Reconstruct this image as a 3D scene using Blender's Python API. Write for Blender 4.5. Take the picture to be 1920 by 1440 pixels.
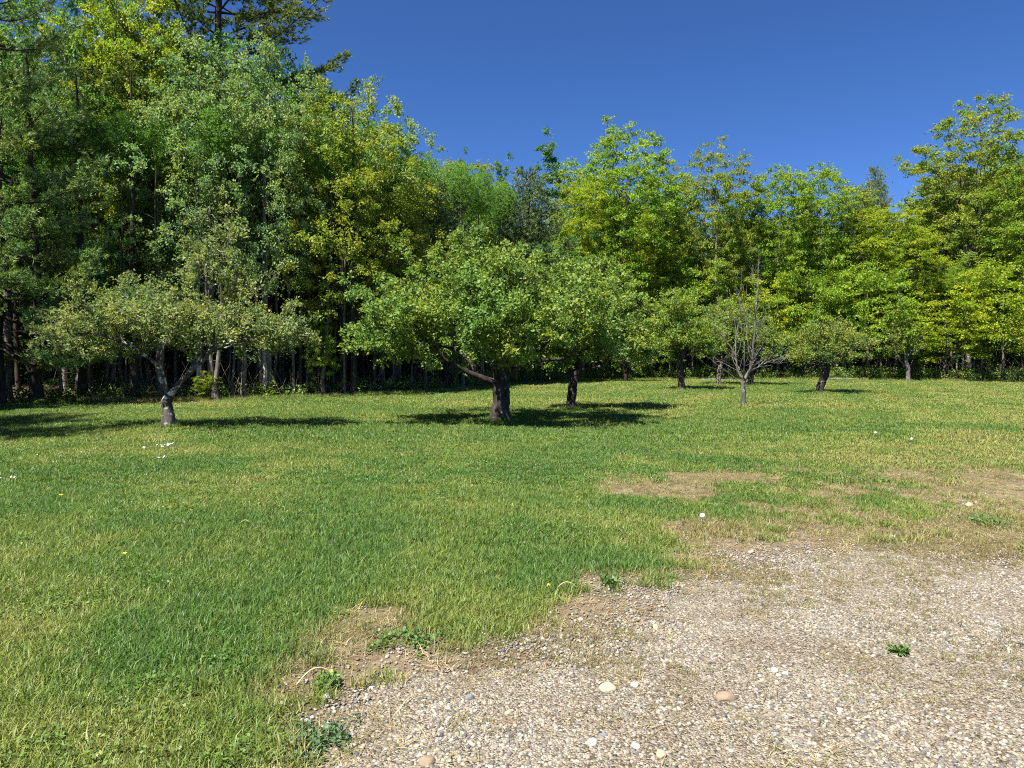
import bpy, math, random
import numpy as np

# ------------------------------------------------------------------ camera, sky, sun, exposure
scene = bpy.context.scene
for o in list(bpy.data.objects): bpy.data.objects.remove(o)
COL = scene.collection
cam_d = bpy.data.cameras.new('camera'); cam = bpy.data.objects.new('camera', cam_d); COL.objects.link(cam)
cam.location = (0, 0, 1.6); cam.rotation_euler = (math.radians(90 - 1.72), 0, 0)
cam_d.sensor_width = 36; cam_d.lens = 24.96; cam_d.clip_start = 0.05; cam_d.clip_end = 4000
scene.camera = cam
SUN_EL, SUN_AZ = math.radians(60), math.radians(-138)       # azimuth clockwise from +Y (view direction): from the left, a little behind
to_sun = (math.cos(SUN_EL)*math.sin(SUN_AZ), math.cos(SUN_EL)*math.cos(SUN_AZ), math.sin(SUN_EL))
world = bpy.data.worlds.new('World'); scene.world = world; world.use_nodes = True
wn, wl = world.node_tree.nodes, world.node_tree.links
sky = wn.new('ShaderNodeTexSky'); sky.sky_type = 'NISHITA'; sky.sun_disc = False
sky.sun_elevation = SUN_EL; sky.sun_rotation = SUN_AZ
sky.air_density = 0.5; sky.dust_density = 0.0; sky.ozone_density = 5.0; sky.altitude = 300
hs = wn.new('ShaderNodeHueSaturation'); hs.inputs['Saturation'].default_value = 1.16; hs.inputs['Value'].default_value = 0.78; hs.inputs['Hue'].default_value = 0.507
wl.new(sky.outputs[0], hs.inputs['Color'])
gm = wn.new('ShaderNodeGamma'); gm.inputs[1].default_value = 1.0
wl.new(hs.outputs[0], gm.inputs[0])
bg = wn['Background']; bg.inputs['Strength'].default_value = 0.085
wl.new(gm.outputs[0], bg.inputs['Color'])
sun_d = bpy.data.lights.new('sun', 'SUN'); sun_d.energy = 4.8; sun_d.angle = math.radians(0.5); sun_d.color = (1.0, 0.94, 0.83)
sun = bpy.data.objects.new('sun', sun_d); COL.objects.link(sun)
from mathutils import Vector
sun.rotation_euler = Vector(to_sun).to_track_quat('Z', 'Y').to_euler()
sun.location = (-30, -12, 60)
scene.view_settings.view_transform = 'Standard'; scene.view_settings.look = 'None'
scene.view_settings.exposure = 1.65; scene.view_settings.gamma = 1.0; scene.view_settings.use_curve_mapping = False
scene.render.engine = 'CYCLES'
scene.cycles.max_bounces = 7; scene.cycles.diffuse_bounces = 4; scene.cycles.glossy_bounces = 2
scene.cycles.transmission_bounces = 4; scene.cycles.transparent_max_bounces = 4
scene.cycles.use_denoising = False; scene.cycles.filter_width = 1.1
scene.cycles.caustics_reflective = False; scene.cycles.caustics_refractive = False

# ------------------------------------------------------------------ helpers
def tag(o, label=None, cat=None, group=None, kind=None):
    if label: o['label'] = label
    if cat: o['category'] = cat
    if group: o['group'] = group
    if kind: o['kind'] = kind
    return o
def empty(name, loc, rz=0.0, scl=(1, 1, 1)):
    o = bpy.data.objects.new(name, None); COL.objects.link(o)
    o.location = loc; o.rotation_euler = (0, 0, rz); o.scale = scl; o.empty_display_size = 0.2
    return o
def link(name, me, parent=None, color=None):
    o = bpy.data.objects.new(name, me); COL.objects.link(o); o.parent = parent
    if color: o.color = (*color, 1)
    return o
def np_mesh(name, V, F, mat=None, smooth=False, fattr=None, vattr=None):
    """V (n,3); F: array (m,k) or list of such arrays with different k"""
    me = bpy.data.meshes.new(name); V = np.ascontiguousarray(V, dtype=np.float32)
    Fs = [f for f in (F if isinstance(F, list) else [F]) if len(f)]
    me.vertices.add(len(V)); me.vertices.foreach_set('co', V.ravel())
    idx = np.concatenate([np.asarray(f, dtype=np.int32).ravel() for f in Fs])
    tot = np.concatenate([np.full(len(f), np.asarray(f).shape[1], dtype=np.int32) for f in Fs])
    st = np.concatenate([[0], np.cumsum(tot)[:-1]]).astype(np.int32)
    me.loops.add(len(idx)); me.loops.foreach_set('vertex_index', idx)
    me.polygons.add(len(tot)); me.polygons.foreach_set('loop_start', st)
    if smooth: me.polygons.foreach_set('use_smooth', np.ones(len(tot), dtype=bool))
    for k, a in (fattr or {}).items():
        at = me.attributes.new(k, 'FLOAT', 'FACE'); at.data.foreach_set('value', np.asarray(a, dtype=np.float32))
    for k, a in (vattr or {}).items():
        at = me.attributes.new(k, 'FLOAT', 'POINT'); at.data.foreach_set('value', np.asarray(a, dtype=np.float32))
    me.update(calc_edges=True)
    if mat: me.materials.append(mat)
    return me
def nrm(v): return v / np.maximum(np.linalg.norm(v, axis=-1, keepdims=True), 1e-9)
def sstep(x, a, b):
    t = np.clip((x - a) / (b - a), 0, 1); return t*t*(3 - 2*t)
_lat = np.random.default_rng(5).random((256, 256))
def vnoise(x, y, s, seed=0):
    """value noise 0..1, feature size s metres"""
    x = np.asarray(x)/s + seed*17.3; y = np.asarray(y)/s + seed*9.1
    i = np.floor(x).astype(int); j = np.floor(y).astype(int); u = x - i; v = y - j
    u = u*u*(3 - 2*u); v = v*v*(3 - 2*v); L = lambda a, b: _lat[a % 256, b % 256]
    return (L(i, j)*(1-u) + L(i+1, j)*u)*(1-v) + (L(i, j+1)*(1-u) + L(i+1, j+1)*u)*v
def fbm(x, y, s, seed=0, o=3):
    a, t, n = 1.0, 0.0, 0.0
    for k in range(o): n = n + a*vnoise(x, y, s/2**k, seed+k); t += a; a *= 0.55
    return n/t

# ------------------------------------------------------------------ materials
def new_mat(name):
    m = bpy.data.materials.new(name); m.use_nodes = True; nt = m.node_tree
    for n in list(nt.nodes): nt.nodes.remove(n)
    out = nt.nodes.new('ShaderNodeOutputMaterial'); return m, nt, out
def N(nt, t, **kw):
    n = nt.nodes.new(t)
    for k, v in kw.items():
        if k.startswith('i_'): n.inputs[k[2:].replace('_', ' ')].default_value = v
        else: setattr(n, k, v)
    return n
def mixc(nt, fac, a, b, blend='MIX'):
    n = nt.nodes.new('ShaderNodeMix'); n.data_type = 'RGBA'; n.blend_type = blend
    for sock, v in ((n.inputs[0], fac), (n.inputs[6], a), (n.inputs[7], b)):
        if hasattr(v, 'links'): nt.links.new(v, sock)
        else: sock.default_value = v if not isinstance(v, tuple) or len(v) == 4 else (*v, 1)
    return n.outputs[2]
def math_n(nt, op, a, b=0.0):
    n = nt.nodes.new('ShaderNodeMath'); n.operation = op
    for sock, v in ((n.inputs[0], a), (n.inputs[1], b)):
        if hasattr(v, 'links'): nt.links.new(v, sock)
        else: sock.default_value = v
    return n.outputs[0]
def leaf_mat(name, gloss=0.35, trans=0.4, spread=0.5, rough=0.45, tint=None):
    m, nt, out = new_mat(name)
    if tint is None: base = N(nt, 'ShaderNodeObjectInfo').outputs['Color']
    else:
        r = N(nt, 'ShaderNodeRGB'); r.outputs[0].default_value = (*tint, 1); base = r.outputs[0]
    at = N(nt, 'ShaderNodeAttribute', attribute_name='v'); v = at.outputs['Fac']
    dark = mixc(nt, 1.0, base, (1 - spread*0.85, 1 - spread*0.62, 1 - spread*0.45), 'MULTIPLY')
    light = mixc(nt, 1.0, base, (1 + spread*0.6, 1 + spread*0.5, 1 + spread*0.2), 'MULTIPLY')
    c = mixc(nt, 1.0, mixc(nt, v, dark, light), (1.9, 1.85, 1.9), 'MULTIPLY')   # reflectance and transmittance share this, half each
    tc = N(nt, 'ShaderNodeTexCoord'); nz = N(nt, 'ShaderNodeTexNoise'); nz.inputs['Scale'].default_value = 0.8; nz.inputs['Detail'].default_value = 2; nt.links.new(tc.outputs['Object'], nz.inputs['Vector'])
    rp = N(nt, 'ShaderNodeValToRGB'); rp.color_ramp.elements[0].position = 0.35; rp.color_ramp.elements[1].position = 0.65; rp.color_ramp.elements[0].color = (0.80, 0.95, 1.1, 1); rp.color_ramp.elements[1].color = (1.18, 1.05, 0.85, 1); nt.links.new(nz.outputs[0], rp.inputs[0])
    c = mixc(nt, 1.0, c, rp.outputs[0], 'MULTIPLY')     # slow shift of hue through each crown
    p = N(nt, 'ShaderNodeBsdfPrincipled'); nt.links.new(c, p.inputs['Base Color'])
    p.inputs['Roughness'].default_value = rough; p.inputs['Specular IOR Level'].default_value = gloss
    tr = N(nt, 'ShaderNodeBsdfTranslucent')
    nt.links.new(mixc(nt, 1.0, c, (1.08, 1.25, 0.55), 'MULTIPLY'), tr.inputs['Color'])
    mx = N(nt, 'ShaderNodeMixShader'); mx.inputs[0].default_value = trans
    nt.links.new(p.outputs[0], mx.inputs[1]); nt.links.new(tr.outputs[0], mx.inputs[2]); nt.links.new(mx.outputs[0], out.inputs[0])
    return m
def bark_mat(name, a, b, lichen=None, lich_amt=0.55, scale=9.0, stretch=0.25, bands=None):
    m, nt, out = new_mat(name); L = nt.links
    tc = N(nt, 'ShaderNodeTexCoord'); mp = N(nt, 'ShaderNodeMapping'); mp.inputs['Scale'].default_value = (1, 1, stretch)
    L.new(tc.outputs['Object'], mp.inputs[0])
    n1 = N(nt, 'ShaderNodeTexNoise'); n1.inputs['Scale'].default_value = scale; n1.inputs['Detail'].default_value = 6; L.new(mp.outputs[0], n1.inputs['Vector'])
    cr = N(nt, 'ShaderNodeValToRGB'); cr.color_ramp.elements[0].position = 0.35; cr.color_ramp.elements[1].position = 0.68
    cr.color_ramp.elements[0].color = (*a, 1); cr.color_ramp.elements[1].color = (*b, 1); L.new(n1.outputs[0], cr.inputs[0]); c = cr.outputs[0]
    if lichen:
        n2 = N(nt, 'ShaderNodeTexNoise'); n2.inputs['Scale'].default_value = scale*0.75; n2.inputs['Detail'].default_value = 5; L.new(tc.outputs['Object'], n2.inputs['Vector'])
        r2 = N(nt, 'ShaderNodeValToRGB'); r2.color_ramp.elements[0].position = lich_amt; r2.color_ramp.elements[1].position = lich_amt + 0.07; L.new(n2.outputs[0], r2.inputs[0])
        c = mixc(nt, r2.outputs[0], c, lichen)
    if bands:
        wv = N(nt, 'ShaderNodeTexNoise'); mp2 = N(nt, 'ShaderNodeMapping'); mp2.inputs['Scale'].default_value = (2, 2, 22); L.new(tc.outputs['Object'], mp2.inputs[0]); L.new(mp2.outputs[0], wv.inputs['Vector'])
        wv.inputs['Scale'].default_value = 1.0
        r3 = N(nt, 'ShaderNodeValToRGB'); r3.color_ramp.elements[0].position = 0.58; r3.color_ramp.elements[1].position = 0.66; L.new(wv.outputs[0], r3.inputs[0])
        c = mixc(nt, r3.outputs[0], c, bands)
    p = N(nt, 'ShaderNodeBsdfPrincipled'); L.new(c, p.inputs['Base Color']); p.inputs['Roughness'].default_value = 0.9; p.inputs['Specular IOR Level'].default_value = 0.15
    bp = N(nt, 'ShaderNodeBump'); bp.inputs['Strength'].default_value = 0.7; bp.inputs['Distance'].default_value = 0.03; L.new(n1.outputs[0], bp.inputs['Height']); L.new(bp.outputs[0], p.inputs['Normal'])
    L.new(p.outputs[0], out.inputs[0]); return m
M = {}
M['leaf'] = leaf_mat('leaf', 0.2, 0.42, 0.5, 0.5)
M['apple_leaf'] = leaf_mat('apple_leaf', 0.15, 0.36, 0.55, 0.55)
M['needle'] = leaf_mat('needle', 0.3, 0.2, 0.5, 0.5)
M['wood_leaf'] = leaf_mat('wood_leaf', 0.3, 0.4, 0.5, tint=(0.07, 0.12, 0.022))
M['fern_leaf'] = leaf_mat('fern_leaf', 0.3, 0.4, 0.4)
M['bark_apple'] = bark_mat('bark_apple', (0.035, 0.028, 0.022), (0.13, 0.115, 0.10), (0.42, 0.42, 0.38), 0.56, 9)
M['bark_apple_dark'] = bark_mat('bark_apple_dark', (0.018, 0.014, 0.012), (0.055, 0.048, 0.042), (0.28, 0.28, 0.25), 0.63, 8)
M['bark_grey'] = bark_mat('bark_grey', (0.06, 0.05, 0.042), (0.20, 0.18, 0.155), (0.3, 0.3, 0.27), 0.62, 8)
M['bark_dark'] = bark_mat('bark_dark', (0.022, 0.018, 0.015), (0.075, 0.064, 0.053), None, 0, 10)
M['bark_pine'] = bark_mat('bark_pine', (0.02, 0.016, 0.013), (0.065, 0.054, 0.045), None, 0, 12)
M['bark_birch'] = bark_mat('bark_birch', (0.42, 0.40, 0.36), (0.66, 0.64, 0.59), None, 0, 5, 1.0, (0.07, 0.06, 0.05))
M['bark_dead'] = bark_mat('bark_dead', (0.05, 0.045, 0.042), (0.19, 0.18, 0.17), (0.34, 0.33, 0.31), 0.62, 12)
M['twig'] = bark_mat('twig', (0.10, 0.08, 0.06), (0.24, 0.2, 0.16), None, 0, 20)

# ------------------------------------------------------------------ terrain
EDGE = np.array([(-19.1, 26.45), (-16.64, 27.3), (-13.84, 27.88), (-10.08, 29.12), (-7.79, 30.47), (-5.1, 32.29), (-2.84, 34.34), (-1.65, 36.69), (1.29, 42.76), (6.93, 48.53), (16.51, 49.94), (26.31, 47.31), (32.02, 44.37)])                   # where the lawn meets the wood: x, y
EDGE = np.array([(-60, -30), (-22, 4), (-20.2, 14), (-19.6, 22)] + [tuple(p) for p in EDGE] + [(45, 41), (80, 30)])
def edge_y(x): return np.interp(x, EDGE[:, 0], EDGE[:, 1])
DRIVE = np.array([(-1.6, -6), (-1.3, 1.6), (-1.18, 2.76), (-1.08, 3.23), (-1.0, 3.66), (-0.75, 4.13), (-0.19, 4.16), (0.27, 4.39), (0.51, 5.2), (1.3, 5.6), (1.75, 6.2), (2.6, 6.35), (3.45, 6.45), (4.3, 6.1), (6, 6.0), (12, 6.3), (40, 7)])
def terr(x, y):
    x = np.asarray(x, dtype=float); y = np.asarray(y, dtype=float)
    z = 0.4*sstep(y, 18, 50)
    z = z + 0.05*(fbm(x, y, 5.0, 3) - 0.5)*sstep(y, 7, 14) + 0.02*(fbm(x, y, 1.6, 8) - 0.5)*sstep(y, 5, 9)
    return z
def drive_sd(x, y):
    """signed distance to the edge of the gravel drive, positive inside"""
    x = np.asarray(x, float); y = np.asarray(y, float); best = np.full(x.shape, 1e9)
    for (ax, ay), (bx, by) in zip(DRIVE[:-1], DRIVE[1:]):
        dx, dy = bx-ax, by-ay; t = np.clip(((x-ax)*dx + (y-ay)*dy)/(dx*dx+dy*dy), 0, 1)
        best = np.minimum(best, np.hypot(x-ax-t*dx, y-ay-t*dy))
    ye = np.interp(x, DRIVE[:, 0], DRIVE[:, 1], left=-9)
    return np.where(y < ye, best, -best)
def ell(x, y, cx, cy, rx, ry): return 1 - np.hypot((x-cx)/rx, (y-cy)/ry)
def bare_f(x, y):
    """0 = thick turf, 1 = bare ground"""
    n = fbm(x, y, 0.9, 11) - 0.5; n2 = fbm(x, y, 0.35, 21) - 0.5 + 0.7*(fbm(x, y, 0.13, 23) - 0.5)
    b = sstep(drive_sd(x, y) + 1.4*n + 1.0*n2 - 0.02, -0.2, 0.3)
    p1 = sstep(np.maximum(ell(x, y, 2.95, 9.75, 1.1, 0.5), ell(x, y, 2.0, 8.9, 0.65, 0.75)) + 1.4*n + 1.1*n2, -0.05, 0.35)*0.97
    p2 = sstep(ell(x, y, 6.7, 8.8, 3.0, 2.1) + 1.3*n + 1.1*n2, -0.05, 0.35)*0.95
    p3 = sstep(ell(x, y, 5.6, 6.9, 3.4, 1.2) + 1.8*n + 1.2*n2, -0.1, 0.5)*0.9
    p4 = sstep(ell(x, y, 1.9, 6.6, 0.55, 0.8) + 1.2*n + 0.6*n2, 0.0, 0.4)*0.75
    p5 = sstep(ell(x, y, -14.0, 27.2, 3.5, 0.7) + 0.8*n, 0.0, 0.3)*0.95
    w = sstep(y - edge_y(x) + 1.6*n, -0.5, 0.9)
    return np.clip(np.maximum.reduce([b, p1, p2, p3, p4, p5, w]), 0, 1)
def axis(segs):
    a = []
    for lo, hi, st in segs: a.append(np.arange(lo, hi - 1e-6, st))
    return np.concatenate(a + [[segs[-1][1]]])
gx = axis([(-1500, -200, 325), (-200, -50, 25), (-50, -14, 1.0), (-14, 14, 0.14), (14, 50, 1.0), (50, 200, 25), (200, 1500, 325)])
gy = axis([(-1500, -100, 350), (-100, -6, 10), (-6, 1, 0.5), (1, 15, 0.14), (15, 60, 0.6), (60, 140, 8), (140, 1640, 300)])
X, Y = np.meshgrid(gx, gy); nx, ny = len(gx), len(gy)
V = np.stack([X, Y, terr(X, Y)], -1).reshape(-1, 3)
I = np.arange(nx*ny).reshape(ny, nx)
F = np.stack([I[:-1, :-1], I[:-1, 1:], I[1:, 1:], I[1:, :-1]], -1).reshape(-1, 4)
bare_v = bare_f(X, Y).ravel(); wood_v = sstep(Y - edge_y(X) + 1.2*(fbm(X, Y, 2, 4)-0.5), -0.6, 0.8).ravel()
def ground_mat():
    m, nt, out = new_mat('ground'); L = nt.links
    geo = N(nt, 'ShaderNodeNewGeometry')
    def noise(s, d=5, r=0.6):
        n = N(nt, 'ShaderNodeTexNoise'); n.inputs['Scale'].default_value = s; n.inputs['Detail'].default_value = d; n.inputs['Roughness'].default_value = r
        L.new(geo.outputs['Position'], n.inputs['Vector']); return n.outputs[0]
    def ramp(f, *els):
        r = N(nt, 'ShaderNodeValToRGB'); e = r.color_ramp.elements
        while len(e) < len(els): e.new(0.5)
        for k, (p, c) in enumerate(els): e[k].position = p; e[k].color = (*c, 1)
        L.new(f, r.inputs[0]); return r.outputs[0]
    turf = ramp(noise(14, 8, 0.8), (0.3, (0.03, 0.045, 0.012)), (0.52, (0.07, 0.085, 0.022)), (0.7, (0.14, 0.12, 0.055)))
    soil = ramp(noise(16, 8, 0.75), (0.32, (0.085, 0.068, 0.045)), (0.5, (0.165, 0.135, 0.092)), (0.66, (0.27, 0.235, 0.17)))
    wash = ramp(noise(1.1, 4), (0.38, (0.72, 0.66, 0.55)), (0.62, (1.12, 1.05, 1.0)))
    soil = mixc(nt, 1.0, soil, wash, 'MULTIPLY')
    duff = ramp(noise(9, 8, 0.75), (0.3, (0.035, 0.026, 0.017)), (0.52, (0.09, 0.062, 0.038)), (0.7, (0.19, 0.135, 0.085)))
    a = N(nt, 'ShaderNodeAttribute', attribute_name='bare'); w = N(nt, 'ShaderNodeAttribute', attribute_name='wood')
    c = mixc(nt, a.outputs['Fac'], turf, soil); c = mixc(nt, w.outputs['Fac'], c, duff)
    p = N(nt, 'ShaderNodeBsdfPrincipled'); p.inputs['Roughness'].default_value = 0.95; p.inputs['Specular IOR Level'].default_value = 0.1
    L.new(c, p.inputs['Base Color'])
    bp = N(nt, 'ShaderNodeBump'); bp.inputs['Strength'].default_value = 0.8; bp.inputs['Distance'].default_value = 0.02
    L.new(noise(40, 8, 0.8), bp.inputs['Height']); L.new(bp.outputs[0], p.inputs['Normal']); L.new(p.outputs[0], out.inputs[0]); return m
M['ground'] = ground_mat()
g = link('ground', np_mesh('ground', V, F, M['ground'], True, None, {'bare': bare_v, 'wood': wood_v}))
tag(g, 'gently rising ground of turf, bare soil and shaded leaf litter', 'ground', kind='structure')

# gravel drive sheet, just above the soil
dx_ = axis([(-2.2, 9, 0.07), (9, 40, 0.5)]); dy_ = axis([(-6, 1.5, 0.5), (1.5, 7.6, 0.07)])
X, Y = np.meshgrid(dx_, dy_); I = np.arange(X.size).reshape(X.shape)
sd = drive_sd(X, Y) + 1.0*(fbm(X, Y, 0.8, 31) - 0.5) + 0.6*(fbm(X, Y, 0.22, 41) - 0.5)
Fq = np.stack([I[:-1, :-1], I[:-1, 1:], I[1:, 1:], I[1:, :-1]], -1)
keep = (sd[:-1, :-1] > 0.4) & (sd[1:, 1:] > 0.4)
Zd = terr(X, Y) + 0.005*sstep(sd, 0.4, 0.6) + 0.003 + 0.012*(fbm(X, Y, 0.5, 51) - 0.5)*sstep(sd, 0.2, 0.6)
def gravel_sheet_mat():
    m, nt, out = new_mat('gravel_sheet'); L = nt.links; geo = N(nt, 'ShaderNodeNewGeometry')
    vo = N(nt, 'ShaderNodeTexVoronoi'); vo.inputs['Scale'].default_value = 105; L.new(geo.outputs['Position'], vo.inputs['Vector'])
    hsv = N(nt, 'ShaderNodeSeparateColor'); L.new(vo.outputs['Color'], hsv.inputs[0])
    r = N(nt, 'ShaderNodeValToRGB'); e = r.color_ramp.elements
    for p_ in (0.25, 0.5, 0.75): e.new(p_)
    for k, (p_, c) in enumerate([(0, (0.055, 0.05, 0.045)), (0.25, (0.135, 0.115, 0.088)), (0.5, (0.225, 0.20, 0.16)), (0.75, (0.36, 0.335, 0.285)), (1, (0.16, 0.135, 0.10))]): e[k].position = p_; e[k].color = (*c, 1)
    L.new(hsv.outputs[0], r.inputs[0])
    n = N(nt, 'ShaderNodeTexNoise'); n.inputs['Scale'].default_value = 2.2; n.inputs['Detail'].default_value = 6; L.new(geo.outputs['Position'], n.inputs['Vector'])
    r2 = N(nt, 'ShaderNodeValToRGB'); r2.color_ramp.elements[0].position = 0.35; r2.color_ramp.elements[1].position = 0.65
    r2.color_ramp.elements[0].color = (0.74, 0.69, 0.60, 1); r2.color_ramp.elements[1].color = (1, 0.99, 0.97, 1); L.new(n.outputs[0], r2.inputs[0])
    c = mixc(nt, 1.0, r.outputs[0], r2.outputs[0], 'MULTIPLY')
    p = N(nt, 'ShaderNodeBsdfPrincipled'); p.inputs['Roughness'].default_value = 0.9; p.inputs['Specular IOR Level'].default_value = 0.15; L.new(c, p.inputs['Base Color'])
    b = N(nt, 'ShaderNodeBump'); b.invert = True; b.inputs['Strength'].default_value = 1.0; b.inputs['Distance'].default_value = 0.012
    L.new(vo.outputs['Distance'], b.inputs['Height']); L.new(b.outputs[0], p.inputs['Normal']); L.new(p.outputs[0], out.inputs[0]); return m
M['gravel_sheet'] = gravel_sheet_mat()
dr = link('gravel_driveway', np_mesh('gravel_driveway', np.stack([X, Y, Zd], -1).reshape(-1, 3), Fq[keep], M['gravel_sheet'], True))
tag(dr, 'pale gravel driveway with a ragged grassy edge', 'driveway', kind='structure')

# ------------------------------------------------------------------ tree machinery
def grow(nodes, parents, targets, bf=0.35, first=0):
    """minimum-cost tree: each target joins the node that gives the shortest way back to the root"""
    P = [np.asarray(p, float) for p in nodes]; par = list(parents); pl = [0.0]*len(P)
    for i in range(1, len(P)): pl[i] = pl[par[i]] + np.linalg.norm(P[i]-P[par[i]])
    T = np.asarray(targets, float); n = len(T); best = np.full(n, 1e9); bp = np.zeros(n, int)
    for i in range(first, len(P)):
        c = np.linalg.norm(T-P[i], axis=1) + bf*pl[i] + np.maximum(0, P[i][2]-T[:, 2])*0.25
        m = c < best; best[m] = c[m]; bp[m] = i
    done = np.zeros(n, bool)
    for _ in range(n):
        j = int(np.argmin(np.where(done, 1e12, best))); done[j] = True
        k = len(P); P.append(T[j]); par.append(int(bp[j])); d = np.linalg.norm(T[j]-P[bp[j]]); pl.append(pl[bp[j]] + d)
        c = np.linalg.norm(T-T[j], axis=1) + bf*pl[k] + np.maximum(0, T[j][2]-T[:, 2])*0.25
        m = (c < best) & ~done; best[m] = c[m]; bp[m] = k
    return np.array(P), np.array(par)
def radii(P, par, r_base, r_tip):
    n = len(P); ch = np.zeros(n); w = np.zeros(n)
    for i in range(1, n): ch[par[i]] += 1
    w[ch == 0] = 1
    for i in range(n-1, 0, -1): w[par[i]] += w[i]
    p = math.log(r_base/r_tip)/math.log(max(w[0], 2)); return r_tip*np.maximum(w, 1)**p, w
def tube(pts, rad, sides, rng, wob=0.0, cap=True):
    pts = np.asarray(pts); n = len(pts); t = nrm(np.gradient(pts, axis=0))
    ref = np.array([0.31, 0.95, 0.05]) if abs(t[:, 1]).mean() < 0.8 else np.array([1.0, 0, 0.1])
    a = nrm(np.cross(t, ref)); b = np.cross(t, a); th = np.arange(sides)*2*np.pi/sides
    rr = np.asarray(rad)[:, None]*(1 + (wob*rng.standard_normal((n, sides)) if wob else 0))
    V = pts[:, None] + rr[..., None]*(np.cos(th)[None, :, None]*a[:, None] + np.sin(th)[None, :, None]*b[:, None])
    i = np.arange(n-1)[:, None]*sides; j = np.arange(sides)[None]; k = (j+1) % sides
    F = np.stack([i+j, i+k, i+sides+k, i+sides+j], -1).reshape(-1, 4); return V.reshape(-1, 3), F
def crom(pts, rad, per):
    """Catmull-Rom through pts"""
    n = len(pts)
    if n < 2: return pts, rad
    Q = np.vstack([2*pts[0]-pts[1], pts, 2*pts[-1]-pts[-2]]); O = []; R = []
    for i in range(n-1):
        p0, p1, p2, p3 = Q[i:i+4]
        for k in range(per):
            t = k/per
            O.append(0.5*((2*p1) + (p2-p0)*t + (2*p0-5*p1+4*p2-p3)*t*t + (3*p1-p0-3*p2+p3)*t**3)); R.append(rad[i]*(1-t)+rad[i+1]*t)
    O.append(pts[-1]); R.append(rad[-1]); return np.array(O), np.array(R)
def chains(P, par, w, pref=0):
    n = len(P); kids = [[] for _ in range(n)]
    for i in range(1, n): kids[par[i]].append(i)
    out = []; stack = [(0, None)]
    while stack:
        s, frm = stack.pop(); c = [] if frm is None else [frm]; i = s
        while True:
            c.append(i)
            if not kids[i]: break
            k = sorted(kids[i], key=lambda q: (q >= pref, -w[q])); [stack.append((q, i)) for q in k[1:]]; i = k[0]
        out.append((c, frm))
    return out
class Skin:
    def __init__(s): s.V = []; s.F = []; s.n = 0
    def add(s, V, F): s.V.append(V); s.F.append(F + s.n); s.n += len(V)
    def parts(s):
        n = 0
        for V, F in zip(s.V, s.F): yield V, F - n; n += len(V)
    def mesh(s, name, mat, smooth=True): return np_mesh(name, np.concatenate(s.V), np.concatenate(s.F), mat, smooth)
def wood(P, par, r, w, rng, min_r=0.004, flare=0.5, split=None, per=3, wob=0.05):
    """tubes for every branch chain; with split=k, chains that leave node index < k make separate limb skins"""
    main = Skin(); limbs = {}
    own = np.full(len(P), -1)
    if split is not None:
        for i in range(len(P)):
            if i < split: own[i] = -1
            else: own[i] = own[par[i]] if own[par[i]] >= 0 else i
    for c, frm in chains(P, par, w, split or 0):
        rr = r[c].copy()
        if frm is not None: rr[0] = min(rr[0], rr[1]*1.25)
        keep = np.maximum.accumulate(rr[::-1])[::-1] >= min_r
        keep[:2] = keep[:2] & (rr[1] >= min_r)
        c2 = [q for q, k in zip(c, keep) if k]
        if len(c2) < 2: continue
        runs = [c2]
        if split is not None and frm is None:            # the stem runs on into a limb: cut it there
            cut = next((i for i, q in enumerate(c2) if own[q] >= 0), None)
            if cut is not None and cut > 1: runs = [c2[:cut], c2[cut-1:]]
        for run in runs:
            rr = r[run].copy()
            if frm is not None: rr[0] = min(rr[0], rr[1]*1.25)
            pts, ra = crom(P[run], rr, per if rr.max() > 0.012 else 2)
            if len(pts) > 3 and rr.max() < 0.2:
                j = rng.standard_normal(pts.shape)*0.012; j[0] = 0; pts = pts + j*min(1, rr.max()*30+0.3)
            if frm is None and run[0] == 0 and flare: ra = ra*(1 + flare*np.exp(-(pts[:, 2]-pts[0, 2])/0.22))
            sides = 12 if rr.max() > 0.09 else 6 if rr.max() > 0.025 else 4 if rr.max() > 0.01 else 3
            sk = main
            if split is not None and own[run[-1]] >= 0: sk = limbs.setdefault(own[run[-1]], Skin())
            sk.add(*tube(pts, ra, sides, rng, wob if rr.max() > 0.05 else 0))
    return main, limbs
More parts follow.
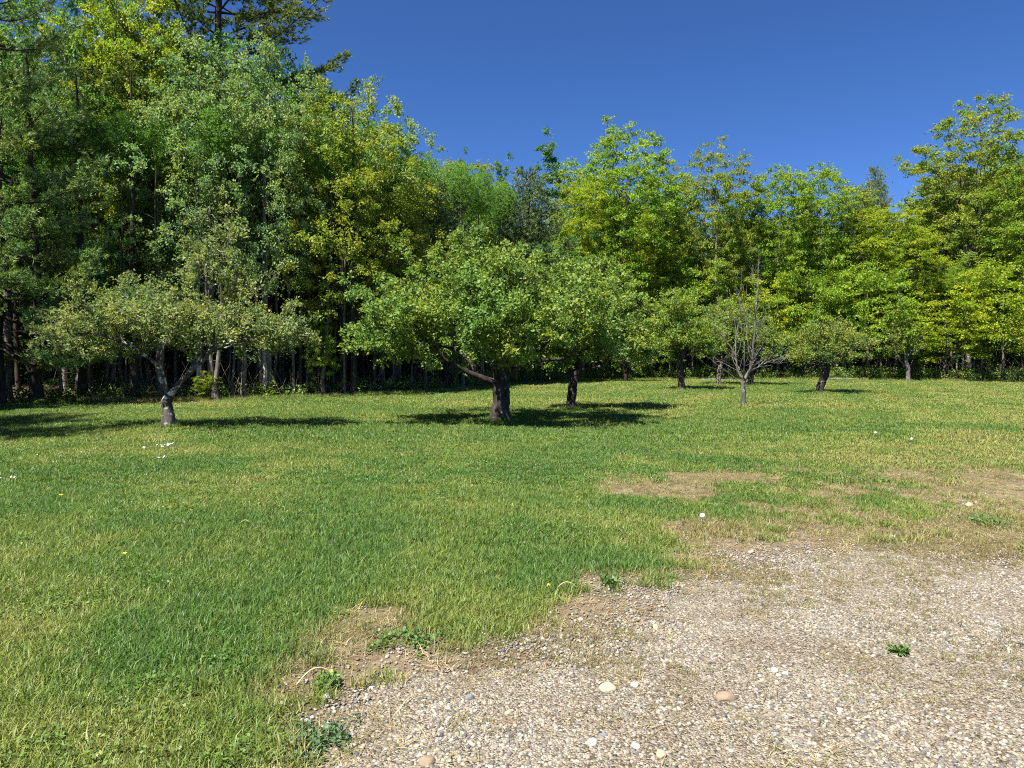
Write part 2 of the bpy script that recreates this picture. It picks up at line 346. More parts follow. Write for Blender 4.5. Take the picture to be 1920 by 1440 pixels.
def leaf_cloud(rng, base, out, nt=5, tl=0.3, nl=7, ll=0.1, lw=0.06, up=0.8, droop=0.1, flat=0.5, outw=0.8, clump=None, rise=0.1, twigs=None):
    """leaves along nt short twigs at each base point; returns vertices, quads, face values"""
    m = len(base); B = np.repeat(base, nt, 0); O = np.repeat(out, nt, 0)
    cl = np.repeat(clump if clump is not None else rng.random(m), nt)
    D = nrm(outw*O + rng.standard_normal(B.shape)*np.array([1, 1, flat])*0.7 + np.array([0, 0, rise]))
    Lt = tl*rng.uniform(0.5, 1.35, (len(B), 1)); B = B + rng.standard_normal(B.shape)*tl*0.22*np.array([1, 1, flat])
    if twigs is not None:
        side = nrm(np.cross(D, rng.standard_normal(D.shape)))*0.004
        tv = np.stack([B-side, B+side, B+D*Lt], 1).reshape(-1, 3); twigs.append((tv, np.arange(len(tv)).reshape(-1, 3)))
    B = np.repeat(B, nl, 0); D = np.repeat(D, nl, 0); Lt = np.repeat(Lt, nl, 0); cl = np.repeat(cl, nl)
    k = len(B); s = rng.uniform(0.1, 1.05, (k, 1))
    p = B + D*Lt*s + rng.standard_normal((k, 3))*ll*0.45; p[:, 2] -= (droop*s[:, 0]**2)*Lt[:, 0]
    ax = nrm(D*0.55 + rng.standard_normal((k, 3))*0.65 + np.array([0, 0, -droop]))
    nm = rng.standard_normal((k, 3))*0.6 + np.array([0, 0, up]); nm = nrm(nm - ax*np.sum(nm*ax, 1, keepdims=True)); sd_ = np.cross(nm, ax)
    sz = rng.uniform(0.65, 1.25, (k, 1)); l = ll*sz; w_ = lw*sz*rng.uniform(0.8, 1.15, (k, 1))
    fold = nm*w_*0.18
    V = np.stack([p, p+ax*l*0.45+sd_*w_*0.5+fold, p+ax*l, p+ax*l*0.45-sd_*w_*0.5+fold], 1).reshape(-1, 3)
    F = np.arange(len(V)).reshape(-1, 4); v = np.clip(0.5*cl + 0.5*rng.random(k), 0, 1); return V, F, v
def crown_points(rng, n, H, z0, R, prof, lob=0.3, shell=0.45, sx=1.0, lean=(0, 0)):
    """points in a lumpy crown from height z0 to H; prof(t) gives the radius share at height share t"""
    ph = rng.uniform(0, 6.28, 8); t = rng.random(n*6); a = rng.uniform(0, 2*np.pi, n*6)
    pr = prof(t); k = rng.random(n*6) < (pr/pr.max())**2 + 0.02; t = t[k][:n]; a = a[k][:n]; pr = pr[k][:n]
    l = 1 + lob*(np.sin(2*a+ph[0]+5*t)*0.4 + np.sin(3*a+ph[1]-9*t)*0.35 + np.sin(5*a+ph[2]+14*t)*0.3 + np.sin(ph[3]+22*t+a)*0.3)
    rr = R*pr*l*rng.random(len(t))**shell
    z = z0 + (H-z0)*t
    return np.stack([rr*np.cos(a)*sx + lean[0]*t, rr*np.sin(a) + lean[1]*t, z], 1)
def out_dirs(P, par):
    d = P - P[np.maximum(par, 0)]; return nrm(d + np.array([0, 0, 1e-4]))

PROTO = {}
def proto(name, seed, H, z0, R, npts, prof, bark, r_base, r_tip=0.006, lob=0.3, shell=0.45, bf=0.35, trunk_top=0.85, wig=0.12, leaf={}, leaf_r=0.03, mat='leaf', sx=1.0, min_r=0.008, fork=None, gap=0.0):
    rng = np.random.default_rng(seed)
    nz = int(H*trunk_top/0.8)+2; zz = np.linspace(0, H*trunk_top, nz)
    wx = np.cumsum(rng.standard_normal(nz)*wig*0.35); wy = np.cumsum(rng.standard_normal(nz)*wig*0.35); wx -= wx[0]; wy -= wy[0]
    nodes = list(np.stack([wx*zz/H, wy*zz/H, zz - 0.15*(zz == 0)], 1)); par = [-1] + list(range(nz-1))
    for (zf, pts) in (fork or []):
        k = int(np.argmin(abs(zz-zf))); last = k
        for q in pts: nodes.append(np.asarray(q, float)); par.append(last); last = len(nodes)-1
    first = int(np.searchsorted(zz, z0*0.8))
    T = crown_points(rng, npts, H, z0, R, prof, lob, shell, sx)
    if gap:
        gsd = rng.uniform(0, 50, 3); q = np.sin(T[:, 0]*1.9+gsd[0]) + np.sin(T[:, 1]*1.9+gsd[1]) + np.sin(T[:, 2]*2.3+gsd[2]); T = T[q > -1.6 + gap]
    P, pa = grow(nodes, par, T, bf, first)
    # long straight links get a raised middle
    r, w = radii(P, pa, r_base, r_tip)
    main, limbs = wood(P, pa, r, w, rng, min_r=min_r, split=nz)
    br = Skin(); [br.add(v_, f_) for k_ in limbs for v_, f_ in limbs[k_].parts()]
    sel = (np.arange(len(P)) >= len(nodes)) & (r < leaf_r)
    O = nrm(out_dirs(P, pa)[sel]*0.6 + nrm(P[sel]*np.array([1, 1, 0]))*0.6)
    V, Fq, v = leaf_cloud(rng, P[sel], O, **leaf)
    PROTO[name] = dict(H=H, R=R, trunk=main.mesh(name+'_trunk', M[bark]), crown=np_mesh(name+'_crown', V, Fq, M[mat], False, {'v': v}))
    if br.n: PROTO[name]['branches'] = br.mesh(name+'_branches', M['bark_dark'])
def oval(c=0.45, e=0.5): return lambda t: np.clip(1-np.abs((t-c)/np.where(t < c, c+0.12, 1.02-c))**2.2, 0, 1)**e
def spire(t): return np.clip((1-t)**0.8*1.05, 0, 1)*np.clip((t+0.12)/0.25, 0, 1)
def tall(t): return np.where(t < 0.66, 0.62+0.38*t/0.66, np.sqrt(np.clip(1-((t-0.66)/0.345)**2, 0.01, 1)))
def edgeform(t): return np.clip(np.where(t < 0.75, 0.85+0.15*np.sin(t*9), np.sqrt(np.clip(1-((t-0.75)/0.255)**2, 0.01, 1))), 0.03, 1)

maple_leaf = dict(nt=10, tl=0.48, nl=12, ll=0.12, lw=0.095, up=1.1, droop=0.15, flat=0.16, outw=0.55, rise=0.0)
proto('maple_broad', 11, 15, 2.2, 3.6, 520, tall, 'bark_grey', 0.19, leaf=maple_leaf, lob=0.4, gap=0.15, bf=0.4)
proto('maple_dense', 12, 15, 1.8, 3.0, 520, edgeform, 'bark_grey', 0.17, leaf=maple_leaf, lob=0.4, gap=0.1)
proto('maple_slim', 13, 15, 2.6, 2.3, 400, edgeform, 'bark_grey', 0.14, leaf=maple_leaf, lob=0.45, gap=0.15)
proto('maple_open', 14, 19, 4.5, 4.2, 520, oval(0.62, 0.55), 'bark_grey', 0.26, leaf=dict(maple_leaf, ll=0.13, lw=0.1, flat=0.4), lob=0.4, gap=0.3, bf=0.5, trunk_top=0.5,
      fork=[(7, [(0.9, 0.2, 9), (1.7, 0.3, 11.5), (2.2, 0.3, 14)]), (7.8, [(-0.9, 0.1, 10), (-1.5, -0.2, 12.5), (-1.7, 0, 15)]), (9, [(0.2, -0.4, 12), (0.3, -0.5, 16), (0.1, -0.3, 18)])])
proto('maple_sapling', 15, 6.5, 1.3, 2.4, 170, oval(0.4, 0.6), 'bark_grey', 0.06, leaf=dict(maple_leaf, nl=10, tl=0.5, flat=0.1, up=1.3), lob=0.6, gap=0.5)
proto('oak_young', 16, 14, 3.4, 3.1, 430, oval(0.4, 0.6), 'bark_dark', 0.17, leaf=dict(nt=9, tl=0.42, nl=10, ll=0.16, lw=0.07, up=0.6, droop=0.45, flat=0.35, outw=0.5, rise=0.05), lob=0.5, gap=0.5)
proto('birch_full', 17, 14, 4.2, 3.0, 560, oval(0.5, 0.55), 'bark_birch', 0.12, leaf=dict(nt=9, tl=0.36, nl=10, ll=0.105, lw=0.072, up=0.35, droop=0.55, flat=0.6, outw=0.5, rise=0.1), lob=0.45, gap=0.5)
proto('birch_slim', 18, 14, 3.5, 2.0, 430, oval(0.4, 0.6), 'bark_grey', 0.10, leaf=dict(nt=9, tl=0.34, nl=10, ll=0.105, lw=0.072, up=0.35, droop=0.5, flat=0.6, outw=0.5, rise=0.15), lob=0.5, gap=0.5)
proto('poplar_sparse', 19, 17, 8.0, 1.6, 150, lambda t: np.clip(1-t*0.75, 0, 1), 'bark_grey', 0.13, leaf=dict(nt=9, tl=0.3, nl=11, ll=0.13, lw=0.1, up=0.3, droop=0.2, flat=1.0, outw=0.4, rise=0.9), lob=0.5, gap=0.3, bf=0.7, trunk_top=0.95, min_r=0.06)
proto('wood_tree', 20, 13, 5.5, 2.3, 230, oval(0.45, 0.6), 'bark_dark', 0.12, leaf=dict(nt=4, tl=0.5, nl=7, ll=0.17, lw=0.12, up=0.8, droop=0.2, flat=0.5), lob=0.5, min_r=0.012)
proto('wood_tree_low', 21, 9, 0.6, 1.9, 230, edgeform, 'bark_dark', 0.08, leaf=dict(nt=4, tl=0.5, nl=7, ll=0.17, lw=0.12, up=0.8, droop=0.2, flat=0.4), lob=0.5, min_r=0.012)

def pine(name, seed, H, z0, R, r_base, whorl=0.75, nb=5, tuft=15, needle=0.13, width=0.012, prof=None, up=0.15, sag=0.12, dens=1.0, gapp=0.12):
    rng = np.random.default_rng(seed); sk = Skin(); zz = np.linspace(-0.15, H, 16)
    off = np.cumsum(rng.standard_normal((16, 2))*0.05, 0); tp = np.column_stack([off-off[0], zz]); tr = r_base*(1-zz/H*0.93)+0.01; tr[0] *= 1.3
    sk.add(*tube(tp, tr, 10, rng, 0.04)); TP = []; TD = []; CL = []
    z = z0
    while z < H-0.3:
        t = (z-z0)/(H-z0); Lb = R*(prof(t) if prof else (1-t)**0.75*0.95+0.05)
        for b in range(nb):
            if rng.random() < gapp: continue
            a = rng.uniform(0, 6.28) if b == 0 else a + 6.28/nb + rng.normal(0, 0.25)
            L = Lb*rng.uniform(0.6, 1.15); zb = z + rng.normal(0, whorl*0.18); c = np.array([np.interp(zb, zz, tp[:, 0]), np.interp(zb, zz, tp[:, 1])])
            s = np.linspace(0, 1, 7); d = np.array([math.cos(a), math.sin(a)]); bend = rng.normal(0, 0.12)
            side = np.array([-d[1], d[0]])
            slope = 0.55*t + up
            bp = np.column_stack([c[None] + d*s[:, None]*L + side*(bend*L*s**2)[:, None], zb + L*(slope*s - sag*np.sin(s*np.pi)*1.0 + 0.10*s**3)])
            sk.add(*tube(bp, (0.012+0.012*L)*(1-s*0.85), 4, rng))
            nbr = int(max(4, L/0.15)*dens)
            ss = rng.uniform(0.14, 1.0, nbr)**0.85
            cl = rng.random()
            for q, u in enumerate(ss):
                p0 = np.array([np.interp(u, s, bp[:, k]) for k in range(3)]); sg = 1 if q % 2 else -1
                l2 = L*0.42*(1.15-u)*rng.uniform(0.6, 1.2)+0.22
                dd = nrm(np.array([*(d*0.8 + side*sg*rng.uniform(0.35, 1.0)), slope*0.5+rng.normal(0.06, 0.07)]))
                nt_ = max(2, int(l2/0.1*dens))
                for e in np.linspace(0.15, 1, nt_):
                    TP.append(p0 + dd*l2*e + rng.standard_normal(3)*np.array([0.07, 0.07, 0.09]) + np.array([0, 0, 0.06*e])); TD.append(nrm(dd + np.array([0, 0, 0.35]))); CL.append(0.6*cl+0.4*rng.random())
                if l2 > 0.35: sk.add(*tube(np.array([p0, p0+dd*l2*0.9]), [0.008, 0.003], 3, rng))
        z += whorl*rng.uniform(0.75, 1.25)
    TP = np.array(TP); TD = np.array(TD); CL = np.array(CL)
    B = np.repeat(TP, tuft, 0); D = nrm(np.repeat(TD, tuft, 0)*0.9 + rng.standard_normal((len(B), 3))*0.55); v = np.clip(0.6*np.repeat(CL, tuft) + 0.4*rng.random(len(B)), 0, 1)
    l = needle*rng.uniform(0.7, 1.2, (len(B), 1)); sd_ = nrm(np.cross(D, rng.standard_normal(D.shape)))*width*0.5
    B = B - D*l*0.15
    V = np.stack([B-sd_, B+sd_, B+D*l], 1).reshape(-1, 3)
    PROTO[name] = dict(H=H, R=R, trunk=sk.mesh(name+'_trunk', M['bark_pine']), crown=np_mesh(name+'_crown', V, np.arange(len(V)).reshape(-1, 3), M['needle'], False, {'v': v}))
pine('pine_tall', 31, 27, 9, 6.6, 0.33, whorl=1.15, nb=6, tuft=12, needle=0.24, width=0.042, prof=lambda t: (1-t)**0.55*0.9+0.08, dens=0.9, up=0.05, sag=0.1)
pine('pine_soft', 32, 18, 2.2, 5.0, 0.27, whorl=1.05, nb=7, tuft=13, needle=0.22, width=0.03, prof=lambda t: (1-t)**0.6*0.95+0.05, dens=0.95, sag=0.16, up=0.0, gapp=0.05)
pine('pine_young', 33, 11, 0.8, 2.6, 0.12, whorl=0.42, nb=8, tuft=12, needle=0.2, width=0.034, prof=lambda t: np.clip(1-t**3, 0, 1)**0.8*(0.75+0.25*t), up=0.3, sag=0.05, dens=0.9, gapp=0.04)

def place(name, pr, x, y, H, R, color, label, cat='tree', group=None, rz=None, sink=0.0):
    d = PROTO[pr]; s = R/d['R']; sz = H/d['H']
    e = empty(name, (x, y, float(terr(x, y)) - sink), RNG.uniform(0, 6.28) if rz is None else rz, (s, s, sz))
    link('trunk', d['trunk'], e)
    if 'branches' in d: link('branches', d['branches'], e)
    link('crown', d['crown'], e, color); tag(e, label, cat, group); return e
RNG = np.random.default_rng(77)
GREEN = {'yellow': (0.122, 0.148, 0.014), 'lime': (0.102, 0.146, 0.018), 'olive': (0.104, 0.126, 0.024), 'green': (0.066, 0.120, 0.026), 'birch': (0.102, 0.142, 0.056),
         'blue': (0.046, 0.092, 0.036), 'pine': (0.072, 0.094, 0.026), 'pine_soft': (0.098, 0.142, 0.044), 'pine_grey': (0.070, 0.100, 0.046), 'oak': (0.116, 0.136, 0.020), 'dark': (0.036, 0.074, 0.02)}
GREEN = {k: tuple(1.13*q for q in v) for k, v in GREEN.items()}
# kind name, form, x, y, height, crown radius, colour, label
TREES = [
    ('pine_tree', 'pine_soft', -18.61, 25.6, 18.86, 4.62, 'pine_soft', 'soft-needled pine with drooping layered sprays at the far left edge of the wood', None),
    ('broadleaf_tree', 'birch_full', -20.82, 33, 20.65, 3.72, 'green', 'mid-green leafy tree above the far-left pine, cut off by the top of the picture', None),
    ('maple_tree', 'maple_broad', -17.06, 32, 19.15, 2.89, 'yellow', 'yellow-green maple rising between the far-left pine and the pale birch', None),
    ('pine_tree', 'pine_tall', -15.21, 37, 28.77, 8.34, 'pine', 'tallest dark pine with limbs reaching into the sky above the birch', None),
    ('birch_tree', 'birch_full', -13.22, 30, 14.91, 3.04, 'birch', 'pale green birch with a full rounded crown left of the white-stemmed one', None),
    ('birch_tree', 'birch_full', -10.51, 30.3, 14.98, 2.62, 'birch', 'pale green birch with a visible white stem, beside the yellowish oak', None),
    ('oak_tree', 'oak_young', -7.5, 31.6, 14.15, 2.79, 'oak', 'yellow-olive oak with drooping leaf clusters beside the pale birches', None),
    ('birch_tree', 'birch_slim', -6.44, 35, 15.14, 2.24, 'birch', 'slim bluish-green birch topping the trees right of the yellow-olive oak', None),
    ('oak_tree', 'oak_young', -5.38, 33.6, 11.28, 2.4, 'oak', 'shorter yellow-olive oak in front of the slim birch', None),
    ('birch_tree', 'birch_slim', -4.58, 38, 13.61, 1.71, 'birch', 'narrow birch where the tree line steps down to the sky gap', None),
    ('pine_tree', 'pine_young', -3.65, 36.5, 10.46, 2.33, 'pine_grey', 'grey-green young pine tucked beside the narrow birch', None),
    ('maple_tree', 'maple_slim', -2.8, 47, 14.78, 2.12, 'olive', 'pale olive tree between the two grey-green young pines', None),
    ('aspen_tree', 'birch_slim', -2.05, 41, 10.3, 2.0, 'lime', 'bright green slim tree just above the broad apple crown', None),
    ('pine_tree', 'pine_young', 0.78, 42, 12.46, 3.16, 'pine_grey', 'rounded grey-green young pine above the middle of the lawn', None),
    ('poplar_tree', 'poplar_sparse', -3.97, 58, 18.8, 1.09, 'blue', 'thin dark poplar tip left of the other poplars against the sky', None),
    ('poplar_tree', 'poplar_sparse', -0.65, 58, 18.46, 1.53, 'blue', 'sparse dark poplar with upright tufts behind the rounded pine', None),
    ('poplar_tree', 'poplar_sparse', 2.93, 58, 20.25, 2.4, 'blue', 'tallest sparse poplar with open branches against the sky', None),
    ('maple_tree', 'maple_broad', 7.89, 51, 18.33, 4.12, 'lime', 'tall yellow-green maple with a broad domed top, right of the sparse poplars', None),
    ('maple_tree', 'maple_dense', 4.77, 48.5, 13.31, 2.19, 'yellow', 'golden-green maple in front of the domed maple, on its left side', None),
    ('broadleaf_tree', 'maple_slim', 12.01, 56, 16.21, 2.73, 'green', 'darker green thin tree between the domed maple and the olive maple', None),
    ('maple_tree', 'maple_broad', 14.68, 51.5, 17.09, 2.9, 'olive', 'olive-green maple with a pointed twiggy top behind the dead tree', None),
    ('maple_tree', 'maple_dense', 19.26, 51.5, 15.19, 2.42, 'lime', 'bright green maple with three small tips, right of the olive maple', None),
    ('maple_tree', 'maple_dense', 22.46, 52, 15.45, 2.44, 'lime', 'bright green maple left of the dark conifer tip', None),
    ('maple_tree', 'maple_slim', 25.63, 54, 15.08, 1.83, 'olive', 'narrow olive maple just left of the dark conifer tip', None),
    ('conifer_tree', 'pine_young', 30.9, 61, 17.64, 2.06, 'pine', 'dark conifer tip poking above the right-hand maples', None),
    ('maple_tree', 'maple_dense', 26.94, 51, 12.42, 2.49, 'yellow', 'yellow-green maple below the dark conifer tip', None),
    ('maple_tree', 'maple_open', 32.98, 51.5, 19.82, 4.55, 'olive', 'tallest maple on the right with an open crown and visible forked trunk', None),
    ('maple_tree', 'maple_broad', 35.57, 49, 15.06, 3.13, 'lime', 'yellow-green maple cut off by the right edge of the picture', None),
    ('maple_sapling', 'maple_sapling', 30.98, 44.8, 8.09, 3.03, 'yellow', 'bright spreading young maple at the right edge, branches near the grass', None),
    ('maple_sapling', 'maple_sapling', 29.05, 47.6, 5.66, 2.68, 'yellow', 'layered bright maple sapling with flat sprays right of the sparse apple tree', None),
    ('maple_sapling', 'maple_sapling', 24.44, 48.8, 8.49, 2.75, 'lime', 'maple sapling with flat sprays above the round-topped apple tree', None),
    ('maple_sapling', 'maple_dense', 28.19, 50, 10.53, 2.07, 'yellow', 'slim yellowish maple between the conifer tip and the forked maple', None),
    ('maple_sapling', 'maple_sapling', 20.99, 50.6, 9.14, 2.66, 'lime', 'maple sapling behind the crown of the round-topped apple tree', None),
    ('maple_sapling', 'maple_sapling', 17.93, 50.8, 8.04, 2.48, 'yellow', 'maple sapling right behind the top of the dead tree', None),
    ('maple_sapling', 'maple_dense', 17.01, 53, 12.27, 2.19, 'lime', 'slim maple filling the dip right of the olive maple', None),
    ('maple_sapling', 'maple_sapling', 12.71, 50, 8.67, 2.44, 'lime', 'maple sapling above the upright apple tree', None),
    ('maple_sapling', 'maple_dense', 9.78, 50, 10.9, 2.07, 'yellow', 'yellowish slim maple under the right side of the domed maple', None),
    ('maple_sapling', 'maple_sapling', 6.66, 49.5, 10.07, 2.79, 'lime', 'young maple between the broad apple crown and the domed maple', None),
    ('birch_tree', 'birch_slim', 2.98, 47, 9.98, 1.94, 'green', 'green slim tree right of the rounded pine', None),
    ('oak_tree', 'oak_young', -6.33, 32.6, 7.75, 1.71, 'oak', 'low yellowish oak branches over the dark trunks left of the broad apple tree', None),
    ('maple_sapling', 'maple_sapling', -8.4, 30.8, 4.0, 0.69, 'lime', 'tiny bright sapling among the dark trunks beyond the grey-green apple tree', None),
    ('maple_sapling', 'maple_sapling', -12.16, 28.3, 1.29, 0.49, 'yellow', 'knee-high yellow-green sapling beside the twin pale trunks', None),
    ('broadleaf_tree', 'birch_slim', -15.49, 31.5, 9.66, 2.01, 'green', 'green understory tree under the pale birches, left side', None),
    ('broadleaf_tree', 'maple_sapling', -17.92, 30, 7.29, 1.92, 'green', 'shaded green understory tree behind the far-left pine', None),
    ('pine_tree', 'pine_soft', -19.5, 14.0, 17, 4.0, 'pine_soft', 'third pine outside the left edge, farthest of the shade-casting three', None),
    ('pine_tree', 'pine_soft', -16.5, 9.5, 17.5, 4.0, 'pine_soft', 'tall pine just outside the left edge whose shade crosses the lawn', None),
    ('pine_tree', 'pine_soft', -18.5, 12.5, 17, 4.2, 'pine_soft', 'second tall pine outside the left edge beside the shade-casting one', None),
]
for (nm, pr, x, y, H, R, c, lab, rz) in TREES:
    place(nm, pr, x, y, H, R, GREEN[c], lab, group='trees along the edge of the wood', rz=rz)
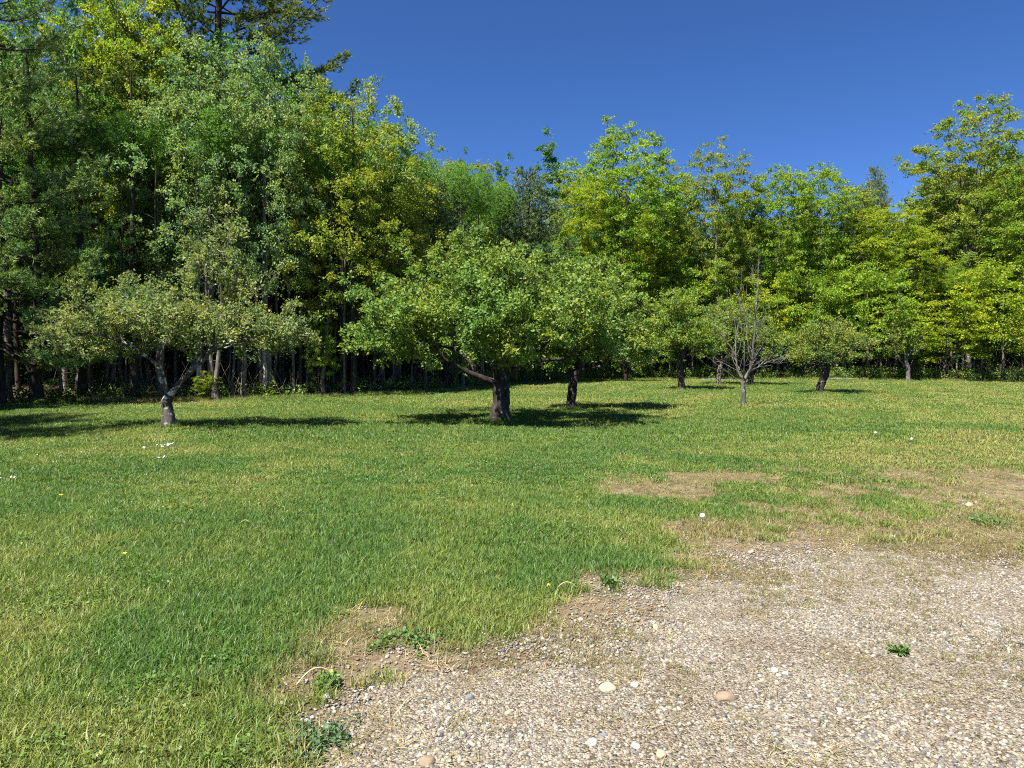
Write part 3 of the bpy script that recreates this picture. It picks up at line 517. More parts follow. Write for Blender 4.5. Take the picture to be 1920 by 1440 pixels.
# second and third rows inside the wood
WOOD = [
    ('wood_tree', -24.19, 34.72, 17.0, 2.11, 'birch', 'crowded woodland tree behind the far-left pine', 'woodland trees behind the far-left pine'),
    ('birch_slim', -5.38, 49.2, 13.38, 1.68, 'dark', 'crowded woodland tree behind the left half of the broad apple crown', 'woodland trees behind the left half of the broad apple crown'),
    ('birch_slim', -8.21, 45.56, 15.06, 2.04, 'birch', 'crowded woodland tree behind the left half of the broad apple crown', 'woodland trees behind the left half of the broad apple crown'),
    ('birch_slim', 45.16, 58.26, 15.54, 1.62, 'yellow', 'crowded woodland tree at the far right of the wood', 'woodland trees at the far right of the wood'),
    ('wood_tree', -14.82, 47.69, 17.0, 2.6, 'birch', 'crowded woodland tree in the gap between the grey-green and the broad apple tree', 'woodland trees in the gap between the grey-green and the broad apple tree'),
    ('wood_tree', -32.87, 41.6, 17.0, 2.52, 'green', 'crowded woodland tree behind the far-left pine', 'woodland trees behind the far-left pine'),
    ('wood_tree', 41.87, 57.11, 15.35, 2.56, 'lime', 'crowded woodland tree at the far right of the wood', 'woodland trees at the far right of the wood'),
    ('wood_tree', -21.28, 45.11, 17.0, 2.63, 'dark', 'crowded woodland tree behind the grey-green apple tree', 'woodland trees behind the grey-green apple tree'),
    ('wood_tree', -6.16, 52.68, 11.41, 2.65, 'green', 'crowded woodland tree behind the left half of the broad apple crown', 'woodland trees behind the left half of the broad apple crown'),
    ('birch_slim', -25.14, 42.32, 17.0, 1.77, 'dark', 'crowded woodland tree behind the far-left pine', 'woodland trees behind the far-left pine'),
    ('wood_tree_low', 6.39, 59.04, 8.5, 2.47, 'green', 'crowded woodland tree behind the right half of the broad apple crown', 'woodland trees behind the right half of the broad apple crown'),
    ('maple_dense', 26.89, 62.5, 10.51, 2.07, 'olive', 'crowded woodland tree behind the round-topped apple tree', 'woodland trees behind the round-topped apple tree'),
    ('wood_tree_low', 49.97, 63.36, 8.5, 2.5, 'olive', 'crowded woodland tree at the far right of the wood', 'woodland trees at the far right of the wood'),
    ('wood_tree', -27.41, 36.54, 17.0, 2.19, 'green', 'crowded woodland tree behind the far-left pine', 'woodland trees behind the far-left pine'),
    ('maple_dense', 34.1, 55.9, 16.45, 2.62, 'olive', 'crowded woodland tree behind the small sparse apple tree', 'woodland trees behind the small sparse apple tree'),
    ('birch_slim', 20.34, 57.21, 10.73, 2.0, 'green', 'crowded woodland tree behind the dead tree', 'woodland trees behind the dead tree'),
    ('wood_tree_low', 18.59, 64.04, 8.5, 2.3, 'green', 'crowded woodland tree behind the dead tree', 'woodland trees behind the dead tree'),
    ('birch_slim', -24.44, 38.82, 17.0, 1.84, 'dark', 'crowded woodland tree behind the far-left pine', 'woodland trees behind the far-left pine'),
    ('wood_tree', -31.46, 38.92, 17.0, 2.32, 'dark', 'crowded woodland tree behind the far-left pine', 'woodland trees behind the far-left pine'),
    ('wood_tree', -10.03, 50.57, 17.76, 2.29, 'birch', 'crowded woodland tree behind the left half of the broad apple crown', 'woodland trees behind the left half of the broad apple crown'),
    ('maple_slim', -1.45, 50.27, 10.4, 2.14, 'olive', 'crowded woodland tree behind the left half of the broad apple crown', 'woodland trees behind the left half of the broad apple crown'),
    ('maple_slim', 28.38, 68.21, 12.1, 2.3, 'olive', 'crowded woodland tree behind the round-topped apple tree', 'woodland trees behind the round-topped apple tree'),
    ('oak_young', -16.62, 40.28, 17.0, 2.35, 'green', 'crowded woodland tree behind the grey-green apple tree', 'woodland trees behind the grey-green apple tree'),
    ('birch_slim', -13.3, 43.75, 17.0, 1.87, 'green', 'crowded woodland tree in the gap between the grey-green and the broad apple tree', 'woodland trees in the gap between the grey-green and the broad apple tree'),
    ('wood_tree', -8.81, 48.29, 17.42, 2.41, 'green', 'crowded woodland tree behind the left half of the broad apple crown', 'woodland trees behind the left half of the broad apple crown'),
    ('oak_young', -10.6, 38.01, 13.49, 2.06, 'green', 'crowded woodland tree in the gap between the grey-green and the broad apple tree', 'woodland trees in the gap between the grey-green and the broad apple tree'),
    ('wood_tree', -18.8, 40.78, 17.0, 2.34, 'green', 'crowded woodland tree behind the grey-green apple tree', 'woodland trees behind the grey-green apple tree'),
    ('wood_tree_low', 19.38, 67.27, 8.5, 2.56, 'lime', 'crowded woodland tree behind the dead tree', 'woodland trees behind the dead tree'),
    ('maple_slim', 46.16, 62.07, 19.85, 2.32, 'yellow', 'crowded woodland tree at the far right of the wood', 'woodland trees at the far right of the wood'),
    ('wood_tree', -18.93, 42.9, 17.0, 2.55, 'green', 'crowded woodland tree behind the grey-green apple tree', 'woodland trees behind the grey-green apple tree'),
    ('oak_young', -12.71, 39.67, 17.0, 2.5, 'birch', 'crowded woodland tree in the gap between the grey-green and the broad apple tree', 'woodland trees in the gap between the grey-green and the broad apple tree'),
    ('maple_dense', 1.7, 54.42, 11.31, 2.62, 'lime', 'crowded woodland tree behind the right half of the broad apple crown', 'woodland trees behind the right half of the broad apple crown'),
    ('wood_tree', -30.31, 36.11, 17.0, 2.44, 'dark', 'crowded woodland tree behind the far-left pine', 'woodland trees behind the far-left pine'),
    ('wood_tree', 19.54, 62.21, 13.03, 2.52, 'yellow', 'crowded woodland tree behind the dead tree', 'woodland trees behind the dead tree'),
    ('maple_dense', 13.04, 65.79, 16.05, 2.55, 'lime', 'crowded woodland tree behind the right half of the broad apple crown', 'woodland trees behind the right half of the broad apple crown'),
    ('maple_slim', 15.31, 63.65, 14.49, 1.83, 'lime', 'crowded woodland tree behind the upright apple tree', 'woodland trees behind the upright apple tree'),
    ('wood_tree_low', 41.84, 67.14, 8.5, 2.57, 'green', 'crowded woodland tree behind the small sparse apple tree', 'woodland trees behind the small sparse apple tree'),
    ('birch_slim', -6.99, 42.76, 13.48, 1.71, 'birch', 'crowded woodland tree behind the left half of the broad apple crown', 'woodland trees behind the left half of the broad apple crown'),
    ('wood_tree', 20.43, 54.18, 9.5, 2.44, 'yellow', 'crowded woodland tree behind the round-topped apple tree', 'woodland trees behind the round-topped apple tree'),
    ('wood_tree_low', -17.16, 46.65, 8.5, 2.07, 'birch', 'crowded woodland tree behind the grey-green apple tree', 'woodland trees behind the grey-green apple tree'),
    ('birch_slim', 36.45, 56.02, 15.75, 1.85, 'green', 'crowded woodland tree at the far right of the wood', 'woodland trees at the far right of the wood'),
    ('maple_dense', 23.69, 65.07, 12.81, 2.2, 'lime', 'crowded woodland tree behind the dead tree', 'woodland trees behind the dead tree'),
    ('wood_tree', -11.38, 41.71, 14.44, 2.15, 'green', 'crowded woodland tree in the gap between the grey-green and the broad apple tree', 'woodland trees in the gap between the grey-green and the broad apple tree'),
    ('wood_tree_low', -35.94, 43.78, 8.5, 2.14, 'green', 'crowded woodland tree behind the far-left pine', 'woodland trees behind the far-left pine'),
    ('oak_young', -20.97, 41.43, 17.0, 2.1, 'dark', 'crowded woodland tree behind the grey-green apple tree', 'woodland trees behind the grey-green apple tree'),
    ('maple_dense', 39.17, 60.96, 16.17, 2.3, 'olive', 'crowded woodland tree at the far right of the wood', 'woodland trees at the far right of the wood'),
    ('maple_dense', 11.8, 62.42, 16.9, 2.58, 'olive', 'crowded woodland tree behind the right half of the broad apple crown', 'woodland trees behind the right half of the broad apple crown'),
    ('birch_slim', -26.47, 43.69, 17.0, 1.83, 'birch', 'crowded woodland tree behind the far-left pine', 'woodland trees behind the far-left pine'),
    ('maple_slim', 1.31, 63.93, 11.43, 2.33, 'green', 'crowded woodland tree behind the right half of the broad apple crown', 'woodland trees behind the right half of the broad apple crown'),
    ('wood_tree_low', 30.05, 63.55, 8.5, 2.08, 'green', 'crowded woodland tree behind the round-topped apple tree', 'woodland trees behind the round-topped apple tree'),
    ('birch_slim', 45.39, 54.16, 14.34, 1.64, 'green', 'crowded woodland tree at the far right of the wood', 'woodland trees at the far right of the wood'),
    ('wood_tree', -3.24, 52.91, 9.45, 2.72, 'green', 'crowded woodland tree behind the left half of the broad apple crown', 'woodland trees behind the left half of the broad apple crown'),
    ('wood_tree', -34.44, 45.07, 17.0, 2.04, 'dark', 'crowded woodland tree behind the far-left pine', 'woodland trees behind the far-left pine'),
    ('wood_tree', -4.65, 54.41, 11.41, 2.15, 'dark', 'crowded woodland tree behind the left half of the broad apple crown', 'woodland trees behind the left half of the broad apple crown'),
    ('wood_tree', -26.37, 34.67, 17.0, 2.57, 'green', 'crowded woodland tree behind the far-left pine', 'woodland trees behind the far-left pine'),
    ('wood_tree', 10.77, 67.29, 15.43, 2.13, 'yellow', 'crowded woodland tree behind the right half of the broad apple crown', 'woodland trees behind the right half of the broad apple crown'),
    ('maple_slim', 23.04, 58.44, 12.92, 1.84, 'olive', 'crowded woodland tree behind the round-topped apple tree', 'woodland trees behind the round-topped apple tree'),
    ('wood_tree', -30.56, 42.39, 17.0, 2.5, 'birch', 'crowded woodland tree behind the far-left pine', 'woodland trees behind the far-left pine'),
    ('birch_slim', 53.63, 68.37, 19.38, 1.95, 'yellow', 'crowded woodland tree at the far right of the wood', 'woodland trees at the far right of the wood'),
    ('wood_tree_low', 42.33, 61.59, 8.5, 2.04, 'olive', 'crowded woodland tree at the far right of the wood', 'woodland trees at the far right of the wood'),
    ('wood_tree', -11.79, 35.62, 17.0, 2.05, 'dark', 'crowded woodland tree behind the grey-green apple tree', 'woodland trees behind the grey-green apple tree'),
    ('birch_slim', 28.63, 59.56, 12.88, 2.0, 'olive', 'crowded woodland tree behind the round-topped apple tree', 'woodland trees behind the round-topped apple tree'),
    ('maple_slim', 3.32, 60.21, 9.64, 1.83, 'green', 'crowded woodland tree behind the right half of the broad apple crown', 'woodland trees behind the right half of the broad apple crown'),
    ('maple_dense', 10.71, 64.79, 15.26, 2.21, 'yellow', 'crowded woodland tree behind the right half of the broad apple crown', 'woodland trees behind the right half of the broad apple crown'),
    ('wood_tree', -20.69, 34.98, 17.0, 2.29, 'birch', 'crowded woodland tree behind the far-left pine', 'woodland trees behind the far-left pine'),
    ('wood_tree', -16.49, 34.99, 17.0, 2.29, 'birch', 'crowded woodland tree behind the grey-green apple tree', 'woodland trees behind the grey-green apple tree'),
    ('birch_slim', 30.87, 57.63, 10.1, 1.65, 'green', 'crowded woodland tree behind the small sparse apple tree', 'woodland trees behind the small sparse apple tree'),
    ('oak_young', -9.43, 43.95, 15.53, 1.99, 'green', 'crowded woodland tree in the gap between the grey-green and the broad apple tree', 'woodland trees in the gap between the grey-green and the broad apple tree'),
    ('wood_tree_low', -24.1, 45.12, 8.5, 2.14, 'birch', 'crowded woodland tree behind the far-left pine', 'woodland trees behind the far-left pine'),
    ('wood_tree', 26.56, 64.54, 14.13, 2.45, 'yellow', 'crowded woodland tree behind the round-topped apple tree', 'woodland trees behind the round-topped apple tree'),
    ('maple_dense', 46.59, 68.25, 21.9, 2.21, 'green', 'crowded woodland tree at the far right of the wood', 'woodland trees at the far right of the wood'),
    ('maple_slim', 33.13, 64.19, 11.61, 2.17, 'olive', 'crowded woodland tree behind the round-topped apple tree', 'woodland trees behind the round-topped apple tree'),
    ('birch_slim', -15.06, 45.65, 17.0, 2.06, 'green', 'crowded woodland tree in the gap between the grey-green and the broad apple tree', 'woodland trees in the gap between the grey-green and the broad apple tree'),
    ('wood_tree', -25.19, 32.98, 17.0, 2.46, 'dark', 'crowded woodland tree behind the far-left pine', 'woodland trees behind the far-left pine'),
    ('wood_tree_low', 20.87, 59.23, 8.5, 2.6, 'yellow', 'crowded woodland tree behind the dead tree', 'woodland trees behind the dead tree'),
    ('maple_dense', 44.92, 64.51, 19.36, 2.3, 'green', 'crowded woodland tree at the far right of the wood', 'woodland trees at the far right of the wood'),
    ('maple_dense', 40.72, 65.43, 19.3, 2.21, 'olive', 'crowded woodland tree behind the small sparse apple tree', 'woodland trees behind the small sparse apple tree'),
    ('pine_young', -27.8, 42.22, 17.0, 1.94, 'pine', 'crowded woodland tree behind the far-left pine', 'woodland trees behind the far-left pine'),
    ('wood_tree_low', -8.4, 51.86, 8.5, 2.49, 'birch', 'crowded woodland tree behind the left half of the broad apple crown', 'woodland trees behind the left half of the broad apple crown'),
    ('wood_tree', -18.69, 45.12, 17.0, 2.49, 'green', 'crowded woodland tree behind the grey-green apple tree', 'woodland trees behind the grey-green apple tree'),
    ('wood_tree', -13.61, 34.14, 17.0, 2.13, 'green', 'crowded woodland tree behind the grey-green apple tree', 'woodland trees behind the grey-green apple tree'),
    ('maple_dense', 27.17, 55.13, 12.7, 2.6, 'lime', 'crowded woodland tree behind the round-topped apple tree', 'woodland trees behind the round-topped apple tree'),
    ('birch_slim', -22.79, 31.16, 17.0, 2.04, 'green', 'crowded woodland tree behind the far-left pine', 'woodland trees behind the far-left pine'),
    ('birch_slim', 3.47, 64.08, 12.04, 2.1, 'yellow', 'crowded woodland tree behind the right half of the broad apple crown', 'woodland trees behind the right half of the broad apple crown'),
    ('birch_slim', 14.27, 56.94, 12.56, 1.74, 'yellow', 'crowded woodland tree behind the upright apple tree', 'woodland trees behind the upright apple tree'),
    ('maple_slim', 22.25, 63.07, 14.26, 2.22, 'yellow', 'crowded woodland tree behind the dead tree', 'woodland trees behind the dead tree'),
    ('wood_tree_low', -27.42, 46.23, 8.5, 2.41, 'birch', 'crowded woodland tree behind the far-left pine', 'woodland trees behind the far-left pine'),
    ('wood_tree', -5.66, 41.0, 13.05, 2.75, 'green', 'crowded woodland tree behind the left half of the broad apple crown', 'woodland trees behind the left half of the broad apple crown'),
    ('maple_slim', 23.42, 60.42, 13.89, 2.2, 'yellow', 'crowded woodland tree behind the round-topped apple tree', 'woodland trees behind the round-topped apple tree'),
    ('wood_tree', 33.82, 60.94, 10.49, 2.28, 'olive', 'crowded woodland tree behind the small sparse apple tree', 'woodland trees behind the small sparse apple tree'),
    ('wood_tree', 7.95, 54.19, 13.81, 2.17, 'yellow', 'crowded woodland tree behind the right half of the broad apple crown', 'woodland trees behind the right half of the broad apple crown'),
    ('wood_tree', -7.33, 49.52, 14.74, 2.61, 'dark', 'crowded woodland tree behind the left half of the broad apple crown', 'woodland trees behind the left half of the broad apple crown'),
    ('wood_tree', -15.3, 42.28, 17.0, 2.09, 'birch', 'crowded woodland tree behind the grey-green apple tree', 'woodland trees behind the grey-green apple tree'),
    ('birch_slim', 39.22, 56.77, 13.77, 1.64, 'yellow', 'crowded woodland tree at the far right of the wood', 'woodland trees at the far right of the wood'),
    ('birch_slim', -22.52, 38.45, 17.0, 1.77, 'green', 'crowded woodland tree behind the far-left pine', 'woodland trees behind the far-left pine'),
    ('wood_tree', 25.05, 61.68, 10.7, 2.41, 'yellow', 'crowded woodland tree behind the round-topped apple tree', 'woodland trees behind the round-topped apple tree'),
    ('wood_tree_low', 0.94, 56.25, 8.5, 2.3, 'green', 'crowded woodland tree behind the right half of the broad apple crown', 'woodland trees behind the right half of the broad apple crown'),
    ('maple_slim', 37.7, 67.0, 15.17, 1.99, 'olive', 'crowded woodland tree behind the small sparse apple tree', 'woodland trees behind the small sparse apple tree'),
    ('wood_tree_low', -28.39, 44.05, 8.5, 2.62, 'birch', 'crowded woodland tree behind the far-left pine', 'woodland trees behind the far-left pine'),
    ('maple_dense', -1.93, 56.44, 13.86, 2.59, 'yellow', 'crowded woodland tree behind the left half of the broad apple crown', 'woodland trees behind the left half of the broad apple crown'),
    ('wood_tree_low', 0.72, 52.25, 8.5, 2.1, 'lime', 'crowded woodland tree behind the right half of the broad apple crown', 'woodland trees behind the right half of the broad apple crown'),
    ('wood_tree', 9.92, 57.56, 15.41, 2.56, 'lime', 'crowded woodland tree behind the right half of the broad apple crown', 'woodland trees behind the right half of the broad apple crown'),
    ('birch_slim', 15.92, 68.13, 13.95, 1.62, 'lime', 'crowded woodland tree behind the upright apple tree', 'woodland trees behind the upright apple tree'),
    ('pine_young', -11.88, 45.31, 18.23, 2.12, 'pine', 'crowded woodland tree in the gap between the grey-green and the broad apple tree', 'woodland trees in the gap between the grey-green and the broad apple tree'),
    ('birch_slim', 41.73, 55.07, 16.11, 1.88, 'yellow', 'crowded woodland tree at the far right of the wood', 'woodland trees at the far right of the wood'),
    ('wood_tree', 26.72, 58.65, 10.76, 2.08, 'olive', 'crowded woodland tree behind the round-topped apple tree', 'woodland trees behind the round-topped apple tree'),
    ('wood_tree_low', -31.98, 45.09, 8.5, 2.45, 'green', 'crowded woodland tree behind the far-left pine', 'woodland trees behind the far-left pine'),
    ('maple_slim', 30.53, 68.45, 14.12, 2.2, 'lime', 'crowded woodland tree behind the round-topped apple tree', 'woodland trees behind the round-topped apple tree'),
    ('wood_tree', -4.74, 47.32, 10.22, 2.09, 'birch', 'crowded woodland tree behind the left half of the broad apple crown', 'woodland trees behind the left half of the broad apple crown'),
    ('birch_slim', 16.14, 59.12, 12.05, 2.02, 'green', 'crowded woodland tree behind the upright apple tree', 'woodland trees behind the upright apple tree'),
    ('birch_slim', 7.11, 64.35, 13.89, 1.98, 'olive', 'crowded woodland tree behind the right half of the broad apple crown', 'woodland trees behind the right half of the broad apple crown'),
    ('wood_tree_low', 49.44, 59.19, 8.5, 2.0, 'lime', 'crowded woodland tree at the far right of the wood', 'woodland trees at the far right of the wood'),
    ('birch_slim', 14.2, 54.58, 12.78, 1.94, 'lime', 'crowded woodland tree behind the upright apple tree', 'woodland trees behind the upright apple tree'),
    ('maple_slim', 20.77, 68.74, 18.29, 1.91, 'green', 'crowded woodland tree behind the dead tree', 'woodland trees behind the dead tree'),
    ('wood_tree_low', -36.94, 45.82, 8.5, 2.56, 'birch', 'crowded woodland tree behind the far-left pine', 'woodland trees behind the far-left pine'),
    ('maple_dense', 43.6, 68.54, 19.53, 2.21, 'olive', 'crowded woodland tree at the far right of the wood', 'woodland trees at the far right of the wood'),
    ('oak_young', -8.01, 40.81, 12.77, 2.16, 'dark', 'crowded woodland tree behind the left half of the broad apple crown', 'woodland trees behind the left half of the broad apple crown'),
    ('wood_tree', -22.3, 47.34, 17.0, 2.12, 'dark', 'crowded woodland tree behind the grey-green apple tree', 'woodland trees behind the grey-green apple tree'),
    ('birch_slim', 5.11, 53.75, 12.68, 1.81, 'green', 'crowded woodland tree behind the right half of the broad apple crown', 'woodland trees behind the right half of the broad apple crown'),
    ('oak_young', -24.51, 36.78, 17.0, 2.05, 'dark', 'crowded woodland tree behind the far-left pine', 'woodland trees behind the far-left pine'),
    ('maple_slim', 29.1, 56.33, 8.58, 2.18, 'green', 'crowded woodland tree behind the round-topped apple tree', 'woodland trees behind the round-topped apple tree'),
    ('wood_tree_low', -1.33, 60.29, 8.5, 2.29, 'olive', 'crowded woodland tree behind the right half of the broad apple crown', 'woodland trees behind the right half of the broad apple crown'),
    ('wood_tree', -28.05, 40.21, 17.0, 2.07, 'dark', 'crowded woodland tree behind the far-left pine', 'woodland trees behind the far-left pine'),
    ('wood_tree', -8.11, 38.53, 13.05, 2.28, 'green', 'crowded woodland tree in the gap between the grey-green and the broad apple tree', 'woodland trees in the gap between the grey-green and the broad apple tree'),
    ('wood_tree_low', 17.06, 62.01, 8.5, 2.62, 'yellow', 'crowded woodland tree behind the upright apple tree', 'woodland trees behind the upright apple tree'),
    ('birch_slim', 12.7, 59.8, 14.62, 2.14, 'yellow', 'crowded woodland tree behind the upright apple tree', 'woodland trees behind the upright apple tree'),
    ('wood_tree', -20.07, 37.28, 17.0, 2.48, 'green', 'crowded woodland tree behind the far-left pine', 'woodland trees behind the far-left pine'),
    ('birch_slim', -20.18, 39.36, 17.0, 1.79, 'dark', 'crowded woodland tree behind the grey-green apple tree', 'woodland trees behind the grey-green apple tree'),
    ('oak_young', -6.37, 46.28, 11.27, 2.5, 'green', 'crowded woodland tree behind the left half of the broad apple crown', 'woodland trees behind the left half of the broad apple crown'),
    ('birch_slim', -18.44, 36.0, 17.0, 1.86, 'green', 'crowded woodland tree behind the grey-green apple tree', 'woodland trees behind the grey-green apple tree'),
    ('maple_slim', 31.08, 65.9, 13.63, 1.8, 'green', 'crowded woodland tree behind the round-topped apple tree', 'woodland trees behind the round-topped apple tree'),
    ('wood_tree', 36.82, 62.45, 17.41, 2.62, 'lime', 'crowded woodland tree behind the small sparse apple tree', 'woodland trees behind the small sparse apple tree'),
    ('maple_slim', 8.08, 66.52, 19.43, 2.41, 'lime', 'crowded woodland tree behind the right half of the broad apple crown', 'woodland trees behind the right half of the broad apple crown'),
    ('wood_tree_low', -11.73, 49.55, 8.5, 2.58, 'dark', 'crowded woodland tree in the gap between the grey-green and the broad apple tree', 'woodland trees in the gap between the grey-green and the broad apple tree'),
    ('birch_slim', 47.69, 64.34, 19.21, 1.92, 'lime', 'crowded woodland tree at the far right of the wood', 'woodland trees at the far right of the wood'),
    ('wood_tree', 9.3, 60.5, 14.3, 2.14, 'olive', 'crowded woodland tree behind the right half of the broad apple crown', 'woodland trees behind the right half of the broad apple crown'),
    ('birch_slim', 33.46, 58.18, 15.58, 1.87, 'olive', 'crowded woodland tree behind the small sparse apple tree', 'woodland trees behind the small sparse apple tree'),
    ('wood_tree_low', 47.73, 57.18, 8.5, 1.98, 'olive', 'crowded woodland tree at the far right of the wood', 'woodland trees at the far right of the wood'),
    ('wood_tree_low', -8.24, 54.24, 8.5, 2.01, 'green', 'crowded woodland tree behind the left half of the broad apple crown', 'woodland trees behind the left half of the broad apple crown'),
    ('wood_tree', -9.58, 35.79, 15.31, 2.63, 'dark', 'crowded woodland tree in the gap between the grey-green and the broad apple tree', 'woodland trees in the gap between the grey-green and the broad apple tree'),
    ('wood_tree', -19.3, 47.32, 17.0, 2.74, 'birch', 'crowded woodland tree behind the grey-green apple tree', 'woodland trees behind the grey-green apple tree'),
    ('wood_tree', 23.64, 55.02, 12.3, 2.43, 'lime', 'crowded woodland tree behind the round-topped apple tree', 'woodland trees behind the round-topped apple tree'),
    ('wood_tree_low', 8.13, 62.37, 8.5, 2.11, 'olive', 'crowded woodland tree behind the right half of the broad apple crown', 'woodland trees behind the right half of the broad apple crown'),
    ('maple_dense', 52.65, 64.03, 19.68, 2.27, 'green', 'crowded woodland tree at the far right of the wood', 'woodland trees at the far right of the wood'),
    ('oak_young', -23.61, 40.55, 17.0, 2.15, 'dark', 'crowded woodland tree behind the far-left pine', 'woodland trees behind the far-left pine'),
    ('birch_slim', 49.38, 66.19, 18.77, 1.86, 'lime', 'crowded woodland tree at the far right of the wood', 'woodland trees at the far right of the wood'),
    ('wood_tree_low', -4.05, 60.6, 8.5, 2.01, 'green', 'crowded woodland tree behind the left half of the broad apple crown', 'woodland trees behind the left half of the broad apple crown'),
    ('birch_slim', 48.22, 62.15, 16.08, 1.66, 'yellow', 'crowded woodland tree at the far right of the wood', 'woodland trees at the far right of the wood'),
    ('wood_tree', 40.37, 59.26, 18.44, 2.05, 'olive', 'crowded woodland tree at the far right of the wood', 'woodland trees at the far right of the wood'),
    ('maple_slim', 48.75, 68.31, 18.37, 1.97, 'yellow', 'crowded woodland tree at the far right of the wood', 'woodland trees at the far right of the wood'),
    ('maple_dense', 42.03, 63.99, 18.62, 2.36, 'olive', 'crowded woodland tree at the far right of the wood', 'woodland trees at the far right of the wood'),
    ('birch_slim', 22.7, 68.04, 16.08, 1.63, 'olive', 'crowded woodland tree behind the dead tree', 'woodland trees behind the dead tree'),
    ('birch_slim', 18.82, 59.75, 13.63, 2.08, 'lime', 'crowded woodland tree behind the dead tree', 'woodland trees behind the dead tree'),
    ('wood_tree_low', 35.78, 64.7, 8.5, 2.07, 'yellow', 'crowded woodland tree behind the small sparse apple tree', 'woodland trees behind the small sparse apple tree'),
    ('wood_tree', 17.88, 55.97, 10.64, 2.7, 'lime', 'crowded woodland tree behind the dead tree', 'woodland trees behind the dead tree'),
    ('maple_slim', 5.51, 61.72, 18.24, 2.22, 'yellow', 'crowded woodland tree behind the right half of the broad apple crown', 'woodland trees behind the right half of the broad apple crown'),
    ('wood_tree', -2.05, 62.65, 12.14, 2.43, 'green', 'crowded woodland tree behind the left half of the broad apple crown', 'woodland trees behind the left half of the broad apple crown'),
    ('wood_tree', -3.4, 50.56, 11.91, 2.2, 'dark', 'crowded woodland tree behind the left half of the broad apple crown', 'woodland trees behind the left half of the broad apple crown'),
    ('wood_tree', 57.12, 68.23, 18.45, 2.43, 'yellow', 'crowded woodland tree at the far right of the wood', 'woodland trees at the far right of the wood'),
    ('maple_dense', 34.56, 67.37, 10.34, 2.35, 'yellow', 'crowded woodland tree behind the round-topped apple tree', 'woodland trees behind the round-topped apple tree'),
    ('wood_tree_low', -21.7, 51.88, 7.12, 2.8, 'dark', 'low leafy tree far back behind the grey-green apple tree', 'low trees behind the grey-green apple tree'),
    ('wood_tree_low', -34.58, 42.84, 7.97, 2.69, 'dark', 'low leafy tree far back behind the far-left pine', 'low trees behind the far-left pine'),
    ('wood_tree_low', -27.54, 57.55, 6.05, 3.14, 'dark', 'low leafy tree far back behind the grey-green apple tree', 'low trees behind the grey-green apple tree'),
    ('wood_tree_low', 37.82, 61.21, 8.62, 2.95, 'dark', 'low leafy tree far back behind the small sparse apple tree', 'low trees behind the small sparse apple tree'),
    ('wood_tree_low', -25.71, 53.27, 8.81, 2.36, 'dark', 'low leafy tree far back behind the grey-green apple tree', 'low trees behind the grey-green apple tree'),
    ('wood_tree_low', -15.94, 46.04, 8.61, 2.41, 'dark', 'low leafy tree far back behind the grey-green apple tree', 'low trees behind the grey-green apple tree'),
    ('wood_tree_low', -29.78, 43.09, 8.51, 2.48, 'dark', 'low leafy tree far back behind the far-left pine', 'low trees behind the far-left pine'),
    ('wood_tree_low', 50.17, 59.9, 7.37, 2.42, 'dark', 'low leafy tree far back at the far right of the wood', 'low trees at the far right of the wood'),
    ('wood_tree_low', -25.0, 45.33, 7.68, 2.5, 'dark', 'low leafy tree far back behind the far-left pine', 'low trees behind the far-left pine'),
    ('wood_tree_low', -15.71, 58.19, 7.81, 2.31, 'dark', 'low leafy tree far back in the gap between the grey-green and the broad apple tree', 'low trees in the gap between the grey-green and the broad apple tree'),
    ('wood_tree_low', -21.25, 52.81, 6.94, 2.38, 'dark', 'low leafy tree far back behind the grey-green apple tree', 'low trees behind the grey-green apple tree'),
    ('wood_tree_low', -32.5, 47.01, 7.86, 2.72, 'dark', 'low leafy tree far back behind the far-left pine', 'low trees behind the far-left pine'),
    ('wood_tree_low', -20.64, 45.53, 6.91, 3.09, 'dark', 'low leafy tree far back behind the grey-green apple tree', 'low trees behind the grey-green apple tree'),
    ('wood_tree_low', -31.11, 42.53, 6.26, 2.8, 'dark', 'low leafy tree far back behind the far-left pine', 'low trees behind the far-left pine'),
    ('wood_tree_low', -38.01, 46.04, 6.91, 2.68, 'dark', 'low leafy tree far back behind the far-left pine', 'low trees behind the far-left pine'),
    ('wood_tree_low', -6.61, 61.24, 6.9, 2.45, 'dark', 'low leafy tree far back behind the left half of the broad apple crown', 'low trees behind the left half of the broad apple crown'),
    ('wood_tree_low', 34.18, 66.1, 6.42, 2.32, 'dark', 'low leafy tree far back behind the round-topped apple tree', 'low trees behind the round-topped apple tree'),
    ('wood_tree_low', 56.84, 69.35, 7.89, 2.38, 'dark', 'low leafy tree far back at the far right of the wood', 'low trees at the far right of the wood'),
    ('wood_tree_low', 37.53, 62.42, 8.08, 3.05, 'dark', 'low leafy tree far back behind the small sparse apple tree', 'low trees behind the small sparse apple tree'),
    ('wood_tree_low', -2.98, 53.89, 8.93, 2.34, 'dark', 'low leafy tree far back behind the left half of the broad apple crown', 'low trees behind the left half of the broad apple crown'),
    ('wood_tree_low', -20.79, 52.95, 7.9, 2.47, 'dark', 'low leafy tree far back behind the grey-green apple tree', 'low trees behind the grey-green apple tree'),
    ('wood_tree_low', -19.79, 49.73, 8.93, 3.19, 'dark', 'low leafy tree far back behind the grey-green apple tree', 'low trees behind the grey-green apple tree'),
    ('wood_tree_low', -37.88, 54.46, 7.19, 2.53, 'dark', 'low leafy tree far back behind the far-left pine', 'low trees behind the far-left pine'),
    ('wood_tree_low', -4.95, 49.69, 8.18, 2.93, 'dark', 'low leafy tree far back behind the left half of the broad apple crown', 'low trees behind the left half of the broad apple crown'),
    ('wood_tree_low', -19.02, 43.86, 8.23, 3.18, 'dark', 'low leafy tree far back behind the grey-green apple tree', 'low trees behind the grey-green apple tree'),
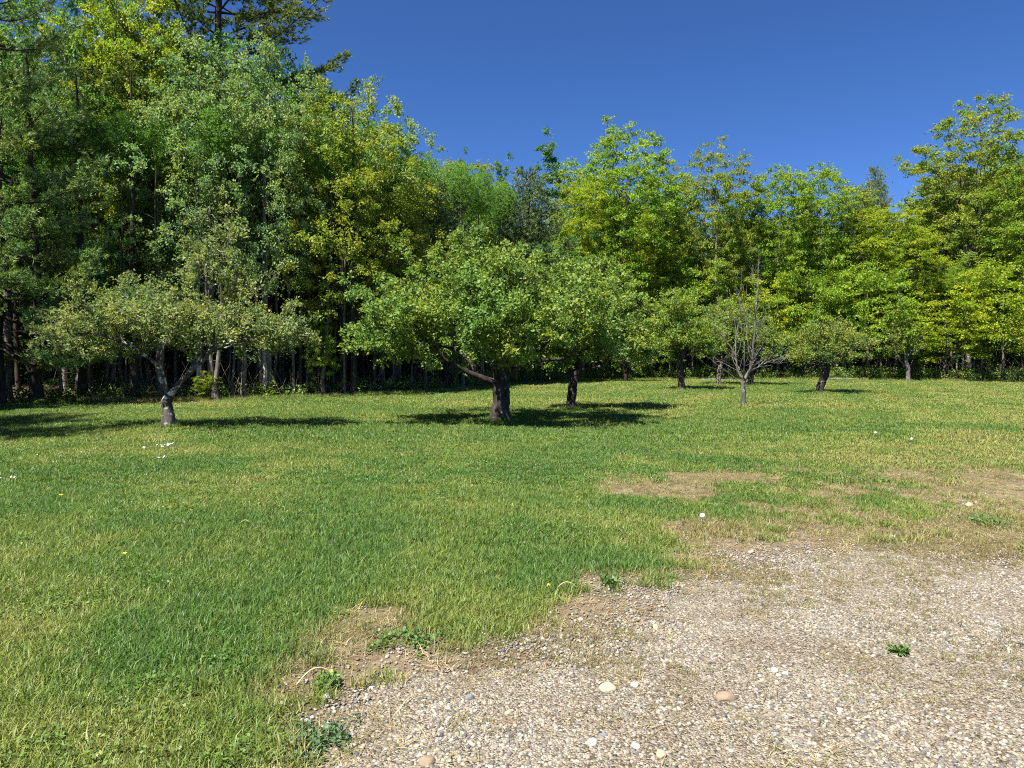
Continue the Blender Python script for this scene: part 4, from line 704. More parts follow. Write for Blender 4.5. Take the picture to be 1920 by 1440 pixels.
    ('wood_tree_low', -36.4, 56.81, 7.67, 2.51, 'dark', 'low leafy tree far back behind the far-left pine', 'low trees behind the far-left pine'),
    ('wood_tree_low', 35.83, 74.71, 7.06, 2.82, 'dark', 'low leafy tree far back behind the round-topped apple tree', 'low trees behind the round-topped apple tree'),
    ('wood_tree_low', -25.22, 51.77, 6.59, 2.63, 'dark', 'low leafy tree far back behind the grey-green apple tree', 'low trees behind the grey-green apple tree'),
    ('wood_tree_low', 39.26, 74.58, 8.0, 3.12, 'dark', 'low leafy tree far back behind the round-topped apple tree', 'low trees behind the round-topped apple tree'),
    ('wood_tree_low', 36.01, 71.97, 8.01, 2.42, 'dark', 'low leafy tree far back behind the round-topped apple tree', 'low trees behind the round-topped apple tree'),
    ('wood_tree_low', -35.84, 45.11, 8.28, 3.19, 'dark', 'low leafy tree far back behind the far-left pine', 'low trees behind the far-left pine'),
    ('wood_tree_low', -28.08, 57.64, 8.46, 2.45, 'dark', 'low leafy tree far back behind the grey-green apple tree', 'low trees behind the grey-green apple tree'),
    ('wood_tree_low', 5.05, 64.19, 8.24, 2.62, 'dark', 'low leafy tree far back behind the right half of the broad apple crown', 'low trees behind the right half of the broad apple crown'),
    ('wood_tree_low', -9.73, 55.51, 6.89, 3.01, 'dark', 'low leafy tree far back behind the left half of the broad apple crown', 'low trees behind the left half of the broad apple crown'),
    ('wood_tree_low', 13.29, 64.8, 7.7, 2.69, 'dark', 'low leafy tree far back behind the upright apple tree', 'low trees behind the upright apple tree'),
    ('wood_tree_low', 56.86, 73.69, 6.18, 2.99, 'dark', 'low leafy tree far back at the far right of the wood', 'low trees at the far right of the wood'),
    ('wood_tree_low', 15.9, 71.64, 6.34, 3.11, 'dark', 'low leafy tree far back behind the upright apple tree', 'low trees behind the upright apple tree'),
    ('wood_tree_low', 19.58, 73.9, 8.88, 2.41, 'dark', 'low leafy tree far back behind the upright apple tree', 'low trees behind the upright apple tree'),
    ('wood_tree_low', -9.04, 47.17, 6.85, 3.2, 'dark', 'low leafy tree far back behind the left half of the broad apple crown', 'low trees behind the left half of the broad apple crown'),
    ('wood_tree_low', -11.65, 58.93, 8.59, 2.79, 'dark', 'low leafy tree far back behind the left half of the broad apple crown', 'low trees behind the left half of the broad apple crown'),
    ('wood_tree_low', 38.62, 64.82, 6.23, 2.48, 'dark', 'low leafy tree far back behind the small sparse apple tree', 'low trees behind the small sparse apple tree'),
    ('wood_tree_low', -30.18, 43.07, 6.14, 2.36, 'dark', 'low leafy tree far back behind the far-left pine', 'low trees behind the far-left pine'),
    ('wood_tree_low', -33.77, 50.01, 6.9, 3.19, 'dark', 'low leafy tree far back behind the far-left pine', 'low trees behind the far-left pine'),
    ('wood_tree_low', 18.7, 78.3, 8.2, 3.11, 'dark', 'low leafy tree far back behind the upright apple tree', 'low trees behind the upright apple tree'),
    ('wood_tree_low', 51.84, 65.21, 6.7, 2.37, 'dark', 'low leafy tree far back at the far right of the wood', 'low trees at the far right of the wood'),
    ('wood_tree_low', 52.33, 62.96, 8.94, 2.95, 'dark', 'low leafy tree far back at the far right of the wood', 'low trees at the far right of the wood'),
    ('wood_tree_low', 35.48, 62.66, 8.74, 2.37, 'dark', 'low leafy tree far back behind the small sparse apple tree', 'low trees behind the small sparse apple tree'),
    ('wood_tree_low', 34.97, 62.82, 8.85, 2.35, 'dark', 'low leafy tree far back behind the small sparse apple tree', 'low trees behind the small sparse apple tree'),
    ('wood_tree_low', -29.01, 49.18, 6.52, 2.4, 'dark', 'low leafy tree far back behind the far-left pine', 'low trees behind the far-left pine'),
    ('wood_tree_low', -10.69, 46.84, 7.74, 2.96, 'dark', 'low leafy tree far back in the gap between the grey-green and the broad apple tree', 'low trees in the gap between the grey-green and the broad apple tree'),
    ('wood_tree_low', 0.6, 64.57, 6.74, 2.72, 'dark', 'low leafy tree far back behind the right half of the broad apple crown', 'low trees behind the right half of the broad apple crown'),
    ('wood_tree_low', 18.19, 78.21, 7.57, 3.18, 'dark', 'low leafy tree far back behind the upright apple tree', 'low trees behind the upright apple tree'),
    ('wood_tree_low', -9.4, 56.19, 8.19, 2.39, 'dark', 'low leafy tree far back behind the left half of the broad apple crown', 'low trees behind the left half of the broad apple crown'),
    ('wood_tree_low', 44.35, 74.01, 6.35, 2.89, 'dark', 'low leafy tree far back behind the small sparse apple tree', 'low trees behind the small sparse apple tree'),
    ('wood_tree_low', -7.12, 50.45, 6.65, 2.42, 'dark', 'low leafy tree far back behind the left half of the broad apple crown', 'low trees behind the left half of the broad apple crown'),
    ('wood_tree_low', 55.14, 71.72, 8.21, 2.46, 'dark', 'low leafy tree far back at the far right of the wood', 'low trees at the far right of the wood'),
    ('wood_tree_low', 28.77, 67.85, 7.53, 2.32, 'dark', 'low leafy tree far back behind the round-topped apple tree', 'low trees behind the round-topped apple tree'),
    ('wood_tree_low', 47.86, 64.55, 8.08, 2.41, 'dark', 'low leafy tree far back at the far right of the wood', 'low trees at the far right of the wood'),
    ('wood_tree_low', -28.41, 54.12, 8.11, 2.85, 'dark', 'low leafy tree far back behind the grey-green apple tree', 'low trees behind the grey-green apple tree'),
    ('wood_tree_low', -10.13, 56.42, 8.72, 3.04, 'dark', 'low leafy tree far back behind the left half of the broad apple crown', 'low trees behind the left half of the broad apple crown'),
    ('wood_tree_low', 36.33, 69.4, 7.35, 3.11, 'dark', 'low leafy tree far back behind the round-topped apple tree', 'low trees behind the round-topped apple tree'),
    ('wood_tree_low', -19.92, 51.79, 6.65, 2.7, 'dark', 'low leafy tree far back behind the grey-green apple tree', 'low trees behind the grey-green apple tree'),
    ('wood_tree_low', -25.6, 56.42, 8.72, 2.63, 'dark', 'low leafy tree far back behind the grey-green apple tree', 'low trees behind the grey-green apple tree'),
    ('wood_tree_low', 39.17, 74.67, 8.63, 2.96, 'dark', 'low leafy tree far back behind the round-topped apple tree', 'low trees behind the round-topped apple tree'),
    ('wood_tree_low', -25.13, 52.6, 6.8, 2.73, 'dark', 'low leafy tree far back behind the grey-green apple tree', 'low trees behind the grey-green apple tree'),
    ('wood_tree_low', -32.2, 41.73, 8.74, 2.71, 'dark', 'low leafy tree far back behind the far-left pine', 'low trees behind the far-left pine'),
    ('wood_tree_low', -0.02, 64.8, 6.09, 2.89, 'dark', 'low leafy tree far back behind the right half of the broad apple crown', 'low trees behind the right half of the broad apple crown'),
    ('wood_tree_low', 26.33, 64.96, 8.45, 2.76, 'dark', 'low leafy tree far back behind the round-topped apple tree', 'low trees behind the round-topped apple tree'),
    ('wood_tree_low', 2.39, 62.85, 6.17, 2.48, 'dark', 'low leafy tree far back behind the right half of the broad apple crown', 'low trees behind the right half of the broad apple crown'),
    ('wood_tree_low', -28.75, 54.6, 7.87, 3.15, 'dark', 'low leafy tree far back behind the grey-green apple tree', 'low trees behind the grey-green apple tree'),
    ('wood_tree_low', -29.53, 54.44, 8.03, 2.71, 'dark', 'low leafy tree far back behind the far-left pine', 'low trees behind the far-left pine'),
    ('wood_tree_low', 26.4, 66.75, 8.21, 2.54, 'dark', 'low leafy tree far back behind the round-topped apple tree', 'low trees behind the round-topped apple tree'),
    ('wood_tree_low', 5.12, 69.95, 6.67, 3.17, 'dark', 'low leafy tree far back behind the right half of the broad apple crown', 'low trees behind the right half of the broad apple crown'),
    ('wood_tree_low', -36.53, 55.39, 8.91, 3.03, 'dark', 'low leafy tree far back behind the far-left pine', 'low trees behind the far-left pine'),
    ('wood_tree_low', -4.76, 61.5, 7.89, 3.19, 'dark', 'low leafy tree far back behind the left half of the broad apple crown', 'low trees behind the left half of the broad apple crown'),
    ('wood_tree_low', 23.98, 66.43, 7.64, 2.37, 'dark', 'low leafy tree far back behind the dead tree', 'low trees behind the dead tree'),
    ('wood_tree_low', 3.28, 60.74, 7.46, 3.02, 'dark', 'low leafy tree far back behind the right half of the broad apple crown', 'low trees behind the right half of the broad apple crown'),
    ('wood_tree_low', -38.45, 46.71, 6.19, 2.59, 'dark', 'low leafy tree far back behind the far-left pine', 'low trees behind the far-left pine'),
    ('wood_tree_low', -9.71, 46.56, 6.95, 2.91, 'dark', 'low leafy tree far back behind the left half of the broad apple crown', 'low trees behind the left half of the broad apple crown'),
    ('wood_tree_low', -2.79, 53.06, 7.22, 2.32, 'dark', 'low leafy tree far back behind the left half of the broad apple crown', 'low trees behind the left half of the broad apple crown'),
    ('wood_tree_low', -30.01, 48.67, 6.48, 2.79, 'dark', 'low leafy tree far back behind the far-left pine', 'low trees behind the far-left pine'),
    ('wood_tree_low', -35.17, 53.53, 8.51, 3.05, 'dark', 'low leafy tree far back behind the far-left pine', 'low trees behind the far-left pine'),
    ('wood_tree_low', 33.84, 72.38, 8.6, 2.41, 'dark', 'low leafy tree far back behind the round-topped apple tree', 'low trees behind the round-topped apple tree'),
    ('wood_tree_low', -36.74, 46.48, 8.92, 2.72, 'dark', 'low leafy tree far back behind the far-left pine', 'low trees behind the far-left pine'),
    ('wood_tree_low', 7.57, 66.0, 7.67, 2.99, 'dark', 'low leafy tree far back behind the right half of the broad apple crown', 'low trees behind the right half of the broad apple crown'),
    ('wood_tree_low', 8.21, 63.47, 7.07, 2.66, 'dark', 'low leafy tree far back behind the right half of the broad apple crown', 'low trees behind the right half of the broad apple crown'),
    ('wood_tree_low', -28.14, 42.45, 8.11, 2.31, 'dark', 'low leafy tree far back behind the far-left pine', 'low trees behind the far-left pine'),
    ('wood_tree_low', -19.39, 53.13, 8.37, 2.54, 'dark', 'low leafy tree far back behind the grey-green apple tree', 'low trees behind the grey-green apple tree'),
    ('wood_tree_low', -40.91, 55.27, 8.01, 2.99, 'dark', 'low leafy tree far back behind the far-left pine', 'low trees behind the far-left pine'),
    ('wood_tree_low', 24.03, 75.38, 6.22, 2.42, 'dark', 'low leafy tree far back behind the dead tree', 'low trees behind the dead tree'),
    ('wood_tree_low', 44.79, 64.27, 7.85, 2.94, 'dark', 'low leafy tree far back at the far right of the wood', 'low trees at the far right of the wood'),
    ('wood_tree_low', 2.6, 59.38, 7.73, 2.72, 'dark', 'low leafy tree far back behind the right half of the broad apple crown', 'low trees behind the right half of the broad apple crown'),
    ('wood_tree_low', -17.82, 50.81, 7.72, 2.33, 'dark', 'low leafy tree far back behind the grey-green apple tree', 'low trees behind the grey-green apple tree'),
    ('wood_tree_low', -9.63, 49.68, 7.51, 2.46, 'dark', 'low leafy tree far back behind the left half of the broad apple crown', 'low trees behind the left half of the broad apple crown'),
    ('wood_tree_low', -6.13, 55.53, 6.48, 2.52, 'dark', 'low leafy tree far back behind the left half of the broad apple crown', 'low trees behind the left half of the broad apple crown'),
    ('wood_tree_low', 10.06, 72.61, 8.77, 2.87, 'dark', 'low leafy tree far back behind the right half of the broad apple crown', 'low trees behind the right half of the broad apple crown'),
    ('wood_tree_low', 9.49, 77.23, 8.93, 2.77, 'dark', 'low leafy tree far back behind the right half of the broad apple crown', 'low trees behind the right half of the broad apple crown'),
    ('wood_tree_low', -1.33, 67.9, 7.08, 3.04, 'dark', 'low leafy tree far back behind the right half of the broad apple crown', 'low trees behind the right half of the broad apple crown'),
    ('wood_tree_low', -24.53, 45.29, 6.87, 2.75, 'dark', 'low leafy tree far back behind the far-left pine', 'low trees behind the far-left pine'),
    ('wood_tree_low', -10.71, 49.35, 6.27, 2.36, 'dark', 'low leafy tree far back in the gap between the grey-green and the broad apple tree', 'low trees in the gap between the grey-green and the broad apple tree'),
    ('wood_tree_low', 51.49, 71.26, 8.37, 2.87, 'dark', 'low leafy tree far back at the far right of the wood', 'low trees at the far right of the wood'),
    ('wood_tree_low', 8.98, 69.74, 8.07, 2.69, 'dark', 'low leafy tree far back behind the right half of the broad apple crown', 'low trees behind the right half of the broad apple crown'),
    ('wood_tree_low', 42.96, 63.8, 7.38, 3.0, 'dark', 'low leafy tree far back at the far right of the wood', 'low trees at the far right of the wood'),
    ('wood_tree_low', 10.66, 74.83, 8.22, 2.64, 'dark', 'low leafy tree far back behind the right half of the broad apple crown', 'low trees behind the right half of the broad apple crown'),
    ('wood_tree_low', -6.0, 49.14, 7.16, 3.15, 'dark', 'low leafy tree far back behind the left half of the broad apple crown', 'low trees behind the left half of the broad apple crown'),
    ('wood_tree_low', -41.37, 55.26, 8.59, 3.0, 'dark', 'low leafy tree far back behind the far-left pine', 'low trees behind the far-left pine'),
    ('wood_tree_low', -32.24, 55.07, 8.93, 2.59, 'dark', 'low leafy tree far back behind the far-left pine', 'low trees behind the far-left pine'),
    ('wood_tree_low', -27.9, 44.56, 6.79, 2.53, 'dark', 'low leafy tree far back behind the far-left pine', 'low trees behind the far-left pine'),
    ('wood_tree_low', -32.97, 44.69, 7.1, 2.98, 'dark', 'low leafy tree far back behind the far-left pine', 'low trees behind the far-left pine'),
    ('wood_tree_low', 52.42, 59.48, 8.74, 3.11, 'dark', 'low leafy tree far back at the far right of the wood', 'low trees at the far right of the wood'),
    ('wood_tree_low', 48.34, 55.39, 6.15, 2.18, 'green', 'low leafy tree far back at the far right of the wood', 'low trees at the far right of the wood'),
    ('wood_tree_low', 11.79, 58.02, 5.79, 2.34, 'green', 'low leafy tree far back behind the upright apple tree', 'low trees behind the upright apple tree'),
    ('wood_tree_low', -0.8, 47.01, 6.31, 2.02, 'green', 'low leafy tree far back behind the right half of the broad apple crown', 'low trees behind the right half of the broad apple crown'),
    ('wood_tree_low', 42.19, 57.09, 5.75, 2.62, 'green', 'low leafy tree far back at the far right of the wood', 'low trees at the far right of the wood'),
    ('wood_tree_low', 50.12, 57.68, 5.87, 2.49, 'green', 'low leafy tree far back at the far right of the wood', 'low trees at the far right of the wood'),
    ('wood_tree_low', 37.06, 59.96, 6.2, 2.21, 'green', 'low leafy tree far back behind the small sparse apple tree', 'low trees behind the small sparse apple tree'),
    ('wood_tree_low', 17.67, 57.13, 7.59, 2.54, 'green', 'low leafy tree far back behind the dead tree', 'low trees behind the dead tree'),
    ('wood_tree_low', 26.3, 60.12, 7.88, 2.03, 'green', 'low leafy tree far back behind the round-topped apple tree', 'low trees behind the round-topped apple tree'),
    ('wood_tree_low', 43.32, 53.75, 6.51, 2.35, 'green', 'low leafy tree far back at the far right of the wood', 'low trees at the far right of the wood'),
    ('wood_tree_low', 13.68, 59.21, 6.71, 2.25, 'green', 'low leafy tree far back behind the upright apple tree', 'low trees behind the upright apple tree'),
    ('wood_tree_low', 7.52, 55.24, 5.98, 2.42, 'green', 'low leafy tree far back behind the right half of the broad apple crown', 'low trees behind the right half of the broad apple crown'),
    ('wood_tree_low', -1.46, 45.12, 7.64, 2.01, 'green', 'low leafy tree far back behind the left half of the broad apple crown', 'low trees behind the left half of the broad apple crown'),
    ('wood_tree_low', 0.37, 50.74, 7.03, 2.53, 'green', 'low leafy tree far back behind the right half of the broad apple crown', 'low trees behind the right half of the broad apple crown'),
    ('wood_tree_low', 26.94, 58.82, 6.18, 2.03, 'green', 'low leafy tree far back behind the round-topped apple tree', 'low trees behind the round-topped apple tree'),
    ('wood_tree_low', 37.43, 59.99, 7.99, 2.22, 'green', 'low leafy tree far back behind the small sparse apple tree', 'low trees behind the small sparse apple tree'),
    ('wood_tree_low', 21.04, 58.67, 7.16, 2.58, 'green', 'low leafy tree far back behind the dead tree', 'low trees behind the dead tree'),
    ('wood_tree_low', 5.12, 54.73, 7.75, 2.48, 'green', 'low leafy tree far back behind the right half of the broad apple crown', 'low trees behind the right half of the broad apple crown'),
    ('wood_tree_low', 4.81, 55.52, 6.29, 2.57, 'green', 'low leafy tree far back behind the right half of the broad apple crown', 'low trees behind the right half of the broad apple crown'),
    ('wood_tree_low', 41.87, 57.83, 5.36, 2.06, 'green', 'low leafy tree far back at the far right of the wood', 'low trees at the far right of the wood'),
    ('wood_tree_low', 33.14, 59.94, 5.26, 2.41, 'green', 'low leafy tree far back behind the small sparse apple tree', 'low trees behind the small sparse apple tree'),
    ('wood_tree_low', 40.99, 57.56, 7.58, 2.44, 'green', 'low leafy tree far back at the far right of the wood', 'low trees at the far right of the wood'),
    ('wood_tree_low', 22.14, 61.6, 7.14, 2.2, 'green', 'low leafy tree far back behind the dead tree', 'low trees behind the dead tree'),
    ('wood_tree_low', 35.79, 55.68, 7.99, 2.2, 'green', 'low leafy tree far back at the far right of the wood', 'low trees at the far right of the wood'),
    ('wood_tree_low', 40.07, 59.06, 7.33, 2.52, 'green', 'low leafy tree far back at the far right of the wood', 'low trees at the far right of the wood'),
    ('wood_tree_low', 40.19, 51.77, 6.09, 2.78, 'green', 'low leafy tree far back at the far right of the wood', 'low trees at the far right of the wood'),
    ('wood_tree_low', 25.01, 58.64, 5.74, 2.24, 'green', 'low leafy tree far back behind the round-topped apple tree', 'low trees behind the round-topped apple tree'),
    ('wood_tree_low', -3.17, 48.03, 5.08, 2.6, 'green', 'low leafy tree far back behind the left half of the broad apple crown', 'low trees behind the left half of the broad apple crown'),
    ('wood_tree_low', -2.04, 44.84, 6.31, 2.06, 'green', 'low leafy tree far back behind the left half of the broad apple crown', 'low trees behind the left half of the broad apple crown'),
    ('wood_tree_low', -1.92, 52.15, 7.83, 2.53, 'green', 'low leafy tree far back behind the left half of the broad apple crown', 'low trees behind the left half of the broad apple crown'),
    ('wood_tree_low', 33.43, 54.44, 5.12, 2.2, 'green', 'low leafy tree far back behind the small sparse apple tree', 'low trees behind the small sparse apple tree'),
    ('wood_tree_low', 24.83, 62.24, 6.36, 2.29, 'green', 'low leafy tree far back behind the round-topped apple tree', 'low trees behind the round-topped apple tree'),
    ('wood_tree_low', -0.55, 47.73, 6.26, 2.21, 'green', 'low leafy tree far back behind the right half of the broad apple crown', 'low trees behind the right half of the broad apple crown'),
    ('wood_tree_low', 20.4, 61.88, 5.8, 2.77, 'green', 'low leafy tree far back behind the dead tree', 'low trees behind the dead tree'),
    ('wood_tree_low', 28.3, 63.33, 6.42, 2.46, 'green', 'low leafy tree far back behind the round-topped apple tree', 'low trees behind the round-topped apple tree'),
    ('wood_tree_low', 47.82, 54.35, 7.14, 2.62, 'green', 'low leafy tree far back at the far right of the wood', 'low trees at the far right of the wood'),
    ('wood_tree_low', 8.55, 58.54, 6.1, 2.1, 'green', 'low leafy tree far back behind the right half of the broad apple crown', 'low trees behind the right half of the broad apple crown'),
    ('wood_tree_low', 12.16, 58.34, 7.39, 2.78, 'green', 'low leafy tree far back behind the upright apple tree', 'low trees behind the upright apple tree'),
    ('wood_tree_low', -3.55, 46.91, 6.97, 2.22, 'green', 'low leafy tree far back behind the left half of the broad apple crown', 'low trees behind the left half of the broad apple crown'),
    ('wood_tree_low', 39.16, 54.64, 5.23, 2.04, 'green', 'low leafy tree far back at the far right of the wood', 'low trees at the far right of the wood'),
    ('wood_tree_low', 35.87, 61.59, 6.67, 2.77, 'green', 'low leafy tree far back behind the small sparse apple tree', 'low trees behind the small sparse apple tree'),
    ('wood_tree_low', 7.34, 56.54, 7.56, 2.27, 'green', 'low leafy tree far back behind the right half of the broad apple crown', 'low trees behind the right half of the broad apple crown'),
    ('wood_tree_low', 34.03, 58.59, 6.22, 2.57, 'green', 'low leafy tree far back behind the small sparse apple tree', 'low trees behind the small sparse apple tree'),
    ('wood_tree_low', 35.67, 61.81, 7.67, 2.57, 'green', 'low leafy tree far back behind the small sparse apple tree', 'low trees behind the small sparse apple tree'),
    ('wood_tree_low', 15.63, 61.34, 5.78, 2.75, 'green', 'low leafy tree far back behind the upright apple tree', 'low trees behind the upright apple tree'),
    ('wood_tree_low', 31.13, 55.63, 7.42, 2.61, 'green', 'low leafy tree far back behind the small sparse apple tree', 'low trees behind the small sparse apple tree'),
    ('wood_tree_low', 50.79, 59.29, 6.48, 2.11, 'green', 'low leafy tree far back at the far right of the wood', 'low trees at the far right of the wood'),
    ('wood_tree_low', 2.8, 51.19, 5.46, 2.59, 'green', 'low leafy tree far back behind the right half of the broad apple crown', 'low trees behind the right half of the broad apple crown'),
    ('wood_tree_low', -3.71, 44.98, 7.01, 2.15, 'green', 'low leafy tree far back behind the left half of the broad apple crown', 'low trees behind the left half of the broad apple crown'),
    ('wood_tree_low', 31.42, 59.97, 6.64, 2.02, 'green', 'low leafy tree far back behind the round-topped apple tree', 'low trees behind the round-topped apple tree'),
    ('wood_tree_low', 28.76, 55.58, 5.12, 2.69, 'green', 'low leafy tree far back behind the round-topped apple tree', 'low trees behind the round-topped apple tree'),
    ('wood_tree_low', 43.66, 58.73, 5.3, 2.25, 'green', 'low leafy tree far back at the far right of the wood', 'low trees at the far right of the wood'),
    ('wood_tree_low', 5.9, 56.23, 5.4, 2.43, 'green', 'low leafy tree far back behind the right half of the broad apple crown', 'low trees behind the right half of the broad apple crown'),
    ('wood_tree_low', 41.88, 59.32, 7.41, 2.38, 'green', 'low leafy tree far back at the far right of the wood', 'low trees at the far right of the wood'),
    ('wood_tree_low', 16.0, 59.13, 6.86, 2.54, 'green', 'low leafy tree far back behind the upright apple tree', 'low trees behind the upright apple tree'),
    ('wood_tree_low', 16.36, 61.39, 5.43, 2.05, 'green', 'low leafy tree far back behind the upright apple tree', 'low trees behind the upright apple tree'),
    ('wood_tree_low', 37.06, 53.36, 7.6, 2.75, 'green', 'low leafy tree far back at the far right of the wood', 'low trees at the far right of the wood'),
    ('wood_tree_low', 6.49, 56.33, 6.71, 2.24, 'green', 'low leafy tree far back behind the right half of the broad apple crown', 'low trees behind the right half of the broad apple crown'),
    ('wood_tree_low', -1.23, 49.63, 5.4, 2.44, 'green', 'low leafy tree far back behind the left half of the broad apple crown', 'low trees behind the left half of the broad apple crown'),
    ('wood_tree_low', 5.83, 58.47, 7.43, 2.11, 'green', 'low leafy tree far back behind the right half of the broad apple crown', 'low trees behind the right half of the broad apple crown'),
    ('wood_tree_low', 47.07, 56.92, 6.98, 2.52, 'green', 'low leafy tree far back at the far right of the wood', 'low trees at the far right of the wood'),
    ('wood_tree_low', -16.92, 37.75, 7.03, 2.3, 'dark', 'low leafy tree far back behind the grey-green apple tree', 'low trees behind the grey-green apple tree'),
    ('wood_tree_low', -4.12, 44.67, 7.22, 2.58, 'dark', 'low leafy tree far back behind the left half of the broad apple crown', 'low trees behind the left half of the broad apple crown'),
    ('wood_tree_low', -8.32, 45.1, 5.82, 2.76, 'dark', 'low leafy tree far back behind the left half of the broad apple crown', 'low trees behind the left half of the broad apple crown'),
    ('wood_tree_low', -17.13, 39.41, 7.57, 2.74, 'dark', 'low leafy tree far back behind the grey-green apple tree', 'low trees behind the grey-green apple tree'),
    ('wood_tree_low', -13.35, 38.27, 6.7, 2.7, 'dark', 'low leafy tree far back behind the grey-green apple tree', 'low trees behind the grey-green apple tree'),
    ('wood_tree_low', -2.55, 46.97, 7.45, 2.61, 'dark', 'low leafy tree far back behind the left half of the broad apple crown', 'low trees behind the left half of the broad apple crown'),
    ('wood_tree_low', -4.98, 48.61, 6.97, 2.37, 'dark', 'low leafy tree far back behind the left half of the broad apple crown', 'low trees behind the left half of the broad apple crown'),
    ('wood_tree_low', -15.76, 42.69, 5.74, 2.46, 'dark', 'low leafy tree far back behind the grey-green apple tree', 'low trees behind the grey-green apple tree'),
    ('wood_tree_low', -21.47, 38.61, 5.07, 2.06, 'dark', 'low leafy tree far back behind the far-left pine', 'low trees behind the far-left pine'),
    ('wood_tree_low', -20.77, 36.98, 5.52, 2.12, 'dark', 'low leafy tree far back behind the far-left pine', 'low trees behind the far-left pine'),
    ('wood_tree_low', -4.62, 46.66, 5.14, 2.14, 'dark', 'low leafy tree far back behind the left half of the broad apple crown', 'low trees behind the left half of the broad apple crown'),
    ('wood_tree_low', -6.07, 46.41, 5.9, 2.01, 'dark', 'low leafy tree far back behind the left half of the broad apple crown', 'low trees behind the left half of the broad apple crown'),
    ('wood_tree_low', -15.66, 40.01, 5.86, 2.77, 'dark', 'low leafy tree far back behind the grey-green apple tree', 'low trees behind the grey-green apple tree'),
    ('wood_tree_low', -5.97, 47.59, 6.76, 2.68, 'dark', 'low leafy tree far back behind the left half of the broad apple crown', 'low trees behind the left half of the broad apple crown'),
    ('wood_tree_low', -4.3, 47.17, 6.23, 2.22, 'dark', 'low leafy tree far back behind the left half of the broad apple crown', 'low trees behind the left half of the broad apple crown'),
    ('wood_tree_low', -11.87, 40.33, 5.57, 2.65, 'dark', 'low leafy tree far back in the gap between the grey-green and the broad apple tree', 'low trees in the gap between the grey-green and the broad apple tree'),
    ('wood_tree_low', -20.73, 38.77, 7.71, 2.56, 'dark', 'low leafy tree far back behind the far-left pine', 'low trees behind the far-left pine'),
    ('wood_tree_low', -10.26, 39.94, 5.23, 2.05, 'dark', 'low leafy tree far back in the gap between the grey-green and the broad apple tree', 'low trees in the gap between the grey-green and the broad apple tree'),
    ('wood_tree_low', -19.5, 38.01, 5.3, 2.07, 'dark', 'low leafy tree far back behind the grey-green apple tree', 'low trees behind the grey-green apple tree'),
    ('wood_tree_low', -3.07, 51.54, 7.01, 2.58, 'dark', 'low leafy tree far back behind the left half of the broad apple crown', 'low trees behind the left half of the broad apple crown'),
    ('wood_tree_low', -17.27, 40.48, 6.11, 2.53, 'dark', 'low leafy tree far back behind the grey-green apple tree', 'low trees behind the grey-green apple tree'),
    ('wood_tree_low', -18.36, 39.06, 5.39, 2.51, 'dark', 'low leafy tree far back behind the grey-green apple tree', 'low trees behind the grey-green apple tree'),
    ('wood_tree_low', -2.63, 49.72, 5.43, 2.18, 'dark', 'low leafy tree far back behind the left half of the broad apple crown', 'low trees behind the left half of the broad apple crown'),
    ('wood_tree_low', -10.86, 43.44, 6.14, 2.0, 'dark', 'low leafy tree far back in the gap between the grey-green and the broad apple tree', 'low trees in the gap between the grey-green and the broad apple tree'),
    ('wood_tree_low', -20.6, 38.32, 6.78, 2.59, 'dark', 'low leafy tree far back behind the far-left pine', 'low trees behind the far-left pine'),
    ('wood_tree_low', -6.68, 47.37, 5.67, 2.67, 'dark', 'low leafy tree far back behind the left half of the broad apple crown', 'low trees behind the left half of the broad apple crown'),
    ('wood_tree_low', -19.12, 38.78, 5.74, 2.22, 'dark', 'low leafy tree far back behind the grey-green apple tree', 'low trees behind the grey-green apple tree'),
    ('wood_tree_low', -16.15, 42.71, 5.51, 2.17, 'dark', 'low leafy tree far back behind the grey-green apple tree', 'low trees behind the grey-green apple tree'),
    ('wood_tree_low', -10.71, 42.56, 7.94, 2.03, 'dark', 'low leafy tree far back in the gap between the grey-green and the broad apple tree', 'low trees in the gap between the grey-green and the broad apple tree'),
    ('wood_tree_low', -22.24, 39.96, 5.42, 2.58, 'dark', 'low leafy tree far back behind the far-left pine', 'low trees behind the far-left pine'),
    ('wood_tree_low', -14.15, 41.83, 6.83, 2.54, 'dark', 'low leafy tree far back behind the grey-green apple tree', 'low trees behind the grey-green apple tree'),
    ('wood_tree_low', -13.29, 40.26, 7.03, 2.1, 'dark', 'low leafy tree far back in the gap between the grey-green and the broad apple tree', 'low trees in the gap between the grey-green and the broad apple tree'),
    ('wood_tree_low', -17.53, 41.76, 6.12, 2.57, 'dark', 'low leafy tree far back behind the grey-green apple tree', 'low trees behind the grey-green apple tree'),
    ('wood_tree_low', -7.77, 46.36, 6.8, 2.26, 'dark', 'low leafy tree far back behind the left half of the broad apple crown', 'low trees behind the left half of the broad apple crown'),
    ('wood_tree', -28.23, 22.95, 9.76, 2.88, 'green', 'unseen tree of the wood outside the left edge, added low to shade the trunks', 'trees outside the left edge'),  # from here on: unseen trees added to shade the left trunks, low enough to light the pine
    ('pine_young', -31.47, 26.9, 7.59, 2.52, 'green', 'unseen tree of the wood outside the left edge, added low to shade the trunks', 'trees outside the left edge'),
    ('birch_slim', -35.15, 32.1, 9.25, 2.9, 'green', 'unseen tree of the wood outside the left edge, added low to shade the trunks', 'trees outside the left edge'),
    ('oak_young', -20.78, 20.77, 9.15, 2.54, 'green', 'unseen tree of the wood outside the left edge, added low to shade the trunks', 'trees outside the left edge'),
    ('wood_tree', -22.36, 22.17, 8.03, 2.81, 'green', 'unseen tree of the wood outside the left edge, added low to shade the trunks', 'trees outside the left edge'),
    ('pine_young', -29.18, 32.06, 8.97, 2.42, 'green', 'unseen tree of the wood outside the left edge, added low to shade the trunks', 'trees outside the left edge'),
